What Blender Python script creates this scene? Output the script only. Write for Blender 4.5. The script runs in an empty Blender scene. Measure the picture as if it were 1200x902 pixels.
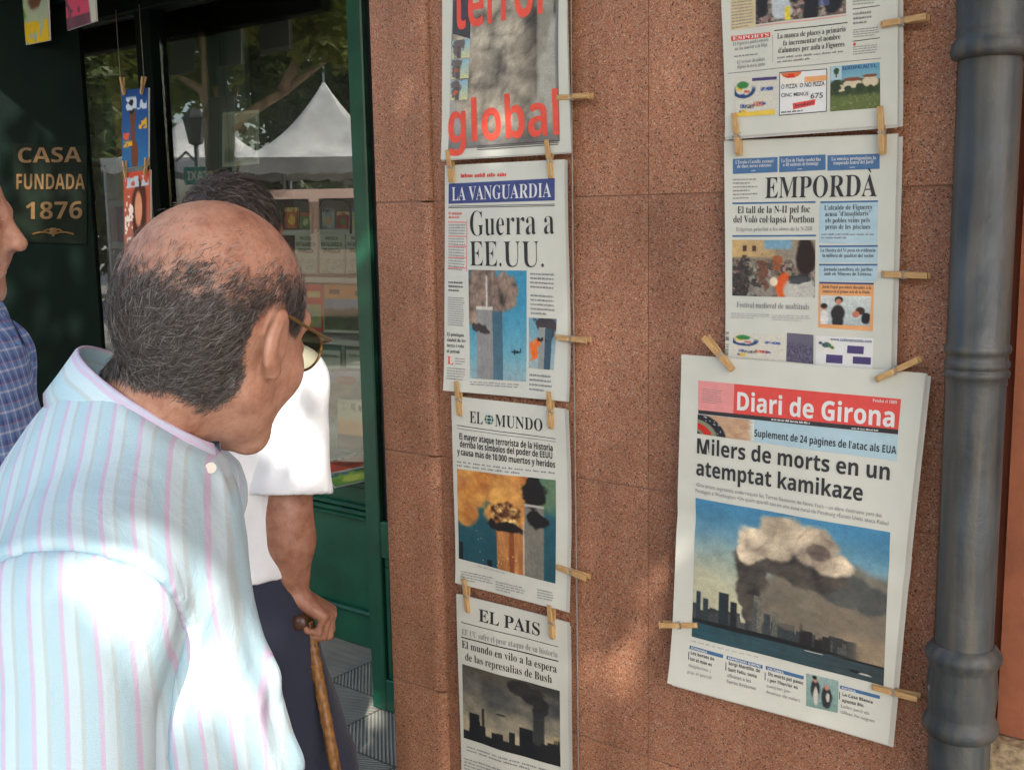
import bpy, math, random
import numpy as np
from mathutils import Vector, Matrix

# ------------------------------------------------------------------ camera, sky, sun, exposure
sc = bpy.context.scene
COL = sc.collection
F_PX, YAW, PITCH, ROLL = 1288.0, math.radians(38.12), math.radians(8.63), math.radians(-1.03)
CAM = np.array([0.0, 0.0, 1.55])
_f = np.array([-math.sin(YAW)*math.cos(PITCH), math.cos(YAW)*math.cos(PITCH), -math.sin(PITCH)])
_r = np.array([math.cos(YAW), math.sin(YAW), 0.0]); _u = np.cross(_r, _f)
CR = math.cos(ROLL)*_r + math.sin(ROLL)*_u
CU = -math.sin(ROLL)*_r + math.cos(ROLL)*_u
CF = _f
cd = bpy.data.cameras.new('camera'); cam = bpy.data.objects.new('camera', cd); COL.objects.link(cam)
cd.sensor_width = 36.0; cd.lens = F_PX/1200*36.0; cd.clip_start = 0.02; cd.clip_end = 500
cam.matrix_world = Matrix(((CR[0], CU[0], -CF[0], CAM[0]), (CR[1], CU[1], -CF[1], CAM[1]), (CR[2], CU[2], -CF[2], CAM[2]), (0, 0, 0, 1)))
sc.camera = cam
SUN = np.array([0.50, -0.52, 0.72]); SUN /= np.linalg.norm(SUN)      # towards the sun
wd = bpy.data.worlds.new('World'); sc.world = wd; wd.use_nodes = True
nt = wd.node_tree; bg = nt.nodes['Background']
sky = nt.nodes.new('ShaderNodeTexSky'); sky.sky_type = 'NISHITA'; sky.sun_disc = False
sky.dust_density = 4.0; sky.ozone_density = 0.6; sky.sun_elevation = math.asin(SUN[2]); sky.sun_rotation = math.atan2(SUN[0], SUN[1])
nt.links.new(sky.outputs[0], bg.inputs[0]); bg.inputs[1].default_value = 0.15
sl = bpy.data.lights.new('sun', 'SUN'); so = bpy.data.objects.new('sun', sl); COL.objects.link(so)
sl.energy = 3.2; sl.angle = math.radians(0.53); sl.color = (1, 0.94, 0.86)
so.rotation_euler = Vector(SUN).to_track_quat('Z', 'Y').to_euler()
so.location = (3, -4, 8)
sc.view_settings.view_transform = 'Standard'; sc.view_settings.look = 'None'
sc.view_settings.exposure = 1.68; sc.view_settings.gamma = 1.0
sc.cycles.use_denoising = True
sc.cycles.max_bounces = 8; sc.cycles.transparent_max_bounces = 16
sc.cycles.sample_clamp_indirect = 8.0

rng = np.random.default_rng(7); random.seed(7)
A = lambda *v: np.array(v, dtype=float)
def ray(px, py): return CF + (px-600)/F_PX*CR - (py-451)/F_PX*CU
def cw(px, py, z): return CAM + z*ray(px, py)
def onY(px, py, Y):
    d = ray(px, py); return CAM + (Y/d[1])*d
def cdir(r, u, d):                                    # direction given as right, up, away
    v = r*CR + u*CU + d*CF; return v/np.linalg.norm(v)
WALL_Y, WIN_Y, POST_Y = 1.70, 2.69, 2.34
def mirror(px, py, z):                                # where a thing seen in the window really stands
    p = cw(px, py, z); return A(p[0], 2*WIN_Y-p[1], p[2])

# ------------------------------------------------------------------ helpers
def tag(o, label=None, cat=None, group=None, kind=None):
    if label: o['label'] = label
    if cat: o['category'] = cat
    if group: o['group'] = group
    if kind: o['kind'] = kind
    return o
def thing(name, label, cat, loc=(0, 0, 0), group=None):
    o = bpy.data.objects.new(name, None); COL.objects.link(o); o.location = tuple(loc)
    o.empty_display_size = 0.05
    return tag(o, label, cat, group)
def mesh_obj(name, V, Fc, mat, parent=None, smooth=False, col=None, attrs=None, root=None):
    V = np.asarray(V, dtype=np.float64)
    base = A(0, 0, 0)
    p = parent
    while p is not None: base = base + np.array(p.location); p = p.parent
    me = bpy.data.meshes.new(name)
    me.from_pydata((V-base).tolist(), [], [tuple(int(i) for i in f) for f in Fc])
    if col is not None:
        ca = me.color_attributes.new('Col', 'FLOAT_COLOR', 'POINT')
        c = np.ones((len(V), 4), dtype=np.float32); c[:, :3] = col
        ca.data.foreach_set('color', c.ravel())
    for k, a in (attrs or {}).items():
        at = me.attributes.new(k, 'FLOAT', 'POINT'); at.data.foreach_set('value', np.asarray(a, dtype=np.float32))
    if smooth: me.polygons.foreach_set('use_smooth', [True]*len(me.polygons))
    me.materials.append(mat); me.update()
    o = bpy.data.objects.new(name, me); COL.objects.link(o); o.parent = parent
    return o
class MB:
    def __init__(s): s.V = []; s.F = []
    def add(s, V, Fc):
        n = len(s.V); s.V += [tuple(v) for v in V]; s.F += [tuple(i+n for i in f) for f in Fc]; return s
    def box(s, a, b, bev=0.0):
        a = np.minimum(A(*a), A(*b)), np.maximum(A(*a), A(*b)); lo, hi = a
        c = (lo+hi)/2; h = (hi-lo)/2
        return s.obox(c, A(1, 0, 0), A(0, 1, 0), A(0, 0, 1), h, bev)
    def obox(s, c, X, Y, Z, h, bev=0.0):
        c = np.array(c); bev = min(bev, min(h)*0.9)
        if bev <= 0:
            P = [c+X*h[0]*i+Y*h[1]*j+Z*h[2]*k for i in (-1, 1) for j in (-1, 1) for k in (-1, 1)]
            return s.add(P, [(0, 1, 3, 2), (4, 6, 7, 5), (0, 4, 5, 1), (2, 3, 7, 6), (0, 2, 6, 4), (1, 5, 7, 3)])
        P = []; idx = {}
        for i in (-1, 1):
            for j in (-1, 1):
                for k in (-1, 1):
                    for ax in range(3):
                        q = [h[0]-bev, h[1]-bev, h[2]-bev]; q[ax] = h[ax]
                        idx[(i, j, k, ax)] = len(P); P.append(c+X*q[0]*i+Y*q[1]*j+Z*q[2]*k)
        Fs = []
        def quad(keys):
            pts = [P[idx[k]] for k in keys]; n = np.cross(pts[1]-pts[0], pts[2]-pts[0])
            if n @ (sum(pts)/len(pts)-c) < 0: keys = keys[::-1]
            Fs.append(tuple(idx[k] for k in keys))
        for ax in range(3):
            o1, o2 = [a for a in range(3) if a != ax]
            for sg in (-1, 1):
                ks = []
                for (p, q) in ((-1, -1), (1, -1), (1, 1), (-1, 1)):
                    t = [0, 0, 0]; t[ax] = sg; t[o1] = p; t[o2] = q; ks.append((*t, ax))
                quad(ks)
            for p in (-1, 1):
                for q in (-1, 1):
                    t0 = [0, 0, 0]; t0[ax] = -1; t0[o1] = p; t0[o2] = q; t1 = list(t0); t1[ax] = 1
                    quad([(*t0, o1), (*t1, o1), (*t1, o2), (*t0, o2)])
        for i in (-1, 1):
            for j in (-1, 1):
                for k in (-1, 1): quad([(i, j, k, 0), (i, j, k, 1), (i, j, k, 2)])
        return s.add(P, Fs)
    def tube(s, pts, rad, n=10, cap=True):
        pts = [np.array(p, dtype=float) for p in pts]
        if np.isscalar(rad): rad = [rad]*len(pts)
        ref = None; V = []
        for i, p in enumerate(pts):
            t = pts[min(i+1, len(pts)-1)]-pts[max(i-1, 0)]; t /= np.linalg.norm(t)+1e-12
            if ref is None: ref = A(0, 0, 1) if abs(t[2]) < 0.9 else A(1, 0, 0)
            x = ref-t*(ref@t); x /= np.linalg.norm(x); y = np.cross(t, x); ref = x
            for k in range(n):
                a = 2*math.pi*k/n; V.append(p+rad[i]*(math.cos(a)*x+math.sin(a)*y))
        Fs = [(i*n+k, i*n+(k+1) % n, (i+1)*n+(k+1) % n, (i+1)*n+k) for i in range(len(pts)-1) for k in range(n)]
        if cap: Fs += [tuple(range(n))[::-1], tuple((len(pts)-1)*n+k for k in range(n))]
        return s.add(V, Fs)
    def lathe(s, c, prof, n=40):
        V = []
        for (r, z) in prof:
            for k in range(n):
                a = 2*math.pi*k/n; V.append(A(c[0]+r*math.cos(a), c[1]+r*math.sin(a), z))
        Fs = [(i*n+k, i*n+(k+1) % n, (i+1)*n+(k+1) % n, (i+1)*n+k) for i in range(len(prof)-1) for k in range(n)]
        return s.add(V, Fs)
    def quad(s, a, b, c, d): return s.add([a, b, c, d], [(0, 1, 2, 3)])
    def build(s, name, mat, parent=None, smooth=False): return mesh_obj(name, s.V, s.F, mat, parent, smooth)
def bevelled(o, w=0.004, seg=2):
    m = o.modifiers.new('bevel', 'BEVEL'); m.width = w; m.segments = seg; m.limit_method = 'ANGLE'; return o

# ------------------------------------------------------------------ numpy noise
def _h2(i, j, seed):
    n = (i.astype(np.int64)*374761393 + j.astype(np.int64)*668265263 + seed*1442695041) & 0x7fffffff
    n = ((n ^ (n >> 13))*1274126177) & 0x7fffffff
    return ((n ^ (n >> 16)) & 0xffff)/65535.0
def vn2(x, y, seed=0):
    i = np.floor(x); j = np.floor(y); fx = x-i; fy = y-j
    fx = fx*fx*(3-2*fx); fy = fy*fy*(3-2*fy)
    return (_h2(i, j, seed)*(1-fx)+_h2(i+1, j, seed)*fx)*(1-fy)+(_h2(i, j+1, seed)*(1-fx)+_h2(i+1, j+1, seed)*fx)*fy
def fbm(x, y, seed=0, octv=5):
    t = 0; a = 0.5; s = 0
    for o in range(octv): t = t+a*vn2(x, y, seed+o*17); s += a; x = x*2.03; y = y*2.03; a *= 0.5
    return t/s
def vn3(P, seed=0):
    k = np.floor(P[:, 2]); fz = P[:, 2]-k; fz = fz*fz*(3-2*fz)
    a = vn2(P[:, 0]+k*37.3, P[:, 1]-k*19.7, seed); b = vn2(P[:, 0]+(k+1)*37.3, P[:, 1]-(k+1)*19.7, seed)
    return a*(1-fz)+b*fz
def sst(a, b, x): t = np.clip((x-a)/(b-a), 0, 1); return t*t*(3-2*t)
def lin(c):
    c = np.clip(np.asarray(c, dtype=float), 0, 1); return np.where(c <= 0.04045, c/12.92, ((c+0.055)/1.055)**2.4)
def mixc(a, b, t): t = np.asarray(t)[..., None]; return np.asarray(a)*(1-t)+np.asarray(b)*t

# ------------------------------------------------------------------ materials
def new_mat(name):
    m = bpy.data.materials.new(name); m.use_nodes = True
    return m, m.node_tree, m.node_tree.nodes['Principled BSDF']
def N(t, typ, **kw):
    n = t.nodes.new(typ)
    for k, v in kw.items():
        if k in n.inputs: n.inputs[k].default_value = v
        else: setattr(n, k, v)
    return n
def L(t, a, b): t.links.new(a, b)
def ramp(t, fac, stops, interp='LINEAR'):
    r = t.nodes.new('ShaderNodeValToRGB'); r.color_ramp.interpolation = interp
    e = r.color_ramp.elements
    while len(e) < len(stops): e.new(0.5)
    for i, (p, c) in enumerate(stops):
        e[i].position = p; e[i].color = (*c, 1) if len(c) == 3 else c
    L(t, fac, r.inputs[0]); return r
def simple(name, col, rough=0.5, var=0.15, scale=30.0, bump=0.0, bscale=200.0, metal=0.0, spec=0.5, coord='Object'):
    m, t, b = new_mat(name)
    tc = N(t, 'ShaderNodeTexCoord'); nz = N(t, 'ShaderNodeTexNoise', Scale=scale, Detail=6.0)
    L(t, tc.outputs[coord], nz.inputs['Vector'])
    c = np.array(col); r = ramp(t, nz.outputs[0], [(0.3, tuple(c*(1-var))), (0.7, tuple(np.minimum(c*(1+var), 1)))])
    L(t, r.outputs[0], b.inputs['Base Color'])
    b.inputs['Roughness'].default_value = rough; b.inputs['Metallic'].default_value = metal
    b.inputs['Specular IOR Level'].default_value = spec
    if bump > 0:
        n2 = N(t, 'ShaderNodeTexNoise', Scale=bscale, Detail=5.0); L(t, tc.outputs[coord], n2.inputs['Vector'])
        bp = N(t, 'ShaderNodeBump', Strength=bump, Distance=0.003); L(t, n2.outputs[0], bp.inputs['Height']); L(t, bp.outputs[0], b.inputs['Normal'])
    return m
def vcol(name, rough=0.6, spec=0.3, trans=0.0):
    m, t, b = new_mat(name); a = N(t, 'ShaderNodeVertexColor', layer_name='Col')
    L(t, a.outputs[0], b.inputs['Base Color']); b.inputs['Roughness'].default_value = rough; b.inputs['Specular IOR Level'].default_value = spec
    return m

def make_granite(name, mult=1.0):
    m, t, b = new_mat(name)
    geo = N(t, 'ShaderNodeNewGeometry')
    vo = N(t, 'ShaderNodeTexVoronoi', Scale=480.0, Randomness=1.0); L(t, geo.outputs['Position'], vo.inputs['Vector'])
    sep = N(t, 'ShaderNodeSeparateColor'); L(t, vo.outputs['Color'], sep.inputs[0])
    r1 = ramp(t, sep.outputs[0], [(0.0, (0.05, 0.038, 0.036)), (0.035, (0.10, 0.06, 0.05)), (0.085, (0.31, 0.138, 0.080)), (0.42, (0.43, 0.205, 0.125)), (0.60, (0.36, 0.165, 0.100)), (0.78, (0.42, 0.25, 0.165)), (0.90, (0.36, 0.25, 0.195)), (1.0, (0.56, 0.40, 0.28))])
    vo2 = N(t, 'ShaderNodeTexVoronoi', Scale=700.0); L(t, geo.outputs['Position'], vo2.inputs['Vector'])
    sp2 = N(t, 'ShaderNodeSeparateColor'); L(t, vo2.outputs['Color'], sp2.inputs[0])
    r2 = ramp(t, sp2.outputs[1], [(0.0, (0.5, 0.45, 0.42)), (0.5, (0.88, 0.85, 0.82)), (1.0, (1.35, 1.2, 1.1))])
    mx = N(t, 'ShaderNodeMix', data_type='RGBA', blend_type='MULTIPLY'); mx.inputs[0].default_value = 0.75
    L(t, r1.outputs[0], mx.inputs[6]); L(t, r2.outputs[0], mx.inputs[7])
    nz = N(t, 'ShaderNodeTexNoise', Scale=3.5, Detail=5.0, Roughness=0.6); L(t, geo.outputs['Position'], nz.inputs['Vector'])
    r3 = ramp(t, nz.outputs[0], [(0.3, (0.80*mult, 0.78*mult, 0.75*mult)), (0.7, (1.17*mult, 1.14*mult, 1.10*mult))])
    mx2 = N(t, 'ShaderNodeMix', data_type='RGBA', blend_type='MULTIPLY'); mx2.inputs[0].default_value = 1.0
    L(t, mx.outputs[2], mx2.inputs[6]); L(t, r3.outputs[0], mx2.inputs[7])
    oi = N(t, 'ShaderNodeObjectInfo'); r4 = ramp(t, oi.outputs['Random'], [(0, (0.90, 0.88, 0.88)), (1, (1.08, 1.06, 1.02))]); mx3 = N(t, 'ShaderNodeMix', data_type='RGBA', blend_type='MULTIPLY'); mx3.inputs[0].default_value = 1.0; L(t, mx2.outputs[2], mx3.inputs[6]); L(t, r4.outputs[0], mx3.inputs[7])
    mps = N(t, 'ShaderNodeMapping'); mps.inputs['Scale'].default_value = (9, 9, 1.1); L(t, geo.outputs['Position'], mps.inputs[0]); nst = N(t, 'ShaderNodeTexNoise', Scale=1.0, Detail=6.0); L(t, mps.outputs[0], nst.inputs[0]); r5 = ramp(t, nst.outputs[0], [(0.35, (0.80, 0.79, 0.78)), (0.6, (1.04, 1.04, 1.03))]); mx4 = N(t, 'ShaderNodeMix', data_type='RGBA', blend_type='MULTIPLY'); mx4.inputs[0].default_value = 1.0; L(t, mx3.outputs[2], mx4.inputs[6]); L(t, r5.outputs[0], mx4.inputs[7])
    L(t, mx4.outputs[2], b.inputs['Base Color'])
    b.inputs['Roughness'].default_value = 0.62; b.inputs['Specular IOR Level'].default_value = 0.35
    n2 = N(t, 'ShaderNodeTexNoise', Scale=260.0, Detail=4.0); L(t, geo.outputs['Position'], n2.inputs['Vector'])
    bp = N(t, 'ShaderNodeBump', Strength=0.5, Distance=0.0025); L(t, n2.outputs[0], bp.inputs['Height']); L(t, bp.outputs[0], b.inputs['Normal'])
    return m
M = {}
M['granite'] = make_granite('granite')
M['mortar'] = simple('mortar', (0.25, 0.14, 0.09), 0.9, 0.3, 60)
M['plaster'] = simple('ochre_plaster', (0.34, 0.25, 0.12), 0.9, 0.45, 45, 0.6, 120)
def pipe_mat():
    m = simple('blue_grey_pipe_paint', (0.034, 0.043, 0.048), 0.5, 0.4, 11, 0.75, 42); t = m.node_tree; b = t.nodes['Principled BSDF']; src = b.inputs['Base Color'].links[0].from_socket
    geo = N(t, 'ShaderNodeNewGeometry'); mp = N(t, 'ShaderNodeMapping'); mp.inputs['Scale'].default_value = (60, 60, 3.5); L(t, geo.outputs['Position'], mp.inputs[0]); nz = N(t, 'ShaderNodeTexNoise', Scale=1.0, Detail=7.0); L(t, mp.outputs[0], nz.inputs[0])
    r = ramp(t, nz.outputs[0], [(0.40, (0, 0, 0)), (0.72, (0.75, 0.75, 0.75))]); mx = N(t, 'ShaderNodeMix', data_type='RGBA'); L(t, r.outputs[0], mx.inputs[0]); L(t, src, mx.inputs[6]); mx.inputs[7].default_value = (0.10, 0.085, 0.06, 1)
    n2 = N(t, 'ShaderNodeTexNoise', Scale=26.0, Detail=3.0); L(t, geo.outputs['Position'], n2.inputs[0]); r2 = ramp(t, n2.outputs[0], [(0.735, (0, 0, 0)), (0.75, (1, 1, 1))]); m2 = N(t, 'ShaderNodeMix', data_type='RGBA'); L(t, r2.outputs[0], m2.inputs[0]); L(t, mx.outputs[2], m2.inputs[6]); m2.inputs[7].default_value = (0.24, 0.22, 0.17, 1); L(t, m2.outputs[2], b.inputs['Base Color']); return m
M['pipe'] = pipe_mat()
M['red_plaster'] = simple('red_plaster', (0.21, 0.055, 0.028), 0.85, 0.22, 9, 0.4, 70)
M['plinth'] = simple('plinth_stone', (0.27, 0.20, 0.12), 0.8, 0.6, 90, 0.4, 150)
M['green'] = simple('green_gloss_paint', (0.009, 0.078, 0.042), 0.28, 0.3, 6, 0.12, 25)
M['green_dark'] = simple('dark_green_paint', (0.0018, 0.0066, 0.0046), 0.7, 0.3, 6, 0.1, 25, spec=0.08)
M['black'] = simple('black_ink', (0.03, 0.03, 0.033), 0.7, 0.2, 60)
M['ink'] = simple('soft_black_ink', (0.055, 0.055, 0.06), 0.7, 0.2, 60)
M['grey'] = simple('grey_print', (0.24, 0.24, 0.245), 0.7, 0.2, 200)
M['lgrey'] = simple('light_grey_print', (0.38, 0.38, 0.38), 0.7, 0.2, 200)
M['red'] = simple('red_print', (0.68, 0.07, 0.055), 0.6, 0.06, 80)
M['orange_red'] = simple('orange_red_print', (0.75, 0.085, 0.05), 0.6, 0.08, 80)
M['pink'] = simple('pink_print', (0.72, 0.28, 0.26), 0.6, 0.05, 80)
M['navy'] = simple('navy_print', (0.045, 0.065, 0.20), 0.6, 0.1, 80)
M['blue'] = simple('blue_print', (0.06, 0.15, 0.30), 0.6, 0.08, 80)
M['pale_blue'] = simple('pale_blue_print', (0.40, 0.55, 0.60), 0.6, 0.05, 60)
M['cream'] = simple('cream_print', (0.62, 0.50, 0.28), 0.6, 0.08, 60)
M['orange'] = simple('orange_print', (0.75, 0.36, 0.14), 0.6, 0.05, 60)
M['yellow'] = simple('yellow_print', (0.75, 0.52, 0.06), 0.6, 0.05, 60)
M['print_white'] = simple('white_print', (0.70, 0.70, 0.67), 0.6, 0.03, 60)
M['print_green'] = simple('green_print', (0.12, 0.35, 0.14), 0.6, 0.05, 60)
M['teal'] = simple('teal_print', (0.03, 0.22, 0.20), 0.6, 0.05, 60)
M['purple'] = simple('violet_print', (0.07, 0.05, 0.16), 0.6, 0.05, 60)
M['photo'] = vcol('printed_photo', 0.55, 0.3)
M['paper'] = simple('newsprint', (0.60, 0.605, 0.525), 0.75, 0.035, 14, 0.25, 30, spec=0.2)
M['paper2'] = simple('inner_newsprint', (0.52, 0.51, 0.46), 0.8, 0.04, 14, spec=0.2)
M['card'] = simple('white_card', (0.7, 0.7, 0.66), 0.6, 0.03, 20)
M['steel'] = simple('spring_steel', (0.45, 0.45, 0.45), 0.35, 0.1, 50, metal=1.0)
M['wire'] = simple('grey_wire', (0.22, 0.20, 0.18), 0.45, 0.2, 50)
M['iron'] = simple('black_iron', (0.02, 0.02, 0.022), 0.5, 0.2, 30)
M['sign_gold'] = simple('orange_sign_paint', (0.095, 0.045, 0.003), 0.55, 0.25, 60)
M['shelf'] = simple('white_shelf', (0.55, 0.55, 0.50), 0.5, 0.06, 10)
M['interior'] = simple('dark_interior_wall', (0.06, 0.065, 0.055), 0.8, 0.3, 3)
M['canvas'] = simple('white_marquee_canvas', (0.44, 0.44, 0.42), 0.6, 0.3, 2.2)  # greyed, blotchy tone puts dappled shade into the canvas colour
M['facade'] = simple('ochre_facade', (0.33, 0.26, 0.17), 0.9, 0.15, 1.5)
M['shutter'] = simple('green_shutter', (0.05, 0.10, 0.06), 0.6, 0.2, 8)
M['van'] = simple('van_paint', (0.50, 0.36, 0.32), 0.3, 0.05, 4)
M['dark_glass'] = simple('dark_van_glass', (0.03, 0.03, 0.035), 0.1, 0.1, 5)
M['rubber'] = simple('black_rubber', (0.02, 0.02, 0.02), 0.8, 0.2, 20)
M['road'] = simple('square_paving', (0.20, 0.19, 0.17), 0.9, 0.2, 2, 0.3, 60)
def wood(name, c0, c1, sc_=(60, 60, 6), rough=0.6):
    m, t, b = new_mat(name); tc = N(t, 'ShaderNodeTexCoord'); mp = N(t, 'ShaderNodeMapping'); mp.inputs['Scale'].default_value = sc_
    L(t, tc.outputs['Object'], mp.inputs['Vector']); oi = N(t, 'ShaderNodeObjectInfo')
    nz = N(t, 'ShaderNodeTexNoise', Scale=3.0, Detail=6.0, noise_dimensions='4D'); L(t, mp.outputs[0], nz.inputs['Vector'])
    ml = N(t, 'ShaderNodeMath', operation='MULTIPLY'); ml.inputs[1].default_value = 50; L(t, oi.outputs['Random'], ml.inputs[0]); L(t, ml.outputs[0], nz.inputs['W'])
    r = ramp(t, nz.outputs[0], [(0.3, c0), (0.7, c1)]); L(t, r.outputs[0], b.inputs['Base Color']); b.inputs['Roughness'].default_value = rough
    return m
M['peg'] = wood('peg_wood', (0.40, 0.23, 0.085), (0.58, 0.37, 0.16), (20, 120, 120), 0.65)
M['bark'] = simple('plane_bark', (0.27, 0.22, 0.155), 0.9, 0.5, 8, 0.5, 30)
def leaf_mat(name, c0, c1):
    m, t, b = new_mat(name); geo = N(t, 'ShaderNodeNewGeometry'); nz = N(t, 'ShaderNodeTexNoise', Scale=2.5, Detail=4.0); L(t, geo.outputs['Position'], nz.inputs['Vector'])
    r = ramp(t, nz.outputs[0], [(0.3, c0), (0.7, c1)]); L(t, r.outputs[0], b.inputs['Base Color']); b.inputs['Roughness'].default_value = 0.5
    tr = N(t, 'ShaderNodeBsdfTranslucent'); L(t, r.outputs[0], tr.inputs[0]); mx = N(t, 'ShaderNodeMixShader'); mx.inputs[0].default_value = 0.5
    L(t, b.outputs[0], mx.inputs[1]); L(t, tr.outputs[0], mx.inputs[2]); L(t, mx.outputs[0], t.nodes['Material Output'].inputs[0]); return m
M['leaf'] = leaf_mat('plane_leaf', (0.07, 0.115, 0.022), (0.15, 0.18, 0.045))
M['leaf_dark'] = leaf_mat('far_leaf', (0.06, 0.10, 0.024), (0.14, 0.17, 0.045)); M['leaf_sunny'] = leaf_mat('sunny_leaf', (0.12, 0.17, 0.03), (0.24, 0.26, 0.06))  # leaf_sunny: sunlight on the mirrored tree put into a lighter leaf colour
def glass_mat():
    m = bpy.data.materials.new('shop_glass'); m.use_nodes = True; t = m.node_tree; t.nodes.remove(t.nodes['Principled BSDF'])
    tr = N(t, 'ShaderNodeBsdfTransparent'); tr.inputs[0].default_value = (0.86, 0.90, 0.86, 1); gl = N(t, 'ShaderNodeBsdfGlossy', Roughness=0.0); geo = N(t, 'ShaderNodeNewGeometry')
    dp = N(t, 'ShaderNodeVectorMath', operation='DOT_PRODUCT'); L(t, geo.outputs['Incoming'], dp.inputs[0]); L(t, geo.outputs['True Normal'], dp.inputs[1])
    ab = N(t, 'ShaderNodeMath', operation='ABSOLUTE'); L(t, dp.outputs['Value'], ab.inputs[0]); om = N(t, 'ShaderNodeMath', operation='SUBTRACT'); om.inputs[0].default_value = 1.0; L(t, ab.outputs[0], om.inputs[1])
    pw = N(t, 'ShaderNodeMath', operation='POWER'); pw.inputs[1].default_value = 5.0; L(t, om.outputs[0], pw.inputs[0])
    fr = N(t, 'ShaderNodeMath', operation='MULTIPLY_ADD'); fr.inputs[1].default_value = 0.9; fr.inputs[2].default_value = 0.21; L(t, pw.outputs[0], fr.inputs[0])
    mx = N(t, 'ShaderNodeMixShader'); L(t, fr.outputs[0], mx.inputs[0]); g2 = N(t, 'ShaderNodeBsdfGlossy', Roughness=0.22); gm = N(t, 'ShaderNodeMixShader'); gm.inputs[0].default_value = 0.12; L(t, gl.outputs[0], gm.inputs[1]); L(t, g2.outputs[0], gm.inputs[2]); L(t, tr.outputs[0], mx.inputs[1]); L(t, gm.outputs[0], mx.inputs[2])
    L(t, mx.outputs[0], t.nodes['Material Output'].inputs[0]); return m
M['glass'] = glass_mat()
def skin_mat(name, base, dark, pink, scalp):
    m, t, b = new_mat(name); geo = N(t, 'ShaderNodeNewGeometry')
    nz = N(t, 'ShaderNodeTexNoise', Scale=38.0, Detail=6.0, Roughness=0.65); L(t, geo.outputs['Position'], nz.inputs['Vector'])
    r = ramp(t, nz.outputs[0], [(0.28, dark), (0.5, base), (0.75, pink)])
    a = N(t, 'ShaderNodeAttribute', attribute_name='hair'); mx = N(t, 'ShaderNodeMix', data_type='RGBA')
    L(t, a.outputs['Fac'], mx.inputs[0]); L(t, r.outputs[0], mx.inputs[6]); mx.inputs[7].default_value = (*scalp, 1)
    L(t, mx.outputs[2], b.inputs['Base Color']); b.inputs['Roughness'].default_value = 0.48
    b.inputs['Subsurface Weight'].default_value = 0.12; b.inputs['Subsurface Radius'].default_value = (0.012, 0.005, 0.003); b.inputs['Subsurface Scale'].default_value = 0.5
    n2 = N(t, 'ShaderNodeTexNoise', Scale=240.0, Detail=4.0); L(t, geo.outputs['Position'], n2.inputs['Vector'])
    n3 = N(t, 'ShaderNodeTexNoise', Scale=60.0, Detail=4.0, Distortion=1.5); L(t, geo.outputs['Position'], n3.inputs['Vector'])
    ad = N(t, 'ShaderNodeMath', operation='ADD'); L(t, n2.outputs[0], ad.inputs[0]); L(t, n3.outputs[0], ad.inputs[1])
    bp = N(t, 'ShaderNodeBump', Strength=0.35, Distance=0.002); L(t, ad.outputs[0], bp.inputs['Height']); L(t, bp.outputs[0], b.inputs['Normal']); return m
M['skin'] = skin_mat('skin', (0.46, 0.245, 0.165), (0.31, 0.135, 0.085), (0.54, 0.32, 0.235), (0.10, 0.085, 0.08))
M['skin_tan'] = skin_mat('tanned_skin', (0.33, 0.150, 0.092), (0.21, 0.085, 0.050), (0.41, 0.215, 0.145), (0.02, 0.018, 0.018))
M['hair'] = vcol('hair', 0.45, 0.4)
def weave(t, b, s=900, st=0.34):
    tc = N(t, 'ShaderNodeTexCoord'); w = N(t, 'ShaderNodeTexNoise', Scale=s, Detail=2.0); L(t, tc.outputs['Object'], w.inputs['Vector'])
    w2 = N(t, 'ShaderNodeTexNoise', Scale=16.0, Detail=4.0); L(t, tc.outputs['Object'], w2.inputs['Vector']); w2.inputs['Distortion'].default_value = 1.2
    ad = N(t, 'ShaderNodeMath', operation='MULTIPLY_ADD'); ad.inputs[1].default_value = 5.0; L(t, w2.outputs[0], ad.inputs[0]); L(t, w.outputs[0], ad.inputs[2])
    bp = N(t, 'ShaderNodeBump', Strength=st, Distance=0.002); L(t, ad.outputs[0], bp.inputs['Height']); L(t, bp.outputs[0], b.inputs['Normal'])
def cloth(name, col, rough=0.85, var=0.06):
    m = simple(name, col, rough, var, 12); t = m.node_tree; b = t.nodes['Principled BSDF']; weave(t, b); b.inputs['Sheen Weight'].default_value = 0.1; return m
def striped():
    m, t, b = new_mat('striped_shirt_cotton'); a = N(t, 'ShaderNodeAttribute', attribute_name='stripe')
    d = N(t, 'ShaderNodeMath', operation='DIVIDE'); d.inputs[1].default_value = 0.0255; L(t, a.outputs['Fac'], d.inputs[0])
    fr = N(t, 'ShaderNodeMath', operation='FRACT'); L(t, d.outputs[0], fr.inputs[0])
    B = (0.43, 0.65, 0.75); P = (0.57, 0.51, 0.69); G = (0.46, 0.59, 0.63); W = (0.53, 0.71, 0.79)
    r = ramp(t, fr.outputs[0], [(0.0, B), (0.10, B), (0.15, P), (0.24, P), (0.29, W), (0.57, W), (0.62, G), (0.69, G), (0.74, B), (1.0, B)])
    L(t, r.outputs[0], b.inputs['Base Color']); b.inputs['Roughness'].default_value = 0.8; weave(t, b); return m
M['striped'] = striped()
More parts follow.
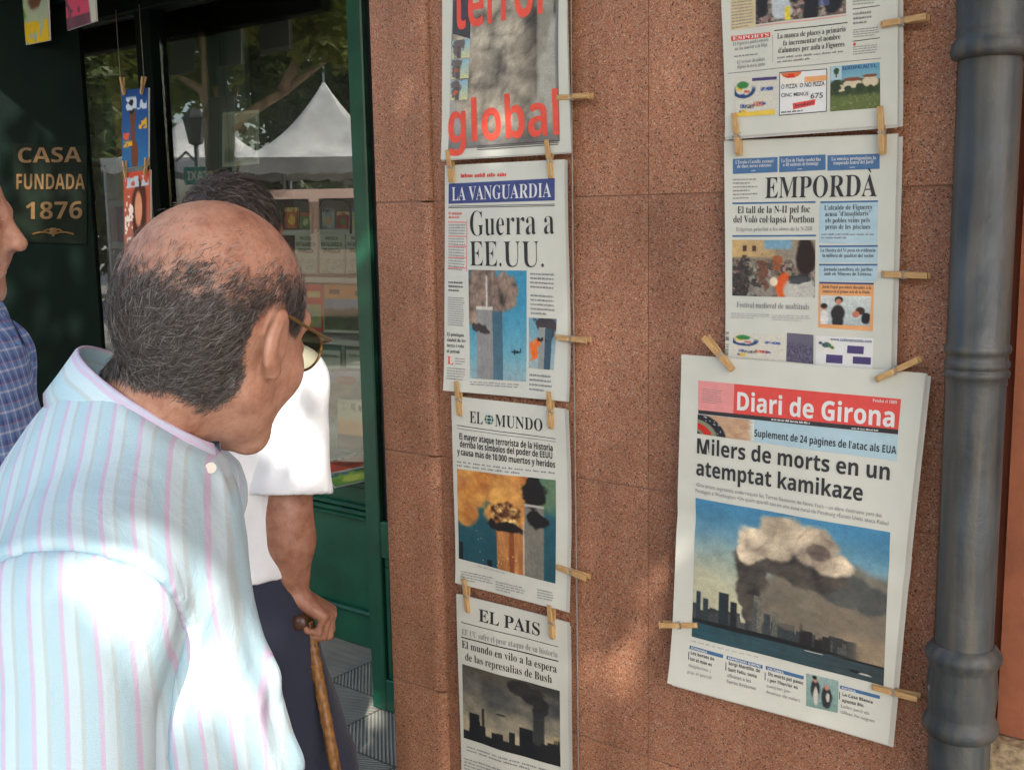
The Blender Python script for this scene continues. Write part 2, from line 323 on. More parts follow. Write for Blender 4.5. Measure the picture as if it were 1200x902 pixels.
def plaid():
    m, t, b = new_mat('blue_plaid_cotton'); a = N(t, 'ShaderNodeAttribute', attribute_name='stripe'); geo = N(t, 'ShaderNodeNewGeometry'); sp = N(t, 'ShaderNodeSeparateXYZ'); L(t, geo.outputs['Position'], sp.inputs[0])
    outs = []
    for src, per in ((a.outputs['Fac'], 0.026), (sp.outputs[2], 0.030)):
        d = N(t, 'ShaderNodeMath', operation='DIVIDE'); d.inputs[1].default_value = per; L(t, src, d.inputs[0]); fr = N(t, 'ShaderNodeMath', operation='FRACT'); L(t, d.outputs[0], fr.inputs[0])
        r = ramp(t, fr.outputs[0], [(0, (0.07, 0.15, 0.36)), (0.3, (0.12, 0.25, 0.52)), (0.34, (0.55, 0.6, 0.75)), (0.42, (0.55, 0.6, 0.75)), (0.46, (0.13, 0.27, 0.55)), (0.7, (0.13, 0.27, 0.55)), (0.74, (0.45, 0.2, 0.2)), (0.8, (0.04, 0.08, 0.28))]); outs.append(r)
    mx = N(t, 'ShaderNodeMix', data_type='RGBA'); mx.inputs[0].default_value = 0.5; L(t, outs[0].outputs[0], mx.inputs[6]); L(t, outs[1].outputs[0], mx.inputs[7])
    L(t, mx.outputs[2], b.inputs['Base Color']); b.inputs['Roughness'].default_value = 0.8; weave(t, b); return m
M['plaid'] = plaid()
M['white_shirt'] = cloth('white_cotton', (0.72, 0.74, 0.76))
M['navy_trousers'] = cloth('navy_wool', (0.018, 0.022, 0.045))
M['grey_trousers'] = cloth('grey_wool', (0.10, 0.10, 0.10))
M['shoe'] = simple('black_leather', (0.02, 0.018, 0.016), 0.35, 0.2, 20)
M['button'] = simple('pearl_button', (0.6, 0.58, 0.5), 0.3, 0.05, 20)
M['gilt'] = simple('gilt_frame', (0.30, 0.20, 0.07), 0.35, 0.1, 20, metal=0.8)
def lens_mat():
    m = bpy.data.materials.new('spectacle_lens'); m.use_nodes = True; t = m.node_tree; t.nodes.remove(t.nodes['Principled BSDF'])
    tr = N(t, 'ShaderNodeBsdfTransparent'); tr.inputs[0].default_value = (0.36, 0.34, 0.24, 1); gl = N(t, 'ShaderNodeBsdfGlossy', Roughness=0.03); mx = N(t, 'ShaderNodeMixShader'); fr = N(t, 'ShaderNodeFresnel', IOR=1.7)
    L(t, fr.outputs[0], mx.inputs[0]); L(t, tr.outputs[0], mx.inputs[1]); L(t, gl.outputs[0], mx.inputs[2]); L(t, mx.outputs[0], t.nodes['Material Output'].inputs[0]); return m
M['lens'] = lens_mat()
M['handle'] = wood('cane_handle', (0.035, 0.014, 0.008), (0.09, 0.04, 0.02), (20, 20, 20), 0.3)
M['cane'] = wood('cane_bamboo', (0.085, 0.030, 0.008), (0.36, 0.17, 0.045), (45, 45, 22), 0.3)
def tile_mat():                                       # ribbed hydraulic pavement tile
    m, t, b = new_mat('ribbed_pavement_tile'); geo = N(t, 'ShaderNodeNewGeometry'); mp = N(t, 'ShaderNodeMapping'); mp.inputs['Scale'].default_value = (1/0.30, 1/0.30, 1); L(t, geo.outputs['Position'], mp.inputs[0])
    ck = N(t, 'ShaderNodeTexChecker', Scale=1.0); ck.inputs[1].default_value = (1, 1, 1, 1); ck.inputs[2].default_value = (0, 0, 0, 1)
    mp2 = N(t, 'ShaderNodeMapping'); mp2.inputs['Scale'].default_value = (1, 1, 0); mp2.inputs['Location'].default_value = (0, 0, 0.5); L(t, mp.outputs[0], mp2.inputs[0]); L(t, mp2.outputs[0], ck.inputs[0])
    ws = []
    for sgn in (1, -1):
        w = N(t, 'ShaderNodeTexWave', wave_type='BANDS', bands_direction='X', Scale=1.0); mm = N(t, 'ShaderNodeMapping'); mm.inputs['Rotation'].default_value = (0, 0, sgn*math.radians(45)); mm.inputs['Scale'].default_value = (28, 28, 28)
        L(t, geo.outputs['Position'], mm.inputs[0]); L(t, mm.outputs[0], w.inputs[0]); ws.append(w)
    mx = N(t, 'ShaderNodeMix', data_type='RGBA'); L(t, ck.outputs[1], mx.inputs[0]); L(t, ws[0].outputs[0], mx.inputs[6]); L(t, ws[1].outputs[0], mx.inputs[7])
    nz = N(t, 'ShaderNodeTexNoise', Scale=9.0, Detail=5.0); L(t, geo.outputs['Position'], nz.inputs[0])
    br = N(t, 'ShaderNodeTexBrick', offset=0.0, squash=1.0); br.inputs['Scale'].default_value = 1.0; br.inputs['Mortar Size'].default_value = 0.014; br.inputs['Brick Width'].default_value = 1.0; br.inputs['Row Height'].default_value = 1.0
    br.inputs[1].default_value = (1, 1, 1, 1); br.inputs[2].default_value = (0.86, 0.88, 0.9, 1); br.inputs[3].default_value = (0.35, 0.35, 0.35, 1); L(t, mp2.outputs[0], br.inputs[0])
    r = ramp(t, mx.outputs[2], [(0.25, (0.17, 0.175, 0.16)), (0.6, (0.34, 0.33, 0.285))])
    r2 = ramp(t, nz.outputs[0], [(0.3, (0.75, 0.75, 0.75)), (0.7, (1.15, 1.12, 1.05))])
    m1 = N(t, 'ShaderNodeMix', data_type='RGBA', blend_type='MULTIPLY'); m1.inputs[0].default_value = 1; L(t, r.outputs[0], m1.inputs[6]); L(t, br.outputs[0], m1.inputs[7])
    m2 = N(t, 'ShaderNodeMix', data_type='RGBA', blend_type='MULTIPLY'); m2.inputs[0].default_value = 1; L(t, m1.outputs[2], m2.inputs[6]); L(t, r2.outputs[0], m2.inputs[7]); L(t, m2.outputs[2], b.inputs[0])
    b.inputs['Roughness'].default_value = 0.45
    bp = N(t, 'ShaderNodeBump', Strength=0.7, Distance=0.004); L(t, mx.outputs[2], bp.inputs['Height']); L(t, bp.outputs[0], b.inputs['Normal']); return m
M['tile'] = tile_mat()

# ------------------------------------------------------------------ setting
g = MB().quad((-150, -150, 0), (150, -150, 0), (150, 150, 0), (-150, 150, 0)).build('ground', M['road']); tag(g, kind='structure')
pv = MB().quad((-8, -3.2, .004), (4, -3.2, .004), (4, 2.95, .004), (-8, 2.95, .004)).build('pavement', M['tile']); tag(pv, kind='structure')

# granite clad wall: one slab per child
WZ = [3.2, 2.65, 2.118, 1.586, 1.054, 0.528, 0.004]
wall = thing('granite_wall', 'red speckled granite wall of large slabs behind the hanging newspapers', 'wall', (-1.0, WALL_Y, 0))
core = MB().box((-1.56, WALL_Y+0.0022, 0.002), (-0.503, 2.2, 8.0)).build('wall_core', M['mortar'], wall)
XJ = [-1.545, -1.0205, -0.50]
for i in range(2):
    for k in range(len(WZ)-1):
        bevelled(MB().box((XJ[i]+0.0007, WALL_Y, WZ[k+1]+0.0009), (XJ[i+1]-0.0007, WALL_Y+0.03, WZ[k]-0.0009)).build('slab', M['granite'], wall), 0.0009, 2)
MB().box((-1.545, WALL_Y, 3.203), (-0.5, WALL_Y+0.03, 8.0)).build('upper_slab', M['granite'], wall)
# pillar at the left end, slightly proud, right arris rounded
pil = thing('granite_pillar', 'red granite pillar with rounded edge between the green shop front and the newspapers', 'pillar', (-1.61, WALL_Y, 0))
def pillar_block(z0, z1, rr):
    xl, xr, yf, yb = -1.682, -1.527, WALL_Y-0.016, WALL_Y+0.45
    prof = [(xl, yb), (xl, yf+.004), (xl+.004, yf)]
    for a in np.linspace(90, 0, 9): prof.append((xr-rr+rr*math.cos(math.radians(a)), yf+0.016-0.016*math.sin(math.radians(a))))
    prof += [(xr, yb)]
    n = len(prof); b = 0.002
    V = [(x, y, z0) for x, y in prof]+[(x, y, z1) for x, y in prof]
    Fs = [(i, (i+1) % n, n+(i+1) % n, n+i) for i in range(n)]+[tuple(range(n))[::-1], tuple(range(n, 2*n))]
    o = mesh_obj('slab', V, Fs, M['granite'], pil); bevelled(o, 0.0025, 2); return o
for k in range(len(WZ)-1): pillar_block(WZ[k+1]+0.0014, WZ[k]-0.0014, 0.024 if WZ[k] > 1.2 else 0.03)
pillar_block(3.203, 8.0, 0.024)
MB().box((-1.6795, WALL_Y-0.0135, 0.003), (-1.551, WALL_Y+0.40, 8.0)).build('core', M['mortar'], pil)

# drain pipe
px_, py_ = -0.443, 1.655
pipe = thing('drain_pipe', 'blue grey painted iron drain pipe with ring collars on the right of the granite wall', 'pipe', (px_, py_, 0))
R = 0.042
def ringprof(z, r, h): return [(R, z-h), (R+r*.7, z-h*.7), (R+r, z), (R+r*.7, z+h*.7), (R, z+h)]
def pp(*xs):
    out = []
    for x in xs: out += x
    return out
MB().lathe((px_, py_), [(R+.002, .004), (R+.002, .752), (R-.001, .762), (R-.001, 1.80)], 48).build('shaft', M['pipe'], pipe, True)
MB().lathe((px_, py_), pp([(R, 1.30)], ringprof(1.316, .0035, .006), ringprof(1.330, .003, .006), ringprof(1.352, .004, .007), [(R, 1.75)]), 48).build('ring', M['pipe'], pipe, True)
MB().lathe((px_, py_), [(R, .760), (R+.008, .764), (R+.0125, .774), (R+.0125, .782), (R+.006, .794), (R+.006, .800), (R+.009, .835), (R+.006, .868), (R+.006, .872), (R+.0125, .884), (R+.0125, .892), (R+.006, .902), (R, .906)], 48).build('collar', M['pipe'], pipe, True)
MB().lathe((px_, py_), [(R, 1.756), (R+.009, 1.758), (R+.012, 1.766), (R+.010, 1.778), (R+.004, 1.786), (R+.006, 1.793), (R+.004, 1.80), (R+.006, 1.83), (R+.008, 1.88), (R+.008, 4.0), (R, 8.0)], 48).build('socket', M['pipe'], pipe, True)
# red plaster neighbour
nb = thing('red_plaster_house', 'red ochre plaster house wall beside the drain pipe', 'house wall', (0.4, 1.72, 0))
MB().box((-0.425, 1.735, 0.75), (3.2, 2.2, 8)).build('plaster_wall', M['red_plaster'], nb)
MB().box((-0.425, 1.69, 0.004), (3.2, 2.2, 0.747)).build('plinth', M['plinth'], nb)
MB().box((-0.405, 1.715, 0.75), (-0.36, 1.733, 8)).build('edge_strip', simple('lighter_red_plaster', (0.26, 0.085, 0.04), 0.85, 0.2, 14, 0.4, 60), nb)
pj = thing('plaster_strip', 'crumbling ochre mortar strip between the granite wall and the drain pipe', 'mortar strip', (-0.47, 1.72, 0))
ms = []
zz = 0.01
mbp = MB()
while zz < 4.0:
    h = random.uniform(.05, .16); dd = random.uniform(-.008, .006); mbp.box((-0.497, 1.715+dd, zz), (-0.428, 1.733, zz+h)); zz += h+.002
bevelled(mbp.build('mortar_bed', M['plaster'], pj), 0.006, 2)
# building above the shop, left part
ub = thing('building_upper_front', 'dark upper building front above the green shop window', 'building', (-5, 2.2, 2.7))
MB().box((-12, 1.72, 2.75), (-1.69, 3.2, 8)).build('wall', M['facade'], ub)
MB().box((-12, 1.69, 0.004), (-6.4, 3.2, 2.747)).build('side_pier', M['facade'], ub)

# ------------------------------------------------------------------ green shop front
sf = thing('display_window_front', 'dark green wooden shop front with a large display window and moulded lower panels', 'shop front', (-3.4, WIN_Y, 0))
YB = WIN_Y+0.05
def sbox(name, a, b, mat='green', bev=0.004, par=None): return MB().box(a, b, bev).build(name, M[mat], par or sf)
sbox('stall_riser', (-3.86, WIN_Y-0.003, 0.004), (-2.36, YB, 0.62))
sbox('skirting', (-3.86, WIN_Y-0.012, 0.006), (-2.36, WIN_Y-0.004, 0.13))
sbox('moulding', (-3.86, WIN_Y-0.03, 0.133), (-2.36, WIN_Y-0.004, 0.15), bev=0.006)
for z in (0.494, 0.515, 0.534): sbox('moulding', (-3.86, WIN_Y-0.035+abs(z-.515)*.4, z-.006), (-2.36, WIN_Y-0.0035, z+.010), bev=0.005)
sbox('window_sill', (-3.86, WIN_Y-0.02, 0.606), (-2.36, WIN_Y-0.002, 0.630), bev=0.004)
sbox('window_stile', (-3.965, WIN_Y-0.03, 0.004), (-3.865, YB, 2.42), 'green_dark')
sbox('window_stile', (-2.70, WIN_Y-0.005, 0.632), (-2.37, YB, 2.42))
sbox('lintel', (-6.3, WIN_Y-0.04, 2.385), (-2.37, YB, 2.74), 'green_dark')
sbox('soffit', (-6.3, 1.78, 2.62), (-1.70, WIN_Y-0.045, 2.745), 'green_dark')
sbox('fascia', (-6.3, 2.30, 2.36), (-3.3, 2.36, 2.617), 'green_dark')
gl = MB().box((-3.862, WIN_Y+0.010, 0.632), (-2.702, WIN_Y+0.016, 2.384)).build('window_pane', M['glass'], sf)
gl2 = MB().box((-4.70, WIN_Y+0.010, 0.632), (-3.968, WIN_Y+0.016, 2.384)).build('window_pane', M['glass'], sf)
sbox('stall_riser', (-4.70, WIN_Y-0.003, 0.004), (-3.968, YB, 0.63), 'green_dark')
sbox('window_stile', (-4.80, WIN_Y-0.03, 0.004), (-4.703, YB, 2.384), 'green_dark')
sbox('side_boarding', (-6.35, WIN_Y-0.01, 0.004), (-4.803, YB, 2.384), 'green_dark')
# side door / pilaster right of the window, nearer than the window
sd = thing('green_side_door', 'narrow green door with a dark upper pane beside the granite pillar', 'door', (-2.1, POST_Y, 0))
YD = POST_Y+0.045
for a, b in (((-2.43, POST_Y, 0.006), (-2.368, YD, 2.4)), ((-1.72, POST_Y, 0.006), (-1.655, YD, 2.4))): MB().box(a, b, 0.004).build('stile', M['green'], sd)
for z0, z1 in ((0.006, 0.113), (0.512, 0.628), (2.25, 2.4)): MB().box((-2.3675, POST_Y+.001, z0), (-1.7205, YD, z1), 0.003).build('rail', M['green'], sd)
MB().box((-2.3675, POST_Y+0.022, 0.1135), (-1.7205, POST_Y+0.030, 0.5115)).build('panel', M['green'], sd)
MB().box((-2.366, POST_Y+0.012, 0.480), (-1.722, POST_Y+0.0215, 0.5112), 0.004).build('panel_bead', M['green'], sd)
MB().box((-2.366, POST_Y+0.012, 0.1137), (-2.345, POST_Y+0.0215, 0.4795), 0.004).build('panel_bead', M['green'], sd)
MB().box((-2.3675, POST_Y+0.018, 0.6285), (-1.7205, POST_Y+0.023, 2.2495)).build('pane', simple('dark_pane', (0.006, 0.008, 0.008), 0.25, 0.1, 5), sd)
MB().box((-2.425, YD+.001, 0.006), (-2.38, WIN_Y-0.006, 2.38)).build('return_panel', M['green'], sd)
# interior shell
it = thing('shop_interior', 'dim room of the shop seen through the display window', 'shop interior', (-4, 4, 0))
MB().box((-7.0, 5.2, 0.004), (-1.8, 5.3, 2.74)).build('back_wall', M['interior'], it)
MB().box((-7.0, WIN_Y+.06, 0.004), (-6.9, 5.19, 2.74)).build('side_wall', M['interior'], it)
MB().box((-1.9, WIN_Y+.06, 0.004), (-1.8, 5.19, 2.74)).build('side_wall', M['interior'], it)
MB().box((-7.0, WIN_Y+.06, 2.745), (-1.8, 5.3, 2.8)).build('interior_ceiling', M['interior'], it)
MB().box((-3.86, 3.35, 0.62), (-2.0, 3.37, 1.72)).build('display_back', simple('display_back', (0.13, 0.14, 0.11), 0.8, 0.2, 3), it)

# ------------------------------------------------------------------ lettering
ACC = {'à': ('a', '`'), 'À': ('A', '`'), 'ó': ('o', "'"), 'è': ('e', '`'), 'é': ('e', "'"), 'ò': ('o', '`'), 'í': ('i', "'"), 'ï': ('i', ':'), 'Ú': ('U', "'"), 'ñ': ('n', '~'), 'ú': ('u', "'"), 'á': ('a', "'")}
STY = {'serif': (0x1D400, 0x1D41A, 0x1D7CE), 'sansb': (0x1D5D4, 0x1D5EE, 0x1D7EC), 'sans': None}
def styled(s, st):
    m = STY[st]
    if not m: return s
    o = ''
    for c in s:
        if 'A' <= c <= 'Z': o += chr(m[0]+ord(c)-65)
        elif 'a' <= c <= 'z': o += chr(m[1]+ord(c)-97)
        elif '0' <= c <= '9': o += chr(m[2]+ord(c)-48)
        else: o += c
    return o
_tc = {}
def glyphs(s, st, off=0.0, res=3):
    k = (s, st, off)
    if k in _tc: return _tc[k]
    c = bpy.data.curves.new('lettering', 'FONT'); c.body = s; c.size = 1.0; c.offset = off; c.resolution_u = res
    o = bpy.data.objects.new('lettering', c)
    me = o.to_mesh(); V = np.zeros(len(me.vertices)*3); me.vertices.foreach_get('co', V); V = V.reshape(-1, 3)[:, :2].copy()
    Fs = [tuple(p.vertices) for p in me.polygons]; o.to_mesh_clear()
    bpy.data.objects.remove(o); bpy.data.curves.remove(c); _tc[k] = (V, Fs); return _tc[k]
def text2d(s, st, off=0.0):
    """vertices with the cap height and the total width both scaled to 1"""
    base = ''.join(ACC[c][0] if c in ACC else c for c in s)
    V, Fs = glyphs(styled(base, st), st, off); V = V.copy(); Fs = list(Fs)
    cap = glyphs(styled('H', st), st, off)[0][:, 1].max()
    for i, c in enumerate(s):
        if c in ACC:
            wl = glyphs(styled(base[:i+1], st), st, off)[0]; x1 = wl[:, 0].max()
            ch = glyphs(styled(ACC[c][0], st), st, off)[0]; x0 = x1-(ch[:, 0].max()-ch[:, 0].min()); top = ch[:, 1].max()
            xc = (x0+x1)/2; n = len(V); t = cap*.10
            if ACC[c][1] == '`': q = [(xc-.16*cap, top+.27*cap), (xc-.02*cap, top+.27*cap), (xc+.10*cap, top+.07*cap), (xc+.02*cap, top+.07*cap)]
            elif ACC[c][1] == "'": q = [(xc+.02*cap, top+.27*cap), (xc+.16*cap, top+.27*cap), (xc-.02*cap, top+.07*cap), (xc-.10*cap, top+.07*cap)]
            else: q = [(xc-.16*cap, top+.2*cap), (xc+.16*cap, top+.2*cap), (xc+.16*cap, top+.08*cap), (xc-.16*cap, top+.08*cap)]
            V = np.vstack([V, np.array(q)]); Fs.append((n, n+1, n+2, n+3))
    x0, x1 = V[:, 0].min(), V[:, 0].max()
    V[:, 0] = (V[:, 0]-x0)/(x1-x0); V[:, 1] /= cap
    return V, Fs

# ------------------------------------------------------------------ newspapers
def Wp(px, py, off=0.025): p = onY(px, py, WALL_Y-off); return A(p[0], p[2])
class Paper:
    def __init__(s, name, label, cat, corners, off=0.02, curl=0.004, seed=0, sheets=3, group='newspapers pegged up on the granite wall', bow=0.0, crease=None, plane=None):
        s.off, s.curl, s.seed, s.bow, s.crease = off, curl, seed, bow, crease
        s.Y = WALL_Y if plane is None else plane
        s.c = [s.W(*p) for p in corners]
        ctr = sum(s.c)/4
        s.t = thing(name, label, cat, (ctr[0], s.Y-off, min(p[1] for p in s.c)), group)
        tl, tr, br, bl = s.c
        s.ax = np.linalg.inv(np.stack([tr-tl, bl-tl], 1)); s.tl = tl
        nu, nv = 24, 90
        u, v = np.meshgrid(np.linspace(0, 1, nu), np.linspace(0, 1, nv))
        for k in range(sheets):
            e = k*0.0014; sh = rng.uniform(-1, 1, 3)*np.array([.0035, .003, .002])*(k > 0)
            if k: sh[0] += 0.0022*k; sh[1] -= 0.0015*k
            P = ((1-u)*(1-v))[..., None]*tl+(u*(1-v))[..., None]*tr+(u*v)[..., None]*br+((1-u)*v)[..., None]*bl
            P = P.reshape(-1, 2)+sh[:2]
            Y = s.depth(P[:, 0]-sh[0], P[:, 1]-sh[1])+e+sh[2]*0.2*v.ravel()
            V = np.stack([P[:, 0], Y, P[:, 1]], 1)
            Fs = [(j*nu+i, (j+1)*nu+i, (j+1)*nu+i+1, j*nu+i+1) for j in range(nv-1) for i in range(nu-1)]
            mesh_obj('page' if k == 0 else 'inner_page', V, Fs, M['paper' if k == 0 else 'paper2'], s.t, True)
    def W(s, px, py): p = onY(px, py, s.Y-s.off); return A(p[0], p[2])
    def depth(s, x, z):
        q = np.stack([np.asarray(x)-s.tl[0], np.asarray(z)-s.tl[1]], 0).reshape(2, -1)
        u, v = s.ax@q
        d = s.curl*(np.sin(2.3*u+4*v+s.seed)*0.5+0.6*np.sin(5.1*v+s.seed*2.1)*u+0.35*np.sin(7*u-3*v+s.seed))
        d = d-s.bow*np.clip(v, 0, 1.2)**8*(1-u)-.0045*np.sin(np.pi*np.clip(u, 0, 1))*np.sin(np.pi*np.clip(v, 0, 1))
        if s.crease is not None: d = d+0.0028*np.exp(-((v-s.crease-0.03*u)/0.035)**2)
        d = d+0.0010*np.sin(17*u+s.seed)*np.sin(3*v)-.006*np.clip(v, 0, 1.2)**9*(1-.5*u)-.003*np.clip(u, 0, 1.2)**12
        return s.Y-s.off+d
    def put(s, X, eps): 
        X = np.asarray(X); return np.stack([X[:, 0], s.depth(X[:, 0], X[:, 1])-eps, X[:, 1]], 1)
    def grid(s, q, nu, nv):
        a, b, c, d = [s.W(*p) for p in q]
        u, v = np.meshgrid(np.linspace(0, 1, nu), np.linspace(0, 1, nv)); u = u.ravel(); v = v.ravel()
        P = ((1-u)*(1-v))[:, None]*a+(u*(1-v))[:, None]*b+(u*v)[:, None]*c+((1-u)*v)[:, None]*d
        Fs = [(j*nu+i, (j+1)*nu+i, (j+1)*nu+i+1, j*nu+i+1) for j in range(nv-1) for i in range(nu-1)]
        return u, v, P, Fs
    def rect(s, name, q, mat, eps=0.0005, par=None, nu=14, nv=8):
        u, v, P, Fs = s.grid(q, nu, nv); return mesh_obj(name, s.put(P, eps), Fs, M[mat], par or s.t, True)
    def band(s, name, p0, p1, h0, mat, h1=None, eps=0.0006, par=None):
        h1 = h1 or h0; return s.rect(name, [p0, p1, (p1[0], p1[1]+h1), (p0[0], p0[1]+h0)], mat, eps, par, 14, 2)
    def photo(s, name, q, fn, nu=110, nv=90, eps=0.0005, par=None):
        u, v, P, Fs = s.grid(q, nu, nv); c = lin(np.clip(fn(u, v), 0, 1))
        md = 1+.26*(fbm(u*13, v*11, len(name)+nu, 3)-.5)+.34*(fbm(u*34, v*30, nu, 3)-.5); c = np.clip(c*(md[:, None] if 'photo' in name else 1)*np.array((1.04, 1.0, .93))*(1+rng.normal(size=(len(u), 1))*.07)*.95+.010, 0, 1); return mesh_obj(name, s.put(P, eps), Fs, M['photo'], par or s.t, True, col=c)
    def text(s, name, rows, h, st='serif', mat='black', off=0.0, eps=0.0010, par=None, slant=0.0):
        AV, AF = [], []
        for (txt, p0, p1, *hh) in rows:
            V, Fs = text2d(txt, st, off); a = s.W(*p0); b = s.W(*p1); top = s.W(p0[0], p0[1]-(hh[0] if hh else h))
            up = A(0, np.linalg.norm(top-a)); X = a+np.outer(V[:, 0]+slant*V[:, 1]*0.02, b-a)+np.outer(V[:, 1], up)
            n = len(AV); AV += X.tolist(); AF += [tuple(i+n for i in f) for f in Fs]
        return mesh_obj(name, s.put(AV, eps), AF, M[mat], par or s.t)
    def lines(s, name, q, rows, mat='grey', fill=0.5, seed=0, ragged=0.1, par=None, eps=0.0008, word=(.05, .16)):
        r = random.Random(seed+len(name)); a, b, c, d = [s.W(*p) for p in q]; V, Fs = [], []
        B = lambda u, v: (1-u)*(1-v)*a+u*(1-v)*b+u*v*c+(1-u)*v*d
        for k in range(rows):
            v0 = (k+0.5-fill/2)/rows; v1 = (k+0.5+fill/2)/rows; u = 0; end = 1-r.random()*ragged if k < rows-1 else r.uniform(.45, .95)
            while u < end-.02:
                w = min(r.uniform(*word), end-u)
                # letter-like pieces of one word
                x = u
                while x < u+w-0.002:
                    lw = r.uniform(.012, .03); x2 = min(x+lw*.78, u+w); t0 = v0+(v1-v0)*r.choice([0, .25, .25, .3]); n = len(V)
                    V += [B(x, t0), B(x2, t0), B(x2, v1), B(x, v1)]; Fs.append((n+3, n+2, n+1, n)); x += lw
                u += w+.022
        return mesh_obj(name, s.put(V, eps), Fs, M[mat], par or s.t)

# ---- printed pictures, computed from noise
def worley(x, y, seed):
    i = np.floor(x); j = np.floor(y); d = np.full_like(x, 9.0)
    for a in (-1, 0, 1):
        for b in (-1, 0, 1): d = np.minimum(d, (i+a+_h2(i+a, j+b, seed)-x)**2+(j+b+_h2(i+a, j+b, seed+7)-y)**2)
    return d
def billow(u, v, sc0, seed):
    wx = fbm(u*sc0*1.3, v*sc0*1.3, seed+50, 3)-.5; wy = fbm(u*sc0*1.3, v*sc0*1.3, seed+90, 3)-.5; t = 0; a = .5; k = 1.0; x = u*sc0+.7*wx; y = v*sc0+.7*wy
    for o in range(4): t = t+a*(1-np.clip(worley(x*k, y*k, seed+o*13), 0, 1)); a *= .5; k *= 2.1
    return t
def smoke_shade(u, v, sc0=6, seed=0, warp=.8):
    e = .06/sc0; h = billow(u, v, sc0, seed); gx = billow(u+e, v, sc0, seed)-h; gy = billow(u, v+e, sc0, seed)-h
    return np.clip(.36+.95*(.7*gx+.9*gy)+.9*(h-.62)+.45*(fbm(u*sc0*.5, v*sc0*.5, seed+9, 4)-.5), 0, 1)
def blobs(u, v, L_, seed=0, rough=.35, sc0=7, asp=1.0):
    n = (fbm(u*sc0, v*sc0*asp, seed, 5)-.5)*2*rough
    m = np.zeros_like(u)
    for (x, y, rx, ry) in L_:
        d = 1-np.sqrt(((u-x)/rx)**2+((v-y)/ry)**2); m = np.maximum(m, sst(-.08, .22, d+n*1.5))
    return m
def boxm(u, v, x0, x1, y0, y1, e=.006): return sst(x0-e, x0+e, u)*(1-sst(x1-e, x1+e, u))*sst(y0-e, y0+e, v)*(1-sst(y1-e, y1+e, v))
def ph_terror(u, v):
    c = mixc((.60, .62, .66), (.66, .66, .64), v)
    s = smoke_shade(u, v*1.9, 5, 3); sm = mixc((.17, .165, .16), (.80, .77, .70), np.clip(s*1.45, 0, 1)); sm = sm*(1-.40*sst(.55, 1, u))[..., None]
    m = blobs(u, v, [(.3, .42, .28, .26), (.55, .55, .35, .42), (.75, .3, .25, .28), (.5, .85, .32, .25), (.25, .7, .2, .2)], 4, .3, 8)
    c = mixc(c, sm, m); c = mixc(c, (.66, .66, .62), sst(.80, .83, u)*(1-sst(.95, .97, u))*.7); c = mixc(c, (.45, .46, .46), sst(.965, .985, u))
    c = mixc(c, (.42, .42, .42), sst(.86, 1, v)*.8); return c
def ph_strip(u, v, k=0):
    c = mixc((.55, .72, .82), (.80, .80, .62), v); c = mixc(c, (.42, .40, .40), blobs(u, v, [(.35, .25, .35, .35), (.25, .6, .2, .4)], 5+k, .5, 6))
    c = mixc(c, (.36, .34, .36), boxm(u, v, .28, .52, .35, 1.1)); c = mixc(c, (.85, .4, .2), blobs(u, v, [(.3, .55+.05*k, .12, .12)], 8+k, .5, 9)*(.2+.35*k)); return c
def ph_tower(u, v):
    c = mixc((.22, .55, .70), (.42, .66, .74), sst(.2, .9, v)); c = mixc(c, (.62, .68, .70), sst(.72, 1, v)*.6)
    s = smoke_shade(u, v, 8, 21); sm = mixc((.20, .18, .18), (.72, .62, .55), np.clip(s*1.5-.05, 0, 1))
    c = mixc(c, sm, blobs(u, v, [(.28, .14, .36, .24), (.62, .2, .24, .2), (.45, .32, .22, .16), (.12, .3, .2, .2)], 22, .28, 8))
    t = boxm(u, v, .13, .43, .33, 1.1); c = mixc(c, mixc((.60, .60, .58), (.50, .52, .54), fbm(u*30, v*4, 5)), t)
    t2 = boxm(u, v, .42, .60, .37, 1.1); c = mixc(c, mixc((.22, .36, .44), (.30, .44, .52), v), t2); c = mixc(c, (.85, .85, .85), boxm(u, v, .31, .335, .05, .33, .01))
    c = mixc(c, (.20, .17, .17), blobs(u, v, [(.2, .53, .14, .05)], 24, .6, 14)*.9); c = mixc(c, (.85, .84, .80), boxm(u, v, .13, .43, .33, .36)*.8)
    pl_ = np.maximum(blobs(u, v, [(.83, .735, .09, .012)], 1, .02), blobs(u, v, [(.80, .735, .015, .03), (.9, .715, .012, .02)], 1, .02)); c = mixc(c, (.10, .16, .22), pl_); return c
def ph_tower_small(u, v):
    c = mixc((.40, .62, .72), (.62, .70, .72), v); c = mixc(c, (.25, .23, .25), blobs(u, v, [(.62, .1, .4, .22), (.75, .25, .2, .2)], 31, .4, 6))
    c = mixc(c, (.55, .58, .58), boxm(u, v, .38, .62, .18, 1.1)); c = mixc(c, (.22, .33, .40), boxm(u, v, .6, .85, .2, 1.1)); c = mixc(c, (.9, .42, .12), blobs(u, v, [(.2, .62, .2, .2), (.3, .5, .12, .1)], 33, .5, 7)); c = mixc(c, (.12, .1, .1), blobs(u, v, [(.48, .42, .14, .06)], 34, .6, 9)); return c
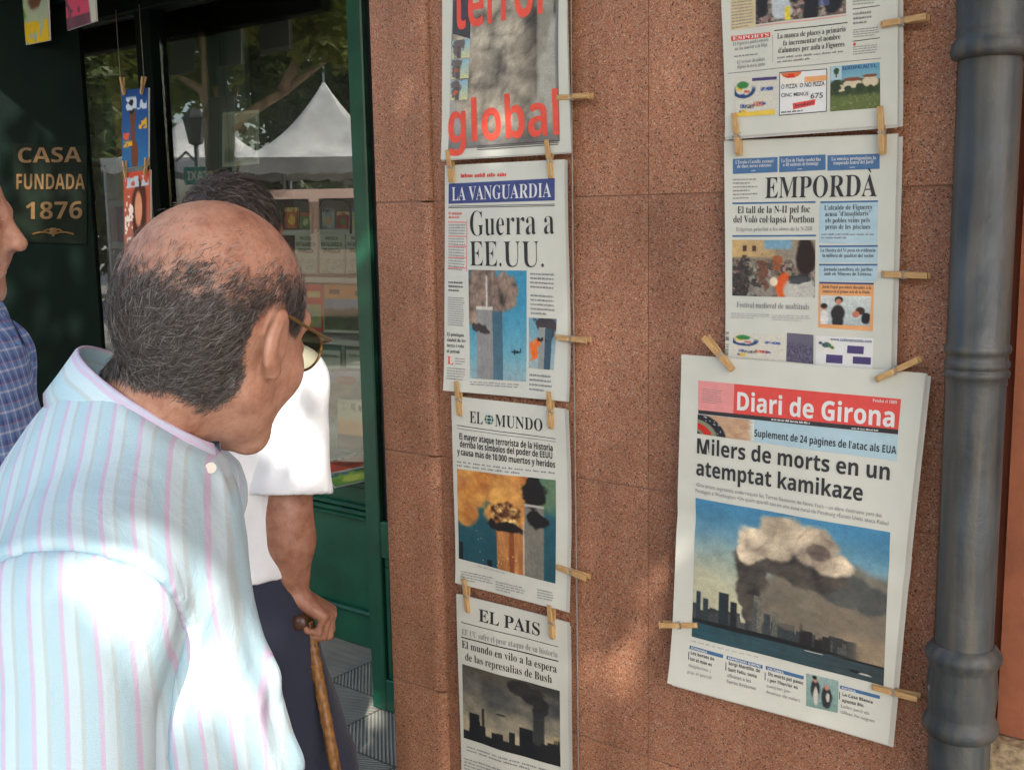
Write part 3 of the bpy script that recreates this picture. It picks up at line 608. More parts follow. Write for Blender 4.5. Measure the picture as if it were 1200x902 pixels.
def ph_fire(u, v):
    c = mixc((.16, .36, .42), (.10, .30, .36), v); c = mixc(c, (.42, .52, .36), (sst(.78, .85, u)*(1-sst(.25, .4, v)))*(.5+.5*fbm(u*12, v*12, 2)))
    f = .5*fbm(u*7, v*7, 41, 6)+.5*smoke_shade(u, v, 6, 48); fc = mixc((.55, .24, .07), (1.0, .76, .34), np.clip(f*1.9-.35, 0, 1)); fc = mixc(fc, (.66, .50, .38), fbm(u*4, v*4, 43)*.6)
    c = mixc(c, fc, blobs(u, v, [(.1, .1, .42, .4), (.45, .12, .35, .3), (.5, .4, .25, .2), (.1, .4, .16, .22), (.62, .3, .15, .25)], 42, .22, 6))
    tw = boxm(u, v, .42, .70, .48, 1.1); c = mixc(c, mixc((.55, .35, .2), (.85, .60, .35), fbm(u*40, v*6, 3)), tw); c = mixc(c, (.45, .2, .1), boxm(u, v, .55, .60, .5, 1.1)*.7)
    b = fbm(u*26, v*26, 44, 3); ball = blobs(u, v, [(.5, .42, .17, .13)], 45, .3, 9); c = mixc(c, mixc((.25, .1, .04), (1.0, .85, .55), np.clip(b*2.2-.6, 0, 1)), ball)
    c = mixc(c, (.09, .08, .08), blobs(u, v, [(.5, .55, .2, .06), (.38, .53, .06, .06)], 46, .5, 10))
    t2 = boxm(u, v, .70, .89, .27, 1.1); c = mixc(c, mixc((.40, .42, .40), (.52, .50, .46), fbm(u*50, v*5, 6)), t2); c = mixc(c, (.08, .08, .08), blobs(u, v, [(.78, .14, .12, .16), (.82, .42, .11, .09)], 47, .35, 9)); c = mixc(c, (.7, .7, .66), boxm(u, v, .70, .89, .27, .295)); c = mixc(c, (.8, .8, .75), boxm(u, v, .685, .70, .45, 1.1)*.7)
    sp = (vn2(u*60, v*60, 5) > .93)*blobs(u, v, [(.42, .8, .25, .25)], 2, .3); c = mixc(c, (.95, .9, .7), sp*.7); c = mixc(c, (.06, .1, .12), boxm(u, v, .01, .05, .8, 1)+boxm(u, v, .31, .36, .93, 1)); return c
def skyline(u, base, h, n, seed):
    r = np.random.default_rng(seed).random(n+2); k = np.clip((u*n).astype(int), 0, n); return base-h*r[k]
def ph_dust(u, v):
    s = fbm(u*3, v*3.4, 51, 5); c = mixc((.20, .22, .24), (.70, .66, .56), np.clip(s*1.3-.25+.55*sst(.2, .75, v)-.2*sst(.6, 1, u), 0, 1)); c = c*(1-.45*(1-sst(0, .25, v)))[..., None]
    c = mixc(c, mixc((.06, .06, .07), (.26, .25, .25), smoke_shade(u, v, 7, 52)), blobs(u, v, [(.72, .18, .16, .14), (.80, .30, .08, .12), (.62, .1, .12, .1)], 53, .4, 8)); c = mixc(c, (.15, .17, .18), boxm(u, v, .74, .85, .36, 1)*.9)
    sk = skyline(u, .90, .24, 16, 3); c = mixc(c, (.09, .10, .12), sst(-.01, .01, v-sk)); c = mixc(c, (.72, .64, .45), boxm(u, v, .92, .98, .62, .72)*.5); c = mixc(c, (.07, .09, .11), boxm(u, v, .07, .18, .62, 1)+boxm(u, v, .60, .74, .62, 1)); c = mixc(c, (.10, .11, .12), boxm(u, v, .21, .235, .52, 1)); c = mixc(c, (.08, .09, .1), blobs(u, v, [(.42, .53, .06, .012)], 1, .05)); return c
def ph_crowd(u, v, seed=60, warm=1.0):
    c = mixc((.62, .60, .54), (.42, .40, .38), v); c = mixc(c, (.50, .44, .36), fbm(u*4, v*3, seed)*.8)
    uu = u+.03*(fbm(u*14, v*12, seed+31, 3)-.5)*2; vv = v+.05*(fbm(u*13, v*15, seed+37, 3)-.5)*2; k = 30; i = np.floor(uu*k+.5*(np.floor(vv*16) % 2)); j = np.floor(vv*16); h1 = _h2(i, j, seed); h2 = _h2(i, j, seed+1); h3 = _h2(i, j, seed+2)
    g0 = (.10+.5*h1)[..., None]; pc = np.stack([g0[..., 0]+.16*h2, g0[..., 0]+.07*h3, g0[..., 0]+.03*h2], -1); m = sst(.30, .40, v+.08*(fbm(u*9, v*9, seed)-.5))*sst(.25, .4, fbm(u*22, v*18, seed+5)); return mixc(c, pc, m*.85)
def ph_festival(u, v):
    c = ph_crowd(u, v, 61); c = mixc(c, mixc((.78, .66, .45), (.62, .55, .45), u), (1-sst(.28, .33, v))*(1-sst(.5, .56, u))); c = mixc(c, (.45, .62, .72), (1-sst(.12, .2, v))*sst(.38, .42, u)*(1-sst(.7, .75, u))); c = mixc(c, (.3, .2, .15), boxm(u, v, .13, .18, .10, .2)+boxm(u, v, .25, .3, .1, .2))
    c = mixc(c, (.55, .53, .50), boxm(u, v, .25, .55, .7, 1.0, .08)); c = mixc(c, (.42, .27, .20), blobs(u, v, [(.38, .55, .07, .22), (.42, .8, .04, .15)], 3, .5, 16)*.85); c = mixc(c, (.60, .32, .18), blobs(u, v, [(.56, .42, .06, .2)], 4, .6, 16)*.8)
    c = mixc(c, (.82, .34, .12), blobs(u, v, [(.64, .80, .10, .26)], 5, .1, 5)); c = mixc(c, (.72, .72, .70), blobs(u, v, [(.82, .9, .2, .3)], 6, .1, 5)); c = mixc(c, (.12, .13, .16), blobs(u, v, [(.80, .68, .14, .09)], 6, .35, 9)*.75); c = mixc(c, (.16, .10, .08), blobs(u, v, [(.89, .30, .13, .34)], 7, .12, 5)); c = mixc(c, (.85, .80, .70), blobs(u, v, [(.52, .73, .05, .09)], 8, .05, 5)); c = mixc(c, (.14, .13, .13), blobs(u, v, [(.08, .75, .2, .3), (.15, .55, .1, .2)], 9, .8, 14)*.7); return c
def ph_people3(u, v):
    c = mixc((.78, .82, .82), (.66, .72, .74), v); c = mixc(c, (.16, .15, .16), blobs(u, v, [(.37, .14, .09, .13), (.36, .6, .15, .3), (.36, .9, .12, .3)], 3, .05)); c = mixc(c, (.78, .52, .4), blobs(u, v, [(.37, .2, .06, .1)], 4, .05)); c = mixc(c, (.75, .6, .5), blobs(u, v, [(.08, .45, .06, .12)], 4, .05)); c = mixc(c, (.2, .15, .12), blobs(u, v, [(.07, .36, .08, .1)], 4, .05)); c = mixc(c, (.85, .85, .85), blobs(u, v, [(.08, .8, .1, .3)], 4, .05)); c = mixc(c, (.25, .16, .12), blobs(u, v, [(.8, .5, .1, .14)], 4, .05)); c = mixc(c, (.75, .45, .35), blobs(u, v, [(.72, .62, .08, .12)], 4, .05)); c = mixc(c, (.12, .12, .13), blobs(u, v, [(.92, .75, .1, .2)], 4, .1)); return c
def ph_market(u, v):
    c = ph_crowd(u, v, 66); c = mixc(c, (.70, .74, .78), blobs(u, v, [(.3, .7, .12, .3), (.33, .4, .1, .25)], 3, .3)); c = mixc(c, (.12, .13, .15), blobs(u, v, [(.08, .6, .08, .3), (.45, .4, .1, .3), (.62, .8, .1, .3), (.85, .7, .1, .4)], 5, .3)); c = mixc(c, (.85, .78, .25), boxm(u, v, .34, .40, .75, 1)); c = mixc(c, (.40, .45, .70), boxm(u, v, .70, .82, .45, .8)*.6); return c
def ph_houses(u, v):
    c = mixc((.35, .60, .72), (.55, .70, .74), v*2); c = mixc(c, (.22, .28, .16), sst(.30, .36, v+.12*(fbm(u*6, v*6, 4)-.5))); c = mixc(c, (.80, .76, .66), blobs(u, v, [(.45, .42, .2, .1), (.82, .40, .18, .12), (.2, .5, .15, .08)], 5, .2, 5)); c = mixc(c, (.5, .28, .2), blobs(u, v, [(.45, .32, .2, .05), (.8, .27, .16, .04)], 6, .2, 5)); c = mixc(c, (.36, .42, .22), sst(.62, .72, v)); c = mixc(c, (.18, .24, .14), blobs(u, v, [(.12, .45, .1, .2), (.6, .52, .08, .12), (.36, .56, .07, .1), (.82, .55, .08, .1)], 7, .4, 8)); return mixc(c, (.6, .6, .45), (fbm(u*20, v*20, 3) > .62)*sst(.6, .7, v)*.4)
def ph_skyline(u, v):
    n1 = fbm(u*3, v*3, 70, 5); c = mixc((.27, .52, .68), (.72, .72, .62), sst(.05, .66, v+.25*(n1-.5))); c = mixc(c, (.55, .48, .40), np.clip(sst(.42, .9, u)*sst(.25, .6, v)*1.1, 0, .85)*(.7+.5*n1).clip(0, 1))
    s = smoke_shade(u, v, 7, 71); dk = mixc((.10, .10, .11), (.44, .41, .37), np.clip(s*1.3-.05, 0, 1)); lt = mixc((.36, .32, .29), (.93, .87, .76), np.clip(s*1.5, 0, 1)); md = mixc((.30, .29, .28), (.56, .52, .45), np.clip(.5*s+.6*n1, 0, 1))
    c = mixc(c, md, blobs(u, v, [(.74, .48, .32, .28), (.92, .5, .28, .24), (.6, .6, .26, .24), (.55, .74, .24, .14)], 74, .22, 5)*.9)
    c = mixc(c, mixc((.17, .21, .24), (.36, .37, .36), fbm(u*7, v*6, 77)), blobs(u, v, [(.80, .44, .16, .11), (.93, .47, .10, .10), (.70, .40, .14, .1)], 78, .3, 6)*.85)
    c = mixc(c, dk, blobs(u, v, [(.33, .42, .10, .18), (.31, .56, .07, .15), (.30, .64, .05, .08), (.32, .71, .05, .09), (.44, .34, .18, .11), (.6, .34, .15, .12), (.71, .38, .11, .10)], 72, .24, 9))
    c = mixc(c, lt, blobs(u, v, [(.35, .23, .12, .12), (.48, .14, .16, .13), (.62, .18, .15, .14), (.44, .24, .14, .10), (.74, .28, .10, .09), (.29, .31, .06, .09)], 75, .22, 9))
    c = mixc(c, (.20, .17, .17), blobs(u, v, [(.66, .22, .07, .06)], 79, .4, 8)*.5)
    for (n_, hh, sd, tone) in ((30, .07, 9, .0), (44, .05, 12, .05)):
        sk = skyline(u, .81+.02*u, hh, n_, sd); m = sst(-.004, .004, v-sk)*(1-sst(.80, .90, u+.05*(v-.8))); bld = mixc((.12+tone, .14+tone, .16+tone), (.27+tone, .28+tone, .28+tone), _h2(np.floor(u*n_), np.floor(v*0), 8)); bld = bld*(.85+.3*vn2(u*150, v*110, 4))[..., None]; c = mixc(c, bld, m*.95)
    for (x0, x1, y0, cc) in ((.15, .205, .63, (.12, .17, .2)), (.34, .385, .60, (.40, .40, .37)), (.335, .36, .655, (.30, .32, .32)), (.215, .25, .68, (.10, .13, .16)), (.44, .475, .68, (.34, .36, .34)), (.395, .43, .71, (.22, .25, .27)), (.47, .56, .745, (.20, .23, .25)), (.02, .045, .66, (.15, .21, .25)), (.06, .09, .70, (.17, .22, .25)), (.585, .60, .72, (.16, .16, .17)), (.59, .65, .76, (.12, .12, .13)), (.70, .74, .77, (.15, .15, .15)), (.66, .7, .80, (.11, .11, .12))): c = mixc(c, np.array(cc)*(.8+.4*vn2(u*130, v*170, 3))[..., None], boxm(u, v, x0, x1, y0, .885, .004))
    c = mixc(c, mixc((.40, .38, .34), (.5, .46, .4), n1), blobs(u, v, [(.53, .70, .09, .10)], 83, .3, 7)*.6)
    w = sst(.868, .880, v-.015*u); c = mixc(c, mixc((.15, .31, .36), (.20, .25, .27), u)*(.85+.3*fbm(u*8, v*90, 5))[..., None], w); c = mixc(c, (.08, .10, .11), blobs(u, v, [(.3, .872, .55, .018), (.9, .885, .14, .008)], 3, .1)); c = mixc(c, (.75, .75, .72), blobs(u, v, [(.66, .895, .05, .004), (.9, .96, .05, .005)], 2, .1)); return mixc(c, (.06, .07, .08), blobs(u, v, [(.86, .955, .03, .01)], 2, .1))
def ph_flag(u, v):
    c = mixc((.80, .70, .58), (.66, .50, .40), fbm(u*7, v*5, 81)); a = np.sqrt(((u+.1)/.62)**2+((v-1.15)/1.25)**2)
    c = mixc(c, (.50, .52, .42), 1-sst(.80, .84, a)); c = mixc(c, (.12, .13, .17), (1-sst(.98, 1.02, a))*sst(.72, .78, a)); c = mixc(c, (.75, .16, .12), (1-sst(.58, .62, a))*sst(.35, .4, a)); c = mixc(c, (.12, .12, .15), 1-sst(.28, .3, a)); st = (vn2(u*26, v*14, 3) > .80)*(a < 1)*(a > .78); c = mixc(c, (.85, .85, .85), st*.7); return mixc(c, (.80, .86, .86), sst(.86, 1.0, u+.25*(fbm(u*5, v*4, 82)-.5)))
def ph_mother(u, v):
    c = mixc((.55, .66, .66), (.45, .58, .56), v); c = mixc(c, (.16, .17, .2), blobs(u, v, [(.28, .42, .16, .3), (.64, .6, .18, .35)], 3, .1)); c = mixc(c, (.72, .5, .4), blobs(u, v, [(.28, .14, .07, .1), (.64, .3, .07, .09)], 3, .05)); c = mixc(c, (.75, .75, .72), blobs(u, v, [(.3, .62, .08, .3), (.68, .6, .06, .15)], 3, .1)); return mixc(c, (.1, .1, .12), blobs(u, v, [(.26, .07, .08, .07)], 3, .05))
def ph_ad(cols, n=9, seed=0, bgc=(.80, .80, .76)):
    def f(u, v):
        c = np.ones(u.shape+(3,))*np.array(bgc); r = random.Random(seed)
        for k in range(n):
            x = r.uniform(.02, .72); y = r.uniform(.05, .85); w = r.uniform(.10, .3); h = r.uniform(.05, .12); c = mixc(c, r.choice(cols), boxm(u, v, x, x+w, y, y+h, .015)*(.35+.65*(vn2(u*40, v*22, k+seed) > .38)))
        return c
    return f
def ph_swirl(u, v):
    c = ph_ad([(.75, .3, .2), (.2, .3, .6), (.3, .3, .3), (.85, .7, .2)], 10, 5)(u, v); c = mixc(c, (.20, .50, .25), blobs(u, v, [(.2, .2, .16, .1)], 2, .15)); d = np.abs(np.sqrt(((u-.22)/.24)**2+((v-.30)/.2)**2)-1); return mixc(c, (.15, .25, .45), (1-sst(.12, .25, d))*sst(.2, .35, v))
def px(crop, z): return lambda x, y: (crop[0]+x/z, crop[1]+y/z)

# 1: red lettered special
P1 = Paper('newspaper', 'newspaper with huge red letters over a grey smoke photo, topmost in the left column', 'newspaper', [(516, -100), (664, -108), (671, 178), (520, 187)], 0.022, .004, 1)
t = px((510, 0), 4.51)
P1.photo('smoke_photo', [(531, -85), (657, -92), (657.4, 166), (528, 176)], ph_terror, 130, 220)
P1.rect('dark_column', [(531, -85), (553, -86), (553, 46), (531, 40)], 'ink', .0007)
for k, (y0, y1) in enumerate(((47, 69), (70, 93), (94.5, 118))): P1.photo('strip_photo', [(531-k*.8, y0+1), (553-k*1.2, y0-1), (552.5-k*1.2, y1-1), (530.5-k*.8, y1)], lambda u, v, k=k: ph_strip(u, v, k), 26, 26, .0009)
P1.text('headline', [('terror', (534, 36), (647, 15), 58)], 58, 'sansb', 'orange_red', 0, .0012)
P1.text('headline', [('global', (528, 168), (657, 158), 47)], 47, 'sansb', 'orange_red', 0, .0012)
for dy in (0, 2.2, 4.4): P1.band('rule', (561, 171+dy), (656, 164.5+dy), .9, 'ink', eps=.0009)
# 2: blue masthead
P2 = Paper('newspaper', 'newspaper with blue masthead and war headline over a burning tower, second in the left column', 'newspaper', [(520, 194), (664, 187), (665, 470), (522, 457)], 0.020, .004, 2)
P2.lines('kicker', [(540, 203), (640, 200), (640, 206), (540, 209)], 1, 'red', .8, 2, 0)
P2.rect('masthead_band', [(525, 215.5), (652, 209), (652, 235), (525, 239)], 'navy')
P2.text('masthead', [('LA VANGUARDIA', (529.5, 235.3), (648, 231), 15.5)], 15, 'serif', 'print_white', -.006)
for y in (0, 1.8): P2.band('rule', (525, 241.5+y), (652, 239+y), .8, 'ink')
P2.text('headline', [('Guerra a', (552.6, 276.5), (651.4, 274), 28.5), ('EE.UU.', (552.6, 311.5), (639, 313), 28.5)], 28, 'serif', 'black', -.011)
P2.text('index_title', [('El ataque', (525.5, 251.5), (542, 251.5), 3), ('de terror', (525.5, 256), (539, 256), 3)], 3, 'sansb', 'red')
P2.lines('column_text', [(525.5, 262), (547, 262), (547, 318), (525.5, 316)], 17, 'grey', .5, 3)
for y in (259.5, 276, 288, 301, 313): P2.band('column_rule', (525, y), (548, y+.3), 1.4, 'pink', eps=.0009)
P2.band('column_rule', (548, 258), (549, 258), 60, 'pink', eps=.0007)
P2.lines('column_text', [(526, 328), (546, 329), (546, 343), (526, 342)], 3, 'ink', .5, 4)
P2.lines('column_text', [(525.5, 347), (546, 348), (546, 383), (525.5, 381)], 13, 'grey', .5, 5)
P2.text('quote', [('El pentàgon', (525, 393), (545, 394.5), 4), ('símbol de les', (525, 399.5), (547, 401), 4), ('torres i vola', (525, 406), (545, 407.5), 4), ('al petroli', (525, 412.5), (540, 414), 4)], 4, 'serif', 'ink')
P2.text('drop_cap', [('L', (526, 426), (533, 427), 9)], 9, 'serif', 'orange_red')
P2.lines('column_text', [(535, 418), (547, 419), (547, 428), (535, 427)], 3, 'grey', .5, 6)
P2.lines('column_text', [(525.5, 429), (547, 431), (547, 446), (525.5, 444)], 5, 'grey', .5, 7)
P2.photo('tower_photo', [(550.6, 316), (619, 317), (617, 447), (551.6, 443)], ph_tower, 90, 150)
P2.lines('caption', [(551.6, 445.5), (617, 449.5), (617, 455.5), (551.6, 451)], 2, 'grey', .5, 8)
P2.lines('side_text', [(623, 318), (651, 319), (651, 340), (623, 338)], 4, 'grey', .5, 9)
P2.lines('side_text', [(623, 343), (651, 345), (651, 371), (623, 369)], 5, 'grey', .5, 10)
P2.photo('inset_photo', [(620.5, 372), (652.4, 373.7), (649, 433.6), (620, 431)], ph_tower_small, 40, 70)
P2.lines('side_text', [(621, 436), (648, 438.5), (648, 461), (621, 458)], 4, 'grey', .5, 11)
# 3: globe masthead
P3 = Paper('newspaper', 'newspaper with globe masthead and an orange fireball photo, third in the left column', 'newspaper', [(528.6, 463.3), (663.7, 478.5), (665.3, 714.8), (534.8, 682)], 0.020, .004, 3)
P3.text('masthead', [('EL', (552, 494.7), (567.5, 496.6), 13.5)], 13, 'serif', 'black', -.003); P3.text('masthead', [('MUNDO', (582, 498.6), (636.4, 505), 13.5)], 13, 'serif', 'black', -.003)
P3.photo('globe_emblem', [(569.2, 485), (580, 486.3), (580, 497.5), (569.2, 496.2)], lambda u, v: mixc(np.ones(u.shape+(3,))*np.array((.78, .80, .76)), mixc(np.ones(u.shape+(3,))*np.array((.05, .34, .36)), (.78, .8, .76), (np.minimum(np.abs(np.sin(v*9.42)), np.abs(np.sin((u-.5)/np.sqrt(np.clip(1-((v-.5)*2)**2, .05, 1))*6.28+1.57))) < .25)), (np.hypot(u-.5, v-.5) < .49)), 30, 30)
P3.band('rule', (536, 497.5), (651.5, 513.5), .8, 'ink'); P3.band('rule', (536, 501), (651.5, 517), .8, 'grey')
P3.text('headline', [('El mayor ataque terrorista de la Historia', (539.5, 514), (648, 528.5)), ('derriba los símbolos del poder de EEUU', (540.4, 523), (647.6, 537.3)), ('y causa más de 10.000 muertos y heridos', (537, 531.8), (650.7, 548))], 7.2, 'sansb', 'black', .004)
P3.lines('summary', [(536.4, 538), (652, 552), (652, 561), (536.4, 546.5)], 2, 'grey', .5, 3, 0, word=(.03, .08))
P3.photo('fire_photo', [(536.4, 548.7), (651, 562.5), (652, 683), (538, 654)], ph_fire, 130, 120)
for x0, x1, y, r in ((541, 579, 667, 4), (582, 618, 679, 4), (631, 650, 688, 4)): P3.lines('column_text', [(x0, y), (x1, y+(x1-x0)*.22), (x1, y+12+(x1-x0)*.22), (x0, y+12)], r, 'grey', .5, int(x0))
P3.lines('caption', [(560, 661.5), (612, 674), (612, 677), (560, 664)], 1, 'lgrey', .6, 2)
# 4: lowest left
P4 = Paper('newspaper', 'newspaper with a dark dusty skyline photo, lowest in the left column', 'newspaper', [(535.7, 695), (665.5, 729), (669, 985), (541, 938)], 0.020, .004, 4)
P4.text('masthead', [('EL PAIS', (562.7, 726.6), (633, 744.8), 14)], 13.5, 'serif', 'black')
P4.band('rule', (542, 727.5), (654.7, 757), .8, 'ink')
P4.text('kicker', [('EE UU sufre el peor ataque de su historia', (543, 742.5), (654, 770), 7)], 7, 'serif', 'grey', -.008)
P4.band('rule', (542, 744.5), (654.7, 773.6), 1.3, 'black')
P4.text('headline', [('El mundo en vilo a la espera', (543, 757.4), (653, 787.7), 8.5), ('de las represalias de Bush', (547, 772), (647.5, 799.8), 8.5)], 8.5, 'serif', 'black', -.003)
P4.photo('skyline_photo', [(543, 776.7), (656.5, 808.8), (657.3, 898), (543.4, 864)], ph_dust, 120, 95)
P4.lines('caption', [(547, 872), (655, 903), (655, 912), (547, 880)], 2, 'grey', .5, 3)
P4.lines('column_text', [(543.5, 886), (598, 902), (599, 950), (544, 932)], 12, 'grey', .5, 5); P4.lines('column_text', [(602, 903), (656, 919), (657, 966), (603, 951)], 12, 'grey', .5, 6)
# 5: upper right
P5 = Paper('newspaper', 'regional newspaper with three colour adverts along its foot, topmost in the right column', 'newspaper', [(842, -110), (1053, -120), (1052.5, 146), (850.5, 161)], 0.022, .004, 5)
t = px((830, 0), 4.444)
P5.photo('market_photo', [(886, -38), (992, -44), (992, 16), (886, 29)], ph_market, 110, 70)
P5.rect('tinted_column', [(857, -40), (885, -42), (885, 32), (857, 36)], 'cream'); P5.lines('column_text', [(858, -39), (884, -41), (884, 31), (858, 35)], 20, 'grey', .5, 3)
P5.band('caption_rule', (886, 31), (992, 18), 1, 'pink')
P5.rect('section_tag', [t(120, 190), t(327, 170), t(327, 195), t(120, 215)], 'red'); P5.text('section_word', [('ESPORTS', t(128, 210), t(320, 192), 3.8)], 4, 'serif', 'print_white', -.004)
P5.text('side_heading', [('El Figueres perd i encara', t(130, 240), t(318, 215), 4), ('no ha marcat a la lliga', t(140, 264), t(312, 242), 4), ('El tercer decideix', t(150, 334), t(300, 316), 4), ('dijous la nova junta', t(152, 358), t(300, 342), 4)], 4, 'serif', 'grey', -.004)
P5.lines('side_text', [t(135, 288), t(320, 268), t(320, 282), t(135, 302)], 1, 'grey', .6, 3)
P5.band('rule', t(348, 160), t(728, 117), 1.1, 'ink'); P5.band('rule', t(100, 382), t(900, 302), .8, 'grey'); P5.band('column_rule', t(338, 185), t(341, 185), 32, 'lgrey')
P5.text('headline', [('La manca de places a primària', t(365, 205), t(718, 165)), ('fa incrementar el nombre', t(395, 241), t(690, 205)), ("d'alumnes per aula a Figueres", t(370, 279), t(712, 243))], 6, 'serif', 'black', -.004)
P5.lines('summary', [t(365, 292), t(712, 258), t(712, 295), t(365, 335)], 2, 'grey', .5, 4, 0)
P5.lines('side_text', [t(755, -60), t(890, -72), t(890, 20), t(755, 32)], 6, 'grey', .5, 5); P5.band('rule', t(755, 48), t(895, 28), .9, 'ink'); P5.lines('side_text', [t(757, 62), t(862, 50), t(862, 122), t(757, 134)], 3, 'grey', .55, 6)
P5.lines('side_text', [t(757, 152), t(890, 136), t(890, 185), t(757, 200)], 4, 'grey', .5, 7); P5.band('rule', t(755, 215), t(895, 196), .9, 'ink'); P5.lines('side_text', [t(757, 240), t(890, 226), t(890, 275), t(757, 290)], 4, 'grey', .5, 8)
P5.rect('red_mark', [t(757, 226), t(770, 224), t(770, 238), t(757, 240)], 'red', .0008)
a1 = P5.photo('advertisement', [t(135, 405), t(362, 395), t(355, 598), t(140, 612)], ph_swirl, 60, 55); P5.rect('advert_strip', [t(230, 408), t(362, 400), t(362, 416), t(230, 424)], 'purple', .0008, a1); P5.rect('advert_strip', [t(140, 590), t(353, 570), t(353, 598), t(140, 610)], 'yellow', .0008, a1)
fr = P5.rect('advertisement', [t(375, 378), t(620, 358), t(620, 583), t(375, 605)], 'ink'); P5.rect('advert_ground', [t(379, 383), t(616, 363), t(616, 579), t(379, 600)], 'print_white', .0007, fr)
P5.photo('pizza_picture', [t(383, 384), t(490, 374), t(490, 438), t(383, 446)], lambda u, v: mixc(np.ones(u.shape+(3,))*np.array((.86, .86, .83)), mixc(np.ones(u.shape+(3,))*np.array((.82, .42, .22)), (.80, .2, .12), fbm(u*7, v*5, 3) > .5), (np.hypot(u-.5, (v+.05)*.95) < .5)), 40, 26, .0010, fr)
P5.rect('advert_strip', [t(505, 402), t(618, 392), t(618, 420), t(505, 430)], 'orange', .0010, fr)
P5.text('advert_words', [('O PIZZA  O NO PIZZA', t(386, 466), t(608, 446), 5), ('CINC MENÚS', t(386, 508), t(525, 498), 4.2), ('675', t(536, 515), t(600, 510), 6)], 4, 'sans', 'ink', .01, .0013, fr)
P5.rect('advert_patch', [t(445, 540), t(562, 518), t(558, 548), t(448, 572)], 'red', .0010, fr); P5.text('advert_words', [('brokeri', t(456, 562), t(552, 542), 4)], 4, 'serif', 'black', 0, .0013, fr); P5.lines('advert_line', [t(386, 580), t(610, 562), t(610, 574), t(386, 593)], 1, 'ink', .7, 3, 0, fr, .0012)
a3 = P5.photo('advertisement', [t(637, 350), t(893, 325), t(897, 562), t(637, 582)], ph_houses, 80, 70); P5.rect('advert_patch', [t(640, 352), t(697, 347), t(697, 415), t(640, 420)], 'pale_blue', .0008, a3); P5.text('advert_words', [('EUROPALAU S.L.', t(702, 368), t(880, 350), 4)], 4, 'sansb', 'navy', 0, .001, a3)
P5.photo('advert_tree', [t(652, 356), t(686, 353), t(686, 404), t(652, 407)], lambda u, v: mixc(np.ones(u.shape+(3,))*np.array((.66, .76, .78)), (.2, .3, .22), blobs(u, v, [(.5, .35, .45, .35), (.5, .8, .12, .3)], 2, .2)), 20, 24, .0010, a3)
# 6: middle right
P6 = Paper('newspaper', 'local newspaper with three blue boxes and a festival crowd photo, middle of the right column', 'newspaper', [(848.6, 165.5), (1051.8, 157.5), (1046, 455), (851, 432)], 0.018, .003, 6)
t = px((830, 160), 3.111)
for q, l1, l2, b in (((90, 82, 252, 75, 252, 130, 90, 137), "L'Escala i Castelló, escenari", 'de dues noves estrenes', (100, 100)), ((258, 73, 428, 66, 428, 122, 258, 131), "La Fira de l'Indie vendrà fins", 'a 40 varietats de formatge', (266, 94)), ((435, 69, 625, 63, 625, 118, 435, 125), 'La música protagonitza la', 'temporada teatral del Jardí', (450, 88))):
    bx = P6.rect('blue_box', [t(q[0], q[1]), t(q[2], q[3]), t(q[4], q[5]), t(q[6], q[7])], 'blue'); w = q[2]-q[0]
    P6.text('box_words', [(l1, t(b[0], b[1]), t(b[0]+w*.85, b[1]-5), 4), (l2, t(b[0]+w*.04, b[1]+15), t(b[0]+w*.80, b[1]+10), 4)], 4, 'serif', 'print_white', -.004, .001, bx); P6.lines('box_line', [t(b[0]+w*.35, b[1]+22), t(b[0]+w*.5, b[1]+21), t(b[0]+w*.5, b[1]+27), t(b[0]+w*.35, b[1]+28)], 1, 'print_white', .6, 3, 0, bx)
P6.lines('date_lines', [t(90, 150), t(192, 148), t(180, 228), t(90, 232)], 6, 'grey', .42, 3, .5)
P6.text('masthead', [('EMPORDÀ', t(208, 225), t(615, 218), 24)], 24, 'serif', 'black', -.004)
for a in (((88, 241), (392, 236), 2), ((410, 237), (620, 233), 2), ((88, 360), (395, 358), 2), ((407, 397), (620, 396), 2), ((407, 464), (620, 464), 2)): P6.band('blue_rule', t(*a[0]), t(*a[1]), a[2], 'blue')
P6.text('headline', [('El tall de la N-II pel foc', t(107, 280), t(372, 277)), ('del Voló col·lapsà Portbou', t(92, 314), t(388, 314))], 8, 'serif', 'black', -.004)
P6.text('summary', [('Exigeixen prioritat a les obres de la N-260', t(102, 345), t(380, 343), 4.5)], 4.5, 'serif', 'grey', -.007)
P6.photo('festival_photo', [t(88, 377), t(393, 377), t(393, 587), t(88, 580)], ph_festival, 130, 90)
P6.text('photo_title', [('Festival medieval de multituds', t(105, 622), t(372, 630), 6.5)], 6.5, 'serif', 'grey', -.004)
P6.lines('column_text', [t(85, 640), t(230, 645), t(230, 666), t(85, 662)], 3, 'lgrey', .5, 3); P6.lines('column_text', [t(238, 646), t(390, 650), t(390, 676), t(238, 670)], 3, 'lgrey', .5, 4)
b1 = P6.rect('tinted_box', [t(407, 244), t(620, 240), t(617, 394), t(407, 388)], 'pale_blue'); P6.text('box_words', [("L'alcalde de Figueres", t(425, 268), t(598, 265)), ('acusa "d\'insolidaris"', t(428, 291), t(592, 288)), ('els pobles veïns pels', t(430, 314), t(590, 313)), ('preus de les piscines', t(430, 337), t(592, 337))], 5.5, 'serif', 'ink', -.004, .001, b1); P6.lines('box_line', [t(415, 350), t(610, 350), t(608, 376), t(415, 374)], 2, 'grey', .5, 3, 0, b1)
b2 = P6.rect('tinted_box', [t(407, 404), t(620, 403), t(618, 460), t(407, 458)], 'pale_blue'); P6.text('box_words', [('La Mostra del Vi posa en evidència', t(412, 420), t(612, 420)), ('la millora de qualitat del sector', t(420, 439), t(606, 440))], 4, 'serif', 'ink', -.004, .001, b2)
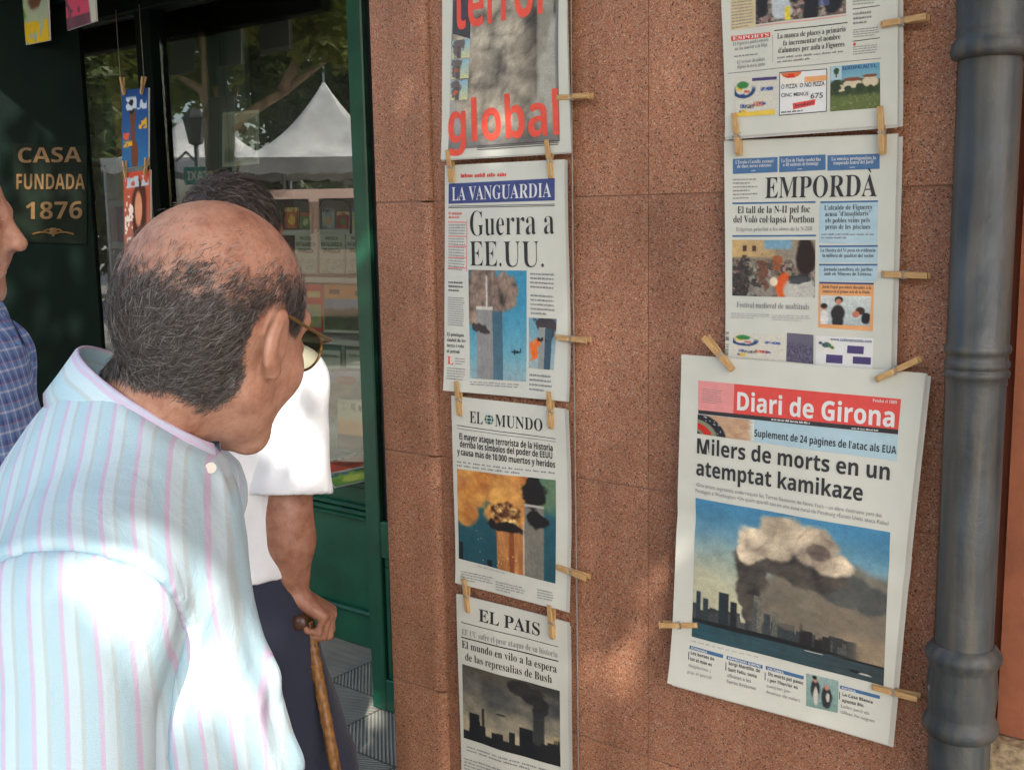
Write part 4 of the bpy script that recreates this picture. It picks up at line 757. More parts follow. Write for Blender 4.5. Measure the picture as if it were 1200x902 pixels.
b3 = P6.rect('tinted_box', [t(407, 471), t(620, 471), t(616, 528), t(407, 526)], 'pale_blue'); P6.text('box_words', [('Jornada castellera als jardins', t(425, 489), t(602, 490)), ('amb els Minyons de Terrassa', t(428, 505), t(598, 507))], 4, 'serif', 'ink', -.004, .001, b3)
b4 = P6.rect('orange_box', [t(407, 536), t(607, 540), t(605, 708), t(405, 695)], 'orange'); P6.text('box_words', [('Jordi Pujol presideix dissabte a la', t(420, 552), t(598, 556)), ('comarca en el primer acte de la Diada', t(422, 568), t(592, 572))], 3.6, 'serif', 'ink', -.004, .001, b4); P6.photo('people_photo', [t(415, 578), t(598, 582), t(592, 690), t(413, 682)], ph_people3, 60, 40, .0010, b4); P6.band('blue_rule', t(409, 529), t(607, 533), 2, 'navy', eps=.0010, par=b4)
P6.photo('advertisement', [t(95, 710), t(285, 724), t(280, 818), t(90, 800)], ph_swirl, 55, 36); P6.photo('advertisement', [t(292, 714), t(388, 722), t(388, 828), t(290, 818)], lambda u, v: mixc(ph_crowd(u, v, 90), (.26, .27, .46), .55), 36, 36)
a6 = P6.rect('advertisement', [t(398, 725), t(607, 735), t(603, 850), t(397, 838)], 'print_white'); P6.text('advert_words', [('www.cadenamontes.com', t(450, 742), t(600, 751), 4)], 4, 'sans', 'navy', .01, .001, a6)
for q in ((512, 760, 572, 764, 570, 792, 510, 788), (435, 792, 495, 796, 494, 826, 434, 822), (532, 800, 598, 804, 597, 830, 531, 826)): P6.rect('advert_patch', [t(*q[0:2]), t(*q[2:4]), t(*q[4:6]), t(*q[6:8])], 'purple', .0008, a6)
P6.photo('advert_picture', [t(405, 738), t(468, 742), t(466, 782), t(404, 778)], lambda u, v: mixc(np.ones(u.shape+(3,))*np.array((.86, .86, .83)), mixc((.2, .25, .5), (.3, .5, .25), u), blobs(u, v, [(.5, .45, .3, .25), (.15, .3, .12, .15), (.85, .65, .12, .15)], 2, .2)), 24, 18, .0010, a6)
bc = MB()
for k in range(22):
    if random.random() < .7: 
        y = 712+k*4.0; P = P6.put([P6.W(*t(66, y)), P6.W(*t(78, y)), P6.W(*t(78, y+random.choice((1.5, 3)))), P6.W(*t(66, y+2))], .0006); bc.quad(*P[::-1])
bc.build('barcode', M['ink'], P6.t)
# 7: big red-bar broadsheet
P7 = Paper('newspaper', 'large newspaper with red title bar and city skyline smoke photo, lowest in the right column', 'newspaper', [(798, 415.5), (1084.5, 437.5), (1041.5, 871), (787.9, 796)], 0.034, .0035, 7, 4, bow=0.010, crease=.48)
t = px((770, 390), 3.609)
rb = P7.rect('title_bar', [t(172, 202), t(1032, 280), t(1022, 408), t(172, 326)], 'red', nu=20); P7.rect('pale_panel', [t(172, 202), t(325, 216), t(322, 340), t(172, 326)], 'pink', .0008, rb); P7.lines('panel_lines', [t(188, 232), t(275, 242), t(275, 305), t(188, 295)], 7, 'grey', .42, 3, .3, rb, .0011)
P7.text('masthead', [('Diari de Girona', t(338, 325), t(1005, 398), 21)], 21, 'sansb', 'print_white', .008, .0011); P7.text('small_words', [('Fundat el 1889', t(912, 290), t(1015, 300), 3.5)], 3.5, 'serif', 'print_white', -.006, .0011)
P7.rect('black_strip', [t(172, 326), t(1022, 408), t(1021, 428), t(172, 342)], 'black', .0007); P7.lines('strip_words', [t(485, 357), t(662, 374), t(662, 388), t(485, 371)], 1, 'print_white', .6, 4, 0, eps=.0010); P7.lines('strip_words', [t(825, 396), t(1015, 414), t(1015, 424), t(825, 406)], 1, 'print_white', .6, 5, 0, eps=.0010)
P7.rect('tinted_box', [t(372, 362), t(1020, 430), t(1018, 540), t(395, 458)], 'pale_blue', .0004); P7.photo('flag_picture', [t(170, 345), t(412, 369), t(410, 458), t(168, 426)], ph_flag, 70, 30, .0008)
P7.text('supplement_line', [("Suplement de 24 pàgines de l'atac als EUA", t(413, 437), t(1015, 510), 8.2)], 8, 'sansb', 'black', 0)
P7.text('headline', [('Milers de morts en un', t(168, 508), t(988, 620), 17.5), ('atemptat kamikaze', t(165, 600), t(875, 707), 17.5)], 17, 'sansb', 'black', .006)
P7.text('summary', [('•Dos avions segrestats enderroquen les Torres Bessones de Nova York - un altre destrueix part del', t(165, 648), t(955, 776), 4.4), ('Pentàgon a Washington •Un quart aparell cau en una zona rural de Pittsburg •Estats Units ataca Kabul', t(163, 673), t(985, 809), 4.4)], 4.4, 'sans', 'grey')
t2 = px((770, 620), 3.47)
P7.photo('skyline_photo', [t(163, 697), t(993, 838), t2(925, 632), t2(148, 430)], ph_skyline, 260, 210)
P7.lines('caption', [t2(148, 442), t2(640, 568), t2(640, 576), t2(148, 450)], 1, 'lgrey', .7, 6, 0, word=(.02, .05))
for q, tagw, rows in (((142, 465, 278, 503), 'ECONOMIA', [('Les borses de', 148, 500, 243, 527), ('tot el món es', 146, 524, 234, 549), ('desplomen i', 141, 548, 230, 573), ('puja el petroli', 139, 573, 234, 599)]), ((292, 507, 435, 548), 'EMPRESARI GIRONÍ', [('Sergi Mantilla, de', 300, 543, 425, 577), ('Sant Feliu, tenia', 299, 567, 412, 598), ('oficines a les', 297, 591, 390, 617), ('Torres Bessones', 294, 614, 411, 647)]), ((448, 550, 602, 592), 'VÍCTIMES', [('Els morts pel pànic', 458, 588, 600, 627), ("i per l'horror es", 456, 612, 578, 645), ('compten per', 453, 635, 548, 661), ('desenes de milers', 450, 658, 588, 697)]), ((748, 630, 910, 672), 'AUTORIA', [('La Casa Blanca', 758, 672, 880, 705), ('apunta Bin', 756, 696, 842, 719), ('Laden però els', 752, 719, 866, 751), ('taliban ho neguen', 749, 742, 888, 782)])):
    x0, y0, x1, y1 = q; tb = P7.rect('section_tag', [t2(x0, y0), t2(x1, y1), t2(x1-1, y1+14), t2(x0-1, y0+14)], 'blue'); P7.text('tag_word', [(tagw.replace('Í', 'I'), t2(x0+6, y0+13), t2(x0+min(len(tagw)*9, x1-x0-8), y0+13+.27*min(len(tagw)*9, x1-x0-8)), 2.4)], 2.4, 'sansb', 'print_white', 0, .001, tb)
    P7.text('section_words', [(r[0], t2(r[1], r[2]), t2(r[3], r[4]), 3.9) for r in rows[:2]], 4, 'sansb', 'ink'); P7.text('section_words', [(r[0], t2(r[1], r[2]), t2(r[3], r[4]), 3.9) for r in rows[2:]], 4, 'sansb' if tagw[0] == 'E' and tagw[1] == 'M' else 'sans', 'grey'); P7.band('side_bar', t2(x0-4, y0+26), t2(x0-1, y0+26), 9, 'purple')
P7.photo('people_photo', [t2(612, 580), t2(742, 612), t2(738, 742), t2(612, 712)], ph_mother, 36, 36)

# cords the sheets are pegged to
def cord(px0, name, label, off=0.012, z0=0.25):
    a = onY(px0[0], 0, WALL_Y-off); x = a[0]
    o = MB().tube([(x, WALL_Y-off+.001*math.sin(k), z0+k*(2.6-z0)/9) for k in range(10)], 0.0016, 6).build('cord', M['wire'], None, True); tag(o, label, 'cord', 'cords behind the newspapers')
cord((522, 0), 'cord', 'thin grey cord hanging down the left edges of the narrow left newspaper column'); cord((669, 0), 'cord', 'thin grey cord hanging down the right edges of the narrow left newspaper column')
cord((857, 0), 'cord', 'thin grey cord behind the left edges of the right newspaper column', z0=.95); cord((1043, 0), 'cord', 'thin grey cord behind the right edges of the right newspaper column', z0=.95)

# ------------------------------------------------------------------ clothes pegs
pegp = thing('clothes_peg', 'peg', 'clothes peg', (0, 0, 0), 'wooden clothes pegs holding the newspapers')
LP = 0.066
def prong(sgn):
    V, Fs = [], []
    xs = [0, .004, .018, .026, .030, .036, .042, .048, LP]
    th = [.0022, .0046, .0056, .0058, .0036, .0058, .0058, .0055, .0034]
    for x, h in zip(xs, th):
        inner = 0.0004 if x < .03 else 0.0004+(x-.03)*.16
        for y, z in ((-.0045, inner), (.0045, inner), (.0045, inner+h), (-.0045, inner+h)): V.append((x-LP*.42, y, z*sgn))
    n = len(xs); Fs = [(4*i+a, 4*i+(a+1) % 4, 4*i+4+(a+1) % 4, 4*i+4+a) for i in range(n-1) for a in range(4)]+[(0, 1, 2, 3), tuple(4*n-4+a for a in (3, 2, 1, 0))]
    if sgn < 0: Fs = [f[::-1] for f in Fs]
    return mesh_obj('prong', V, Fs, M['peg'], pegp)
for sg in (1, -1): bevelled(prong(sg), .0007, 2)
sp = MB()
sp.tube([(.0302-LP*.42+.0044*math.cos(a), -.0060+.012*a/(8*math.pi), .0044*math.sin(a)) for a in np.linspace(0, 8*math.pi, 60)], .0009, 5)
for y in (-.0056, .0056): sp.tube([(.0302-LP*.42, y, .0034), (.0302-LP*.42+.001, y, .0064), (.0302-LP*.42, y*.5, .0068)], .0009, 5)
sp.build('spring', M['steel'], pegp, True)
pegs = [  # clamp end, tail end (on the sheet), label
 ((652, 115), (692, 112), 'level peg clipped on the right edge of the red lettered newspaper'),
 ((529, 214), (527.5, 176), 'upright peg joining the left corners of the red lettered and blue masthead newspapers'),
 ((646, 209), (643, 164), 'upright peg joining the right corners of the red lettered and blue masthead newspapers'),
 ((651, 395), (691, 399), 'level peg clipped on the right edge of the blue masthead newspaper'),
 ((538.5, 487), (537, 446), 'upright peg joining the left corners of the blue masthead and fireball newspapers'),
 ((645.5, 502), (645.5, 458), 'upright peg joining the right corners of the blue masthead and fireball newspapers'),
 ((652, 663.5), (690, 677), 'slanting peg clipped on the right edge of the fireball newspaper'),
 ((548.5, 717), (546, 677), 'upright peg joining the left corners of the fireball and dusty skyline newspapers'),
 ((647.5, 748), (646, 708), 'upright peg joining the right corners of the fireball and dusty skyline newspapers'),
 ((1033, 29), (1088, 20), 'slightly tilted peg on the right edge of the newspaper with adverts along its foot'),
 ((866, 182), (862.5, 133), 'upright peg joining the left corners of the two upper right newspapers'),
 ((1034, 181), (1033.5, 125), 'upright peg joining the right corners of the two upper right newspapers'),
 ((1034, 321), (1089, 323), 'level peg on the right edge of the festival photo newspaper'),
 ((859, 434), (826, 394), 'slanting peg at the upper left corner of the large red title newspaper'),
 ((1026, 445), (1079, 420), 'slanting peg at the upper right corner of the large red title newspaper'),
 ((818, 732), (775, 731), 'level peg on the left edge of the large red title newspaper'),
 ((1022, 804), (1078, 817), 'slightly tilted peg at the lower right of the large red title newspaper')]
for i, (p0, p1, lab) in enumerate(pegs):
    off = 0.036 if i >= 13 else 0.022
    a = onY(*p0, WALL_Y-off-.003); b = onY(*p1, WALL_Y-off-.003); mid = a+(b-a)*.42
    X = (b-a)/np.linalg.norm(b-a); Z = A(0, -1, 0); Z = Z-X*(X@Z); Z /= np.linalg.norm(Z); Y = np.cross(Z, X)
    if i == 0: o = pegp; kids = []
    else:
        o = pegp.copy(); COL.objects.link(o)
        for ch in list(pegp.children):
            c = ch.copy(); COL.objects.link(c); c.parent = o
    s = np.linalg.norm(b-a)/LP; s = min(max(s, .88), 1.12)
    o.matrix_world = Matrix(((X[0]*s, Y[0], Z[0], mid[0]), (X[1]*s, Y[1], Z[1], mid[1]), (X[2]*s, Y[2], Z[2], mid[2]), (0, 0, 0, 1)))
    o['label'] = lab

# ------------------------------------------------------------------ trees
def leaf_cloud(pts, size, sizes=None, flat=0.5):
    n = len(pts); d = rng.normal(size=(n, 3)); d[:, 2] *= flat; d /= np.linalg.norm(d, axis=1)[:, None]+1e-9
    e = np.cross(d, rng.normal(size=(n, 3))); e /= np.linalg.norm(e, axis=1)[:, None]+1e-9
    s = size*(0.6+0.8*rng.random(n))[:, None]; nn = np.cross(d, e)*s*.18
    V = np.stack([pts-d*s*.6, pts-e*s*.42+d*s*.05+nn, pts+d*s*.6, pts+e*s*.42+d*s*.05+nn], 1).reshape(-1, 3)
    return V, np.arange(4*n).reshape(-1, 4)
def crown_points(c, r, n, k=26, seed=0):
    rg = np.random.default_rng(seed); C = rg.normal(size=(k, 3)); C /= np.linalg.norm(C, axis=1)[:, None]; C *= (rg.random(k)**.4)[:, None]
    C = np.array(c)+C*np.array(r); which = rg.integers(0, k, n); P = rg.normal(size=(n, 3)); P /= np.linalg.norm(P, axis=1)[:, None]; P *= (rg.random(n)**.5)[:, None]
    return C[which]+P*np.array(r)*.34*(0.7+.6*rg.random(k))[which][:, None]
def make_tree(name, label, base, limbs, crown_pts, leaf=.13, mat='leaf', r0=.14, group=None, cat='tree'):
    t = thing(name, label, cat, base, group)
    m = MB(); m.tube(limbs[0], list(np.linspace(r0*1.15, r0*.7, len(limbs[0]))), 12); m.build('trunk', M['bark'], t, True)
    for lb in limbs[1:]: MB().tube(lb, list(np.linspace(r0*.6, r0*.16, len(lb))), 8).build('limb', M['bark'], t, True)
    V, Fs = leaf_cloud(crown_pts, leaf); mesh_obj('crown', V, Fs, M[mat], t); return t
# the plane tree that shades the wall: its crown is above and behind the camera, with gaps that let sun flecks through
def sun_from(p, h): return np.array(p)+SUN*((h-p[2])/SUN[2])
N_SHADE = 26000
pts = crown_points((0.75, -1.75, 4.9), (3.0, 3.1, 1.1), N_SHADE, 60, 5)
# gaps: where the sun's way to these spots on people, wall and pavement is open (spot, radius, share of leaves left)
GAPS = [(cw(270, 810, 1.08), .125, .04), (cw(320, 850, 1.05), .10, .03), (cw(120, 740, .90), .06, .2), (cw(215, 690, 1.02), .06, .2), (cw(285, 690, 1.05), .06, .1), (cw(345, 485, 2.1), .15, .05), (cw(300, 255, 1.02), .055, .15), (cw(60, 560, .95), .03, .5),
        (onY(720, 770, 1.7), .105, .33), (onY(700, 850, 1.7), .09, .33), (onY(527, 715, 1.66), .05, .15), (onY(480, 560, 1.68), .05, .4), (onY(500, 720, 1.68), .05, .35), (onY(470, 120, 1.68), .10, .8), (onY(560, 705, 1.68), .035, .5), (onY(700, 700, 1.7), .05, .5),
        (A(-2.35, 2.2, 0), .10, .3), (A(-2.6, 2.0, 0), .09, .3), (cw(380, 870, 2.6), .08, .3), (cw(20, 400, 1.75), .06, .4), (cw(320, 620, 2.15), .05, .5)]
keep = np.ones(len(pts))
for c, r, k in GAPS:
    q = pts-c; d = q-np.outer(q@SUN, SUN); dist = np.linalg.norm(d, axis=1); keep = np.minimum(keep, k+(1-k)*sst(r*.75, r*1.25, dist))
pts = pts[rng.random(len(pts)) < keep]
make_tree('plane_tree', 'tall plane tree whose leafy crown shades the newspapers', (2.6, -3.4, 0), [[(2.6, -3.4, 0), (2.5, -3.3, 1.5), (2.3, -3.1, 3.0), (2.0, -2.8, 4.2)], [(2.3, -3.1, 3.2), (1.5, -2.3, 4.2), (.6, -1.6, 4.9)], [(2.1, -2.9, 3.8), (2.6, -1.6, 4.6), (2.8, -.6, 5.2)], [(2.2, -3.0, 3.5), (1.0, -3.4, 4.6), (-.2, -3.2, 5.2)]], pts, .13, 'leaf', .17)

# ------------------------------------------------------------------ the square behind the camera, seen in the window
mr = lambda x, y, z: mirror(x, y, z)
ZT = 12.5
tb = mr(256, 330, ZT); tb[2] = 0
trunk = [A(tb[0], tb[1], 0), mr(254, 230, ZT), mr(247, 120, ZT), mr(242, 30, ZT), mr(240, -60, ZT)]
limbs = [trunk, [mr(252, 165, ZT), mr(285, 135, ZT), mr(330, 108, ZT), mr(390, 62, ZT), mr(450, 10, ZT)], [mr(250, 150, ZT), mr(235, 105, ZT), mr(212, 92, ZT), mr(185, 80, ZT)], [mr(243, 40, ZT), mr(280, -20, ZT), mr(330, -90, ZT)], [mr(330, 108, ZT), mr(350, 60, ZT), mr(352, -20, ZT)]]
cc = mr(330, -85, ZT)
cp = np.vstack([crown_points(cc, (3.2, 3.2, 1.1), 5500, 40, 3), crown_points(mr(400, 35, ZT), (1.0, 1.2, .42), 1300, 12, 6), crown_points(mr(195, 60, ZT), (.5, .9, .9), 900, 12, 8)])
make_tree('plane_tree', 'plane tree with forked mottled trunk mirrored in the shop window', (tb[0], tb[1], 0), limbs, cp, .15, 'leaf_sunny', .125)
for k, (x, y, h, sd) in enumerate(((-13, -18, 9, 1), (-18, -19, 10, 2), (-23, -18, 9.5, 3), (-8, -19.5, 10, 4), (-28, -19, 10, 5), (*mirror(128, 200, 24)[:2], 6.5, 6), (*mirror(70, 200, 24)[:2], 6.5, 7))):  # last two: unseen trees added to block bright sky in the left pane
    make_tree('plane_tree', ['dense tree behind the white tents, nearest the middle of the window', 'dense tree behind the tents, left of the peaked tent in the window', 'dense far tree at the left of the window reflection', 'dense far tree at the right of the window reflection', 'outermost far tree across the square', 'added bushy tree blocking the sky mirrored behind the hanging blue magazine', 'added bushy tree blocking the sky mirrored at the edge of the painted sign door'][k], (x, y, 0), [[(x, y, 0), (x+.1, y, 2), (x, y+.1, 4)], [(x, y, 3), (x+1, y+.4, 5)], [(x, y, 3.2), (x-1, y-.4, 5)]], crown_points((x, y, h*.62), (3.0, 2.2, h*.42) if k < 5 else (1.3, 1.3, h*.52), 5200 if k < 5 else 3000, 34, 20+sd), .30, 'leaf_dark', .2, 'trees across the square')
def marquee(label, apex, hw, eave, rot=0.5):
    t = thing('marquee', label, 'marquee', (apex[0], apex[1], 0), 'white peaked marquees on the square'); cx, cy, zt = apex
    cs, sn = math.cos(rot), math.sin(rot); W_ = lambda a, b, z: (cx+cs*a-sn*b, cy+sn*a+cs*b, z)
    V, Fs = [], []; nr, nc = 14, 32
    for i in range(nr):
        s_ = i/(nr-1); prof = (1-s_)**2.0
        for j in range(nc):
            a = 2*math.pi*j/nc; u, v = math.cos(a), math.sin(a); m = max(abs(u), abs(v)); sq = hw*s_*(1/m if True else 1)
            V.append(W_(u*sq, v*sq, eave+(zt-eave)*prof-.06*math.sin(8*a)*0))
    for i in range(nr-1):
        for j in range(nc): Fs.append((i*nc+j, (i+1)*nc+j, (i+1)*nc+(j+1) % nc, i*nc+(j+1) % nc))
    mesh_obj('roof', V, Fs, M['canvas'], t, True)
    V, Fs = [], []
    for j in range(65):
        s_ = j/64*4; e = int(min(s_, 3.999)); f_ = s_-e; P_ = [(-1, -1), (1, -1), (1, 1), (-1, 1), (-1, -1)]; a = P_[e][0]*(1-f_)+P_[e+1][0]*f_; b = P_[e][1]*(1-f_)+P_[e+1][1]*f_
        V += [W_(a*hw*1.005, b*hw*1.005, eave+.01), W_(a*hw*1.005, b*hw*1.005, eave-.22-.05*abs(math.sin(s_*8*math.pi)))]
    Fs = [(2*j, 2*j+1, 2*j+3, 2*j+2) for j in range(64)]; mesh_obj('valance', V, Fs, M['canvas'], t)
    for a, b in ((-1, -1), (1, -1), (1, 1), (-1, 1)): MB().tube([W_(a*hw*.97, b*hw*.97, 0), W_(a*hw*.97, b*hw*.97, eave)], .035, 8).build('leg', M['steel'], t)
    MB().tube([W_(0, 0, zt-.03), W_(0, 0, zt+.14)], .02, 6).build('finial', M['steel'], t)
    m = MB(); m.quad(W_(-hw*.96, hw*.96, .02), W_(hw*.96, hw*.96, .02), W_(hw*.96, hw*.96, eave), W_(-hw*.96, hw*.96, eave)); m.build('side_curtain', M['canvas'], t)
    return t
p = mr(378, 95, 19); marquee('large white peaked tent mirrored in the right half of the shop window', p, 1.65, mr(378, 190, 19)[2], .75)
p = mr(234, 112, 21); marquee('white peaked tent mirrored left of the tree trunk in the shop window', p, 1.6, mr(234, 190, 21)[2], .75)
# van
vb = mr(370, 330, 12.0); vx, vy = vb[0], vb[1]
v = thing('van', 'pale van with two rear door windows mirrored in the shop window', 'van', (vx, vy, 0)); fwd = A(-.55, -.83, 0); sd_ = A(fwd[1], -fwd[0], 0); up = A(0, 0, 1)
def vbox(name, c, h, mat, bev=.03): m = MB(); o = A(vx, vy, 0)+fwd*c[0]+sd_*c[1]+up*c[2]; m.obox(o, fwd, sd_, up, h, bev); return m.build(name, M[mat], v)
vbox('body', (1.6, 0, 1.12), (1.6, .82, .78), 'van', .14); vbox('bumper', (-.04, 0, .42), (.06, .84, .10), 'rubber', .02)
for s_ in (-1, 1):
    o = vbox('rear_window', (-.004, s_*.38, 1.52), (.008, .30, .25), 'dark_glass', .006); vbox('tail_lamp', (-.01, s_*.77, .95), (.015, .045, .16), 'red', .01)
    vbox('window_seal', (.0, s_*.38, 1.52), (.0062, .325, .275), 'rubber', .004)
    for q in (.55, 2.6): m = MB(); c = A(vx, vy, .31)+fwd*q+sd_*s_*.80; m.tube([c-sd_*.09, c+sd_*.09], .31, 20); m.build('wheel', M['rubber'], v, True)
# street lantern and taxi sign
lp = mr(227, 150, 16); sl_ = thing('street_lamp', 'black wrought iron street lantern mirrored beside the tree trunk', 'street lamp', (lp[0], lp[1], 0))
MB().tube([(lp[0], lp[1], 0), (lp[0], lp[1], 1.0), (lp[0], lp[1], lp[2]-.25)], [.07, .05, .035], 10).build('post', M['iron'], sl_, True)
MB().lathe((lp[0], lp[1]), [(.02, lp[2]-.26), (.10, lp[2]-.22), (.17, lp[2]+.12), (.19, lp[2]+.13), (.10, lp[2]+.24), (.02, lp[2]+.34)], 6).build('lantern', M['iron'], sl_)
MB().tube([(lp[0]-.5, lp[1], lp[2]-.45), (lp[0]-.25, lp[1], lp[2]-.33), (lp[0], lp[1], lp[2]-.5)], .02, 6).build('bracket', M['iron'], sl_)
tp = mr(231, 206, 15); tx = thing('taxi_sign', 'teal taxi rank sign reading TAXI mirrored at the foot of the small tent', 'sign', (tp[0], tp[1], 0))
nrm = A(.55, .83, 0); rt = A(-nrm[1], nrm[0], 0); rt = A(.83, -.55, 0)*-1
MB().obox(tp, rt, nrm, up, (.20, .02, .12), .004).build('sign_plate', M['teal'], tx); MB().tube([(tp[0], tp[1], 0), tp-A(0, 0, .12)], .03, 8).build('post', M['iron'], tx)
V, Fs = text2d('TAXI', 'sansb'); V3 = tp+nrm*.023+np.outer((V[:, 0]-.5)*.30, rt)+np.outer((V[:, 1]-.5)*.12, up); mesh_obj('letters', V3, Fs, M['print_white'], tx)
# buildings across the square
for k, (x0, x1, h, lab) in enumerate(((-34, -22, 6.2, 'ochre house with green shutters far across the square, left'), (-21.5, -11, 7.0, 'ochre house with green shutters across the square, tallest'), (-10.5, 2, 6.5, 'ochre house with green shutters across the square, right'), (2.5, 14, 6.8, 'ochre house with green shutters across the square behind the camera'))):
    hs = thing('town_house', lab, 'house', ((x0+x1)/2, -25, 0), 'houses across the square'); MB().box((x0, -33, 0.003), (x1, -25, h)).build('wall', M['facade'], hs); MB().box((x0-.2, -33.2, h+.003), (x1+.2, -24.6, h+.3)).build('cornice', M['plinth'], hs)
    for i in range(int((x1-x0)/2.6)):
        for j in range(2):
            wx = x0+1.4+i*2.6; wz = 1.0+j*3.4; w_ = MB().box((wx-.5, -24.99, wz), (wx+.5, -24.93, wz+1.9)).build('window', M['dark_glass'], hs); MB().box((wx-1.05, -24.985, wz), (wx-.52, -24.92, wz+1.9), .01).build('shutter', M['shutter'], hs)
for k, (x0, x1) in enumerate(((4.5, 16),)):
    hs = thing('town_house', 'red ochre house along the street to the right of the drain pipe', 'house', ((x0+x1)/2, 1.8, 0)); MB().box((3.25, 1.75, 0.003), (16, 8, 9)).build('wall', M['red_plaster'], hs)

# ------------------------------------------------------------------ goods in the shop
def panel_on(px4, Y, th, name, label, cat, fn, nu=60, nv=60, group=None, mat='card', lean=0.0):
    P4 = [onY(x, y, Y) for x, y in px4]; zb = min(p[2] for p in P4)
    for p in P4: p[1] += lean*(p[2]-zb)
    t = thing(name, label, cat, (sum(p[0] for p in P4)/4, Y, zb), group)
    u, v = np.meshgrid(np.linspace(0, 1, nu), np.linspace(0, 1, nv)); u = u.ravel(); v = v.ravel(); a, b, c, d = P4
    P = ((1-u)*(1-v))[:, None]*a+(u*(1-v))[:, None]*b+(u*v)[:, None]*c+((1-u)*v)[:, None]*d
    Fs = [(j*nu+i, (j+1)*nu+i, (j+1)*nu+i+1, j*nu+i+1) for j in range(nv-1) for i in range(nu-1)]
    mesh_obj('cover', P-A(0, .0015, 0), Fs, M['photo'], t, False, col=lin(np.clip(fn(u, v), 0, 1)))
    B = [p+A(0, 0, 0) for p in P4]+[p+A(0, th, 0) for p in P4]
    mesh_obj('block', B, [(0, 3, 2, 1), (4, 5, 6, 7), (0, 1, 5, 4), (1, 2, 6, 5), (2, 3, 7, 6), (3, 0, 4, 7)], M[mat], t); return t, P4
def flat(c): return lambda u, v: np.ones(u.shape+(3,))*np.array(c)
def words_on(t, P4, rows, st='sansb', mat='ink', off=0):
    a, b, c, d = P4
    for (s, u0, u1, v, hh) in rows:
        V, Fs = text2d(s, st, off); o = a+(b-a)*u0+(d-a)*v; X = o+np.outer(V[:, 0], (b-a)*(u1-u0))+np.outer(V[:, 1], -(d-a)*hh)-A(0, .003, 0); mesh_obj('title', X, Fs, M[mat], t)
def shelf_board(pxl, pxr, py_l, py_r, Y, label, depth=.16):
    a, b = onY(pxl, py_l, Y), onY(pxr, py_r, Y); z = (a[2]+b[2])/2
    o = MB().box((a[0], Y, z-.022), (b[0], Y+depth, z), .003).build('shelf', M['shelf']); tag(o, label, 'shelf', 'display shelves in the shop window')
YS = WIN_Y+.14
shelf_board(300, 440, 322, 327, YS-.02, 'upper white display shelf carrying the language booklets'); shelf_board(300, 440, 393, 398, YS-.02, 'middle white display shelf below the landscape book'); shelf_board(300, 445, 268, 270, YS+.05, 'topmost white display shelf behind the upright frames')
def booklet(u, v):
    c = np.ones(u.shape+(3,))*np.array((.74, .76, .70)); c = mixc(c, (.60, .62, .58), (v > .62)*(vn2(u*30, v*40, 3) > .55)*.7); return c
for i, (x0, x1, k) in enumerate(((346, 372, 'leftmost'), (375, 404, 'middle'), (406, 432, 'rightmost'))):
    tt, P4 = panel_on([(x0, 274), (x1, 275), (x1, 321), (x0, 320)], YS, .02, 'booklet', f'white language phrase booklet on the upper display shelf, {k} of the three', 'booklet', booklet, 30, 50, 'language booklets on the display shelf')
    words_on(tt, P4, [('BASISCH', .25, .75, .14, .08), ('KATALANISCH', .08, .92, .30, .10), ('SPANISCH', .16, .84, .47, .11)], 'sansb', 'ink')
def ph_redbook(u, v): c = np.ones(u.shape+(3,))*np.array((.80, .20, .12)); c = mixc(c, (.85, .78, .5), boxm(u, v, .2, .85, .15, .28)); return mixc(c, mixc((.35, .6, .7), (.85, .7, .2), fbm(u*5, v*5, 3)), boxm(u, v, .15, .9, .42, .9))
panel_on([(356, 333), (379, 333.5), (379, 389), (356, 388)], YS, .03, 'book', 'red guide book with a coloured map on the middle display shelf', 'book', ph_redbook, 30, 40)
def ph_land(u, v): c = mixc((.30, .50, .66), (.55, .68, .74), v); c = mixc(c, mixc((.10, .22, .12), (.26, .38, .20), fbm(u*12, v*12, 4)), sst(.46, .54, v+.15*(fbm(u*6, v*2, 5)-.5))); c = mixc(c, (.80, .55, .25), 1-sst(.28, .30, v)); c = mixc(c, (.35, .25, .15), boxm(u, v, .1, .35, .1, .2)+boxm(u, v, .7, .9, .12, .22)); return mixc(c, (.75, .75, .7), sst(.93, .96, v))
panel_on([(381, 333), (432, 334.5), (432, 391), (381, 389)], YS, .025, 'book', 'landscape photo book of green coast on the middle display shelf', 'book', ph_land, 60, 60)
def ph_label(u, v): return mixc(mixc((.10, .36, .24), (.12, .40, .28), v), (.76, .78, .72), boxm(u, v, .06, .94, .30, .98))
for x0, x1, lab in ((371, 401, 'left'), (404, 432, 'right')): 
    tt, P4 = panel_on([(x0, 401), (x1, 402), (x1, 433), (x0, 431)], YS, .02, 'box_file', f'green edged white card box below the middle shelf, {lab} one of the pair', 'box', ph_label, 24, 24, 'green edged card boxes'); words_on(tt, P4, [('Mediterrània', .2, .85, .55, .12)], 'serif', 'ink')
def ph_beast(u, v):
    c = mixc((.42, .50, .60), (.62, .66, .68), sst(.1, .6, v)); c = mixc(c, (.50, .52, .50), sst(.70, .8, v)); c = mixc(c, mixc((.30, .24, .16), (.52, .42, .28), fbm(u*7, v*7, 3)), blobs(u, v, [(.52, .22, .30, .13), (.32, .32, .14, .12), (.8, .26, .26, .15), (.36, .46, .08, .12)], 4, .18, 6)); c = mixc(c, (.62, .26, .18), blobs(u, v, [(.55, .10, .2, .05)], 5, .2, 6)); return c
panel_on([(368, 434), (436, 436), (436, 540), (368, 534)], YS+.03, .01, 'poster', 'blue grey poster of a brown camel standing low in the shop window', 'poster', ph_beast, 70, 90)
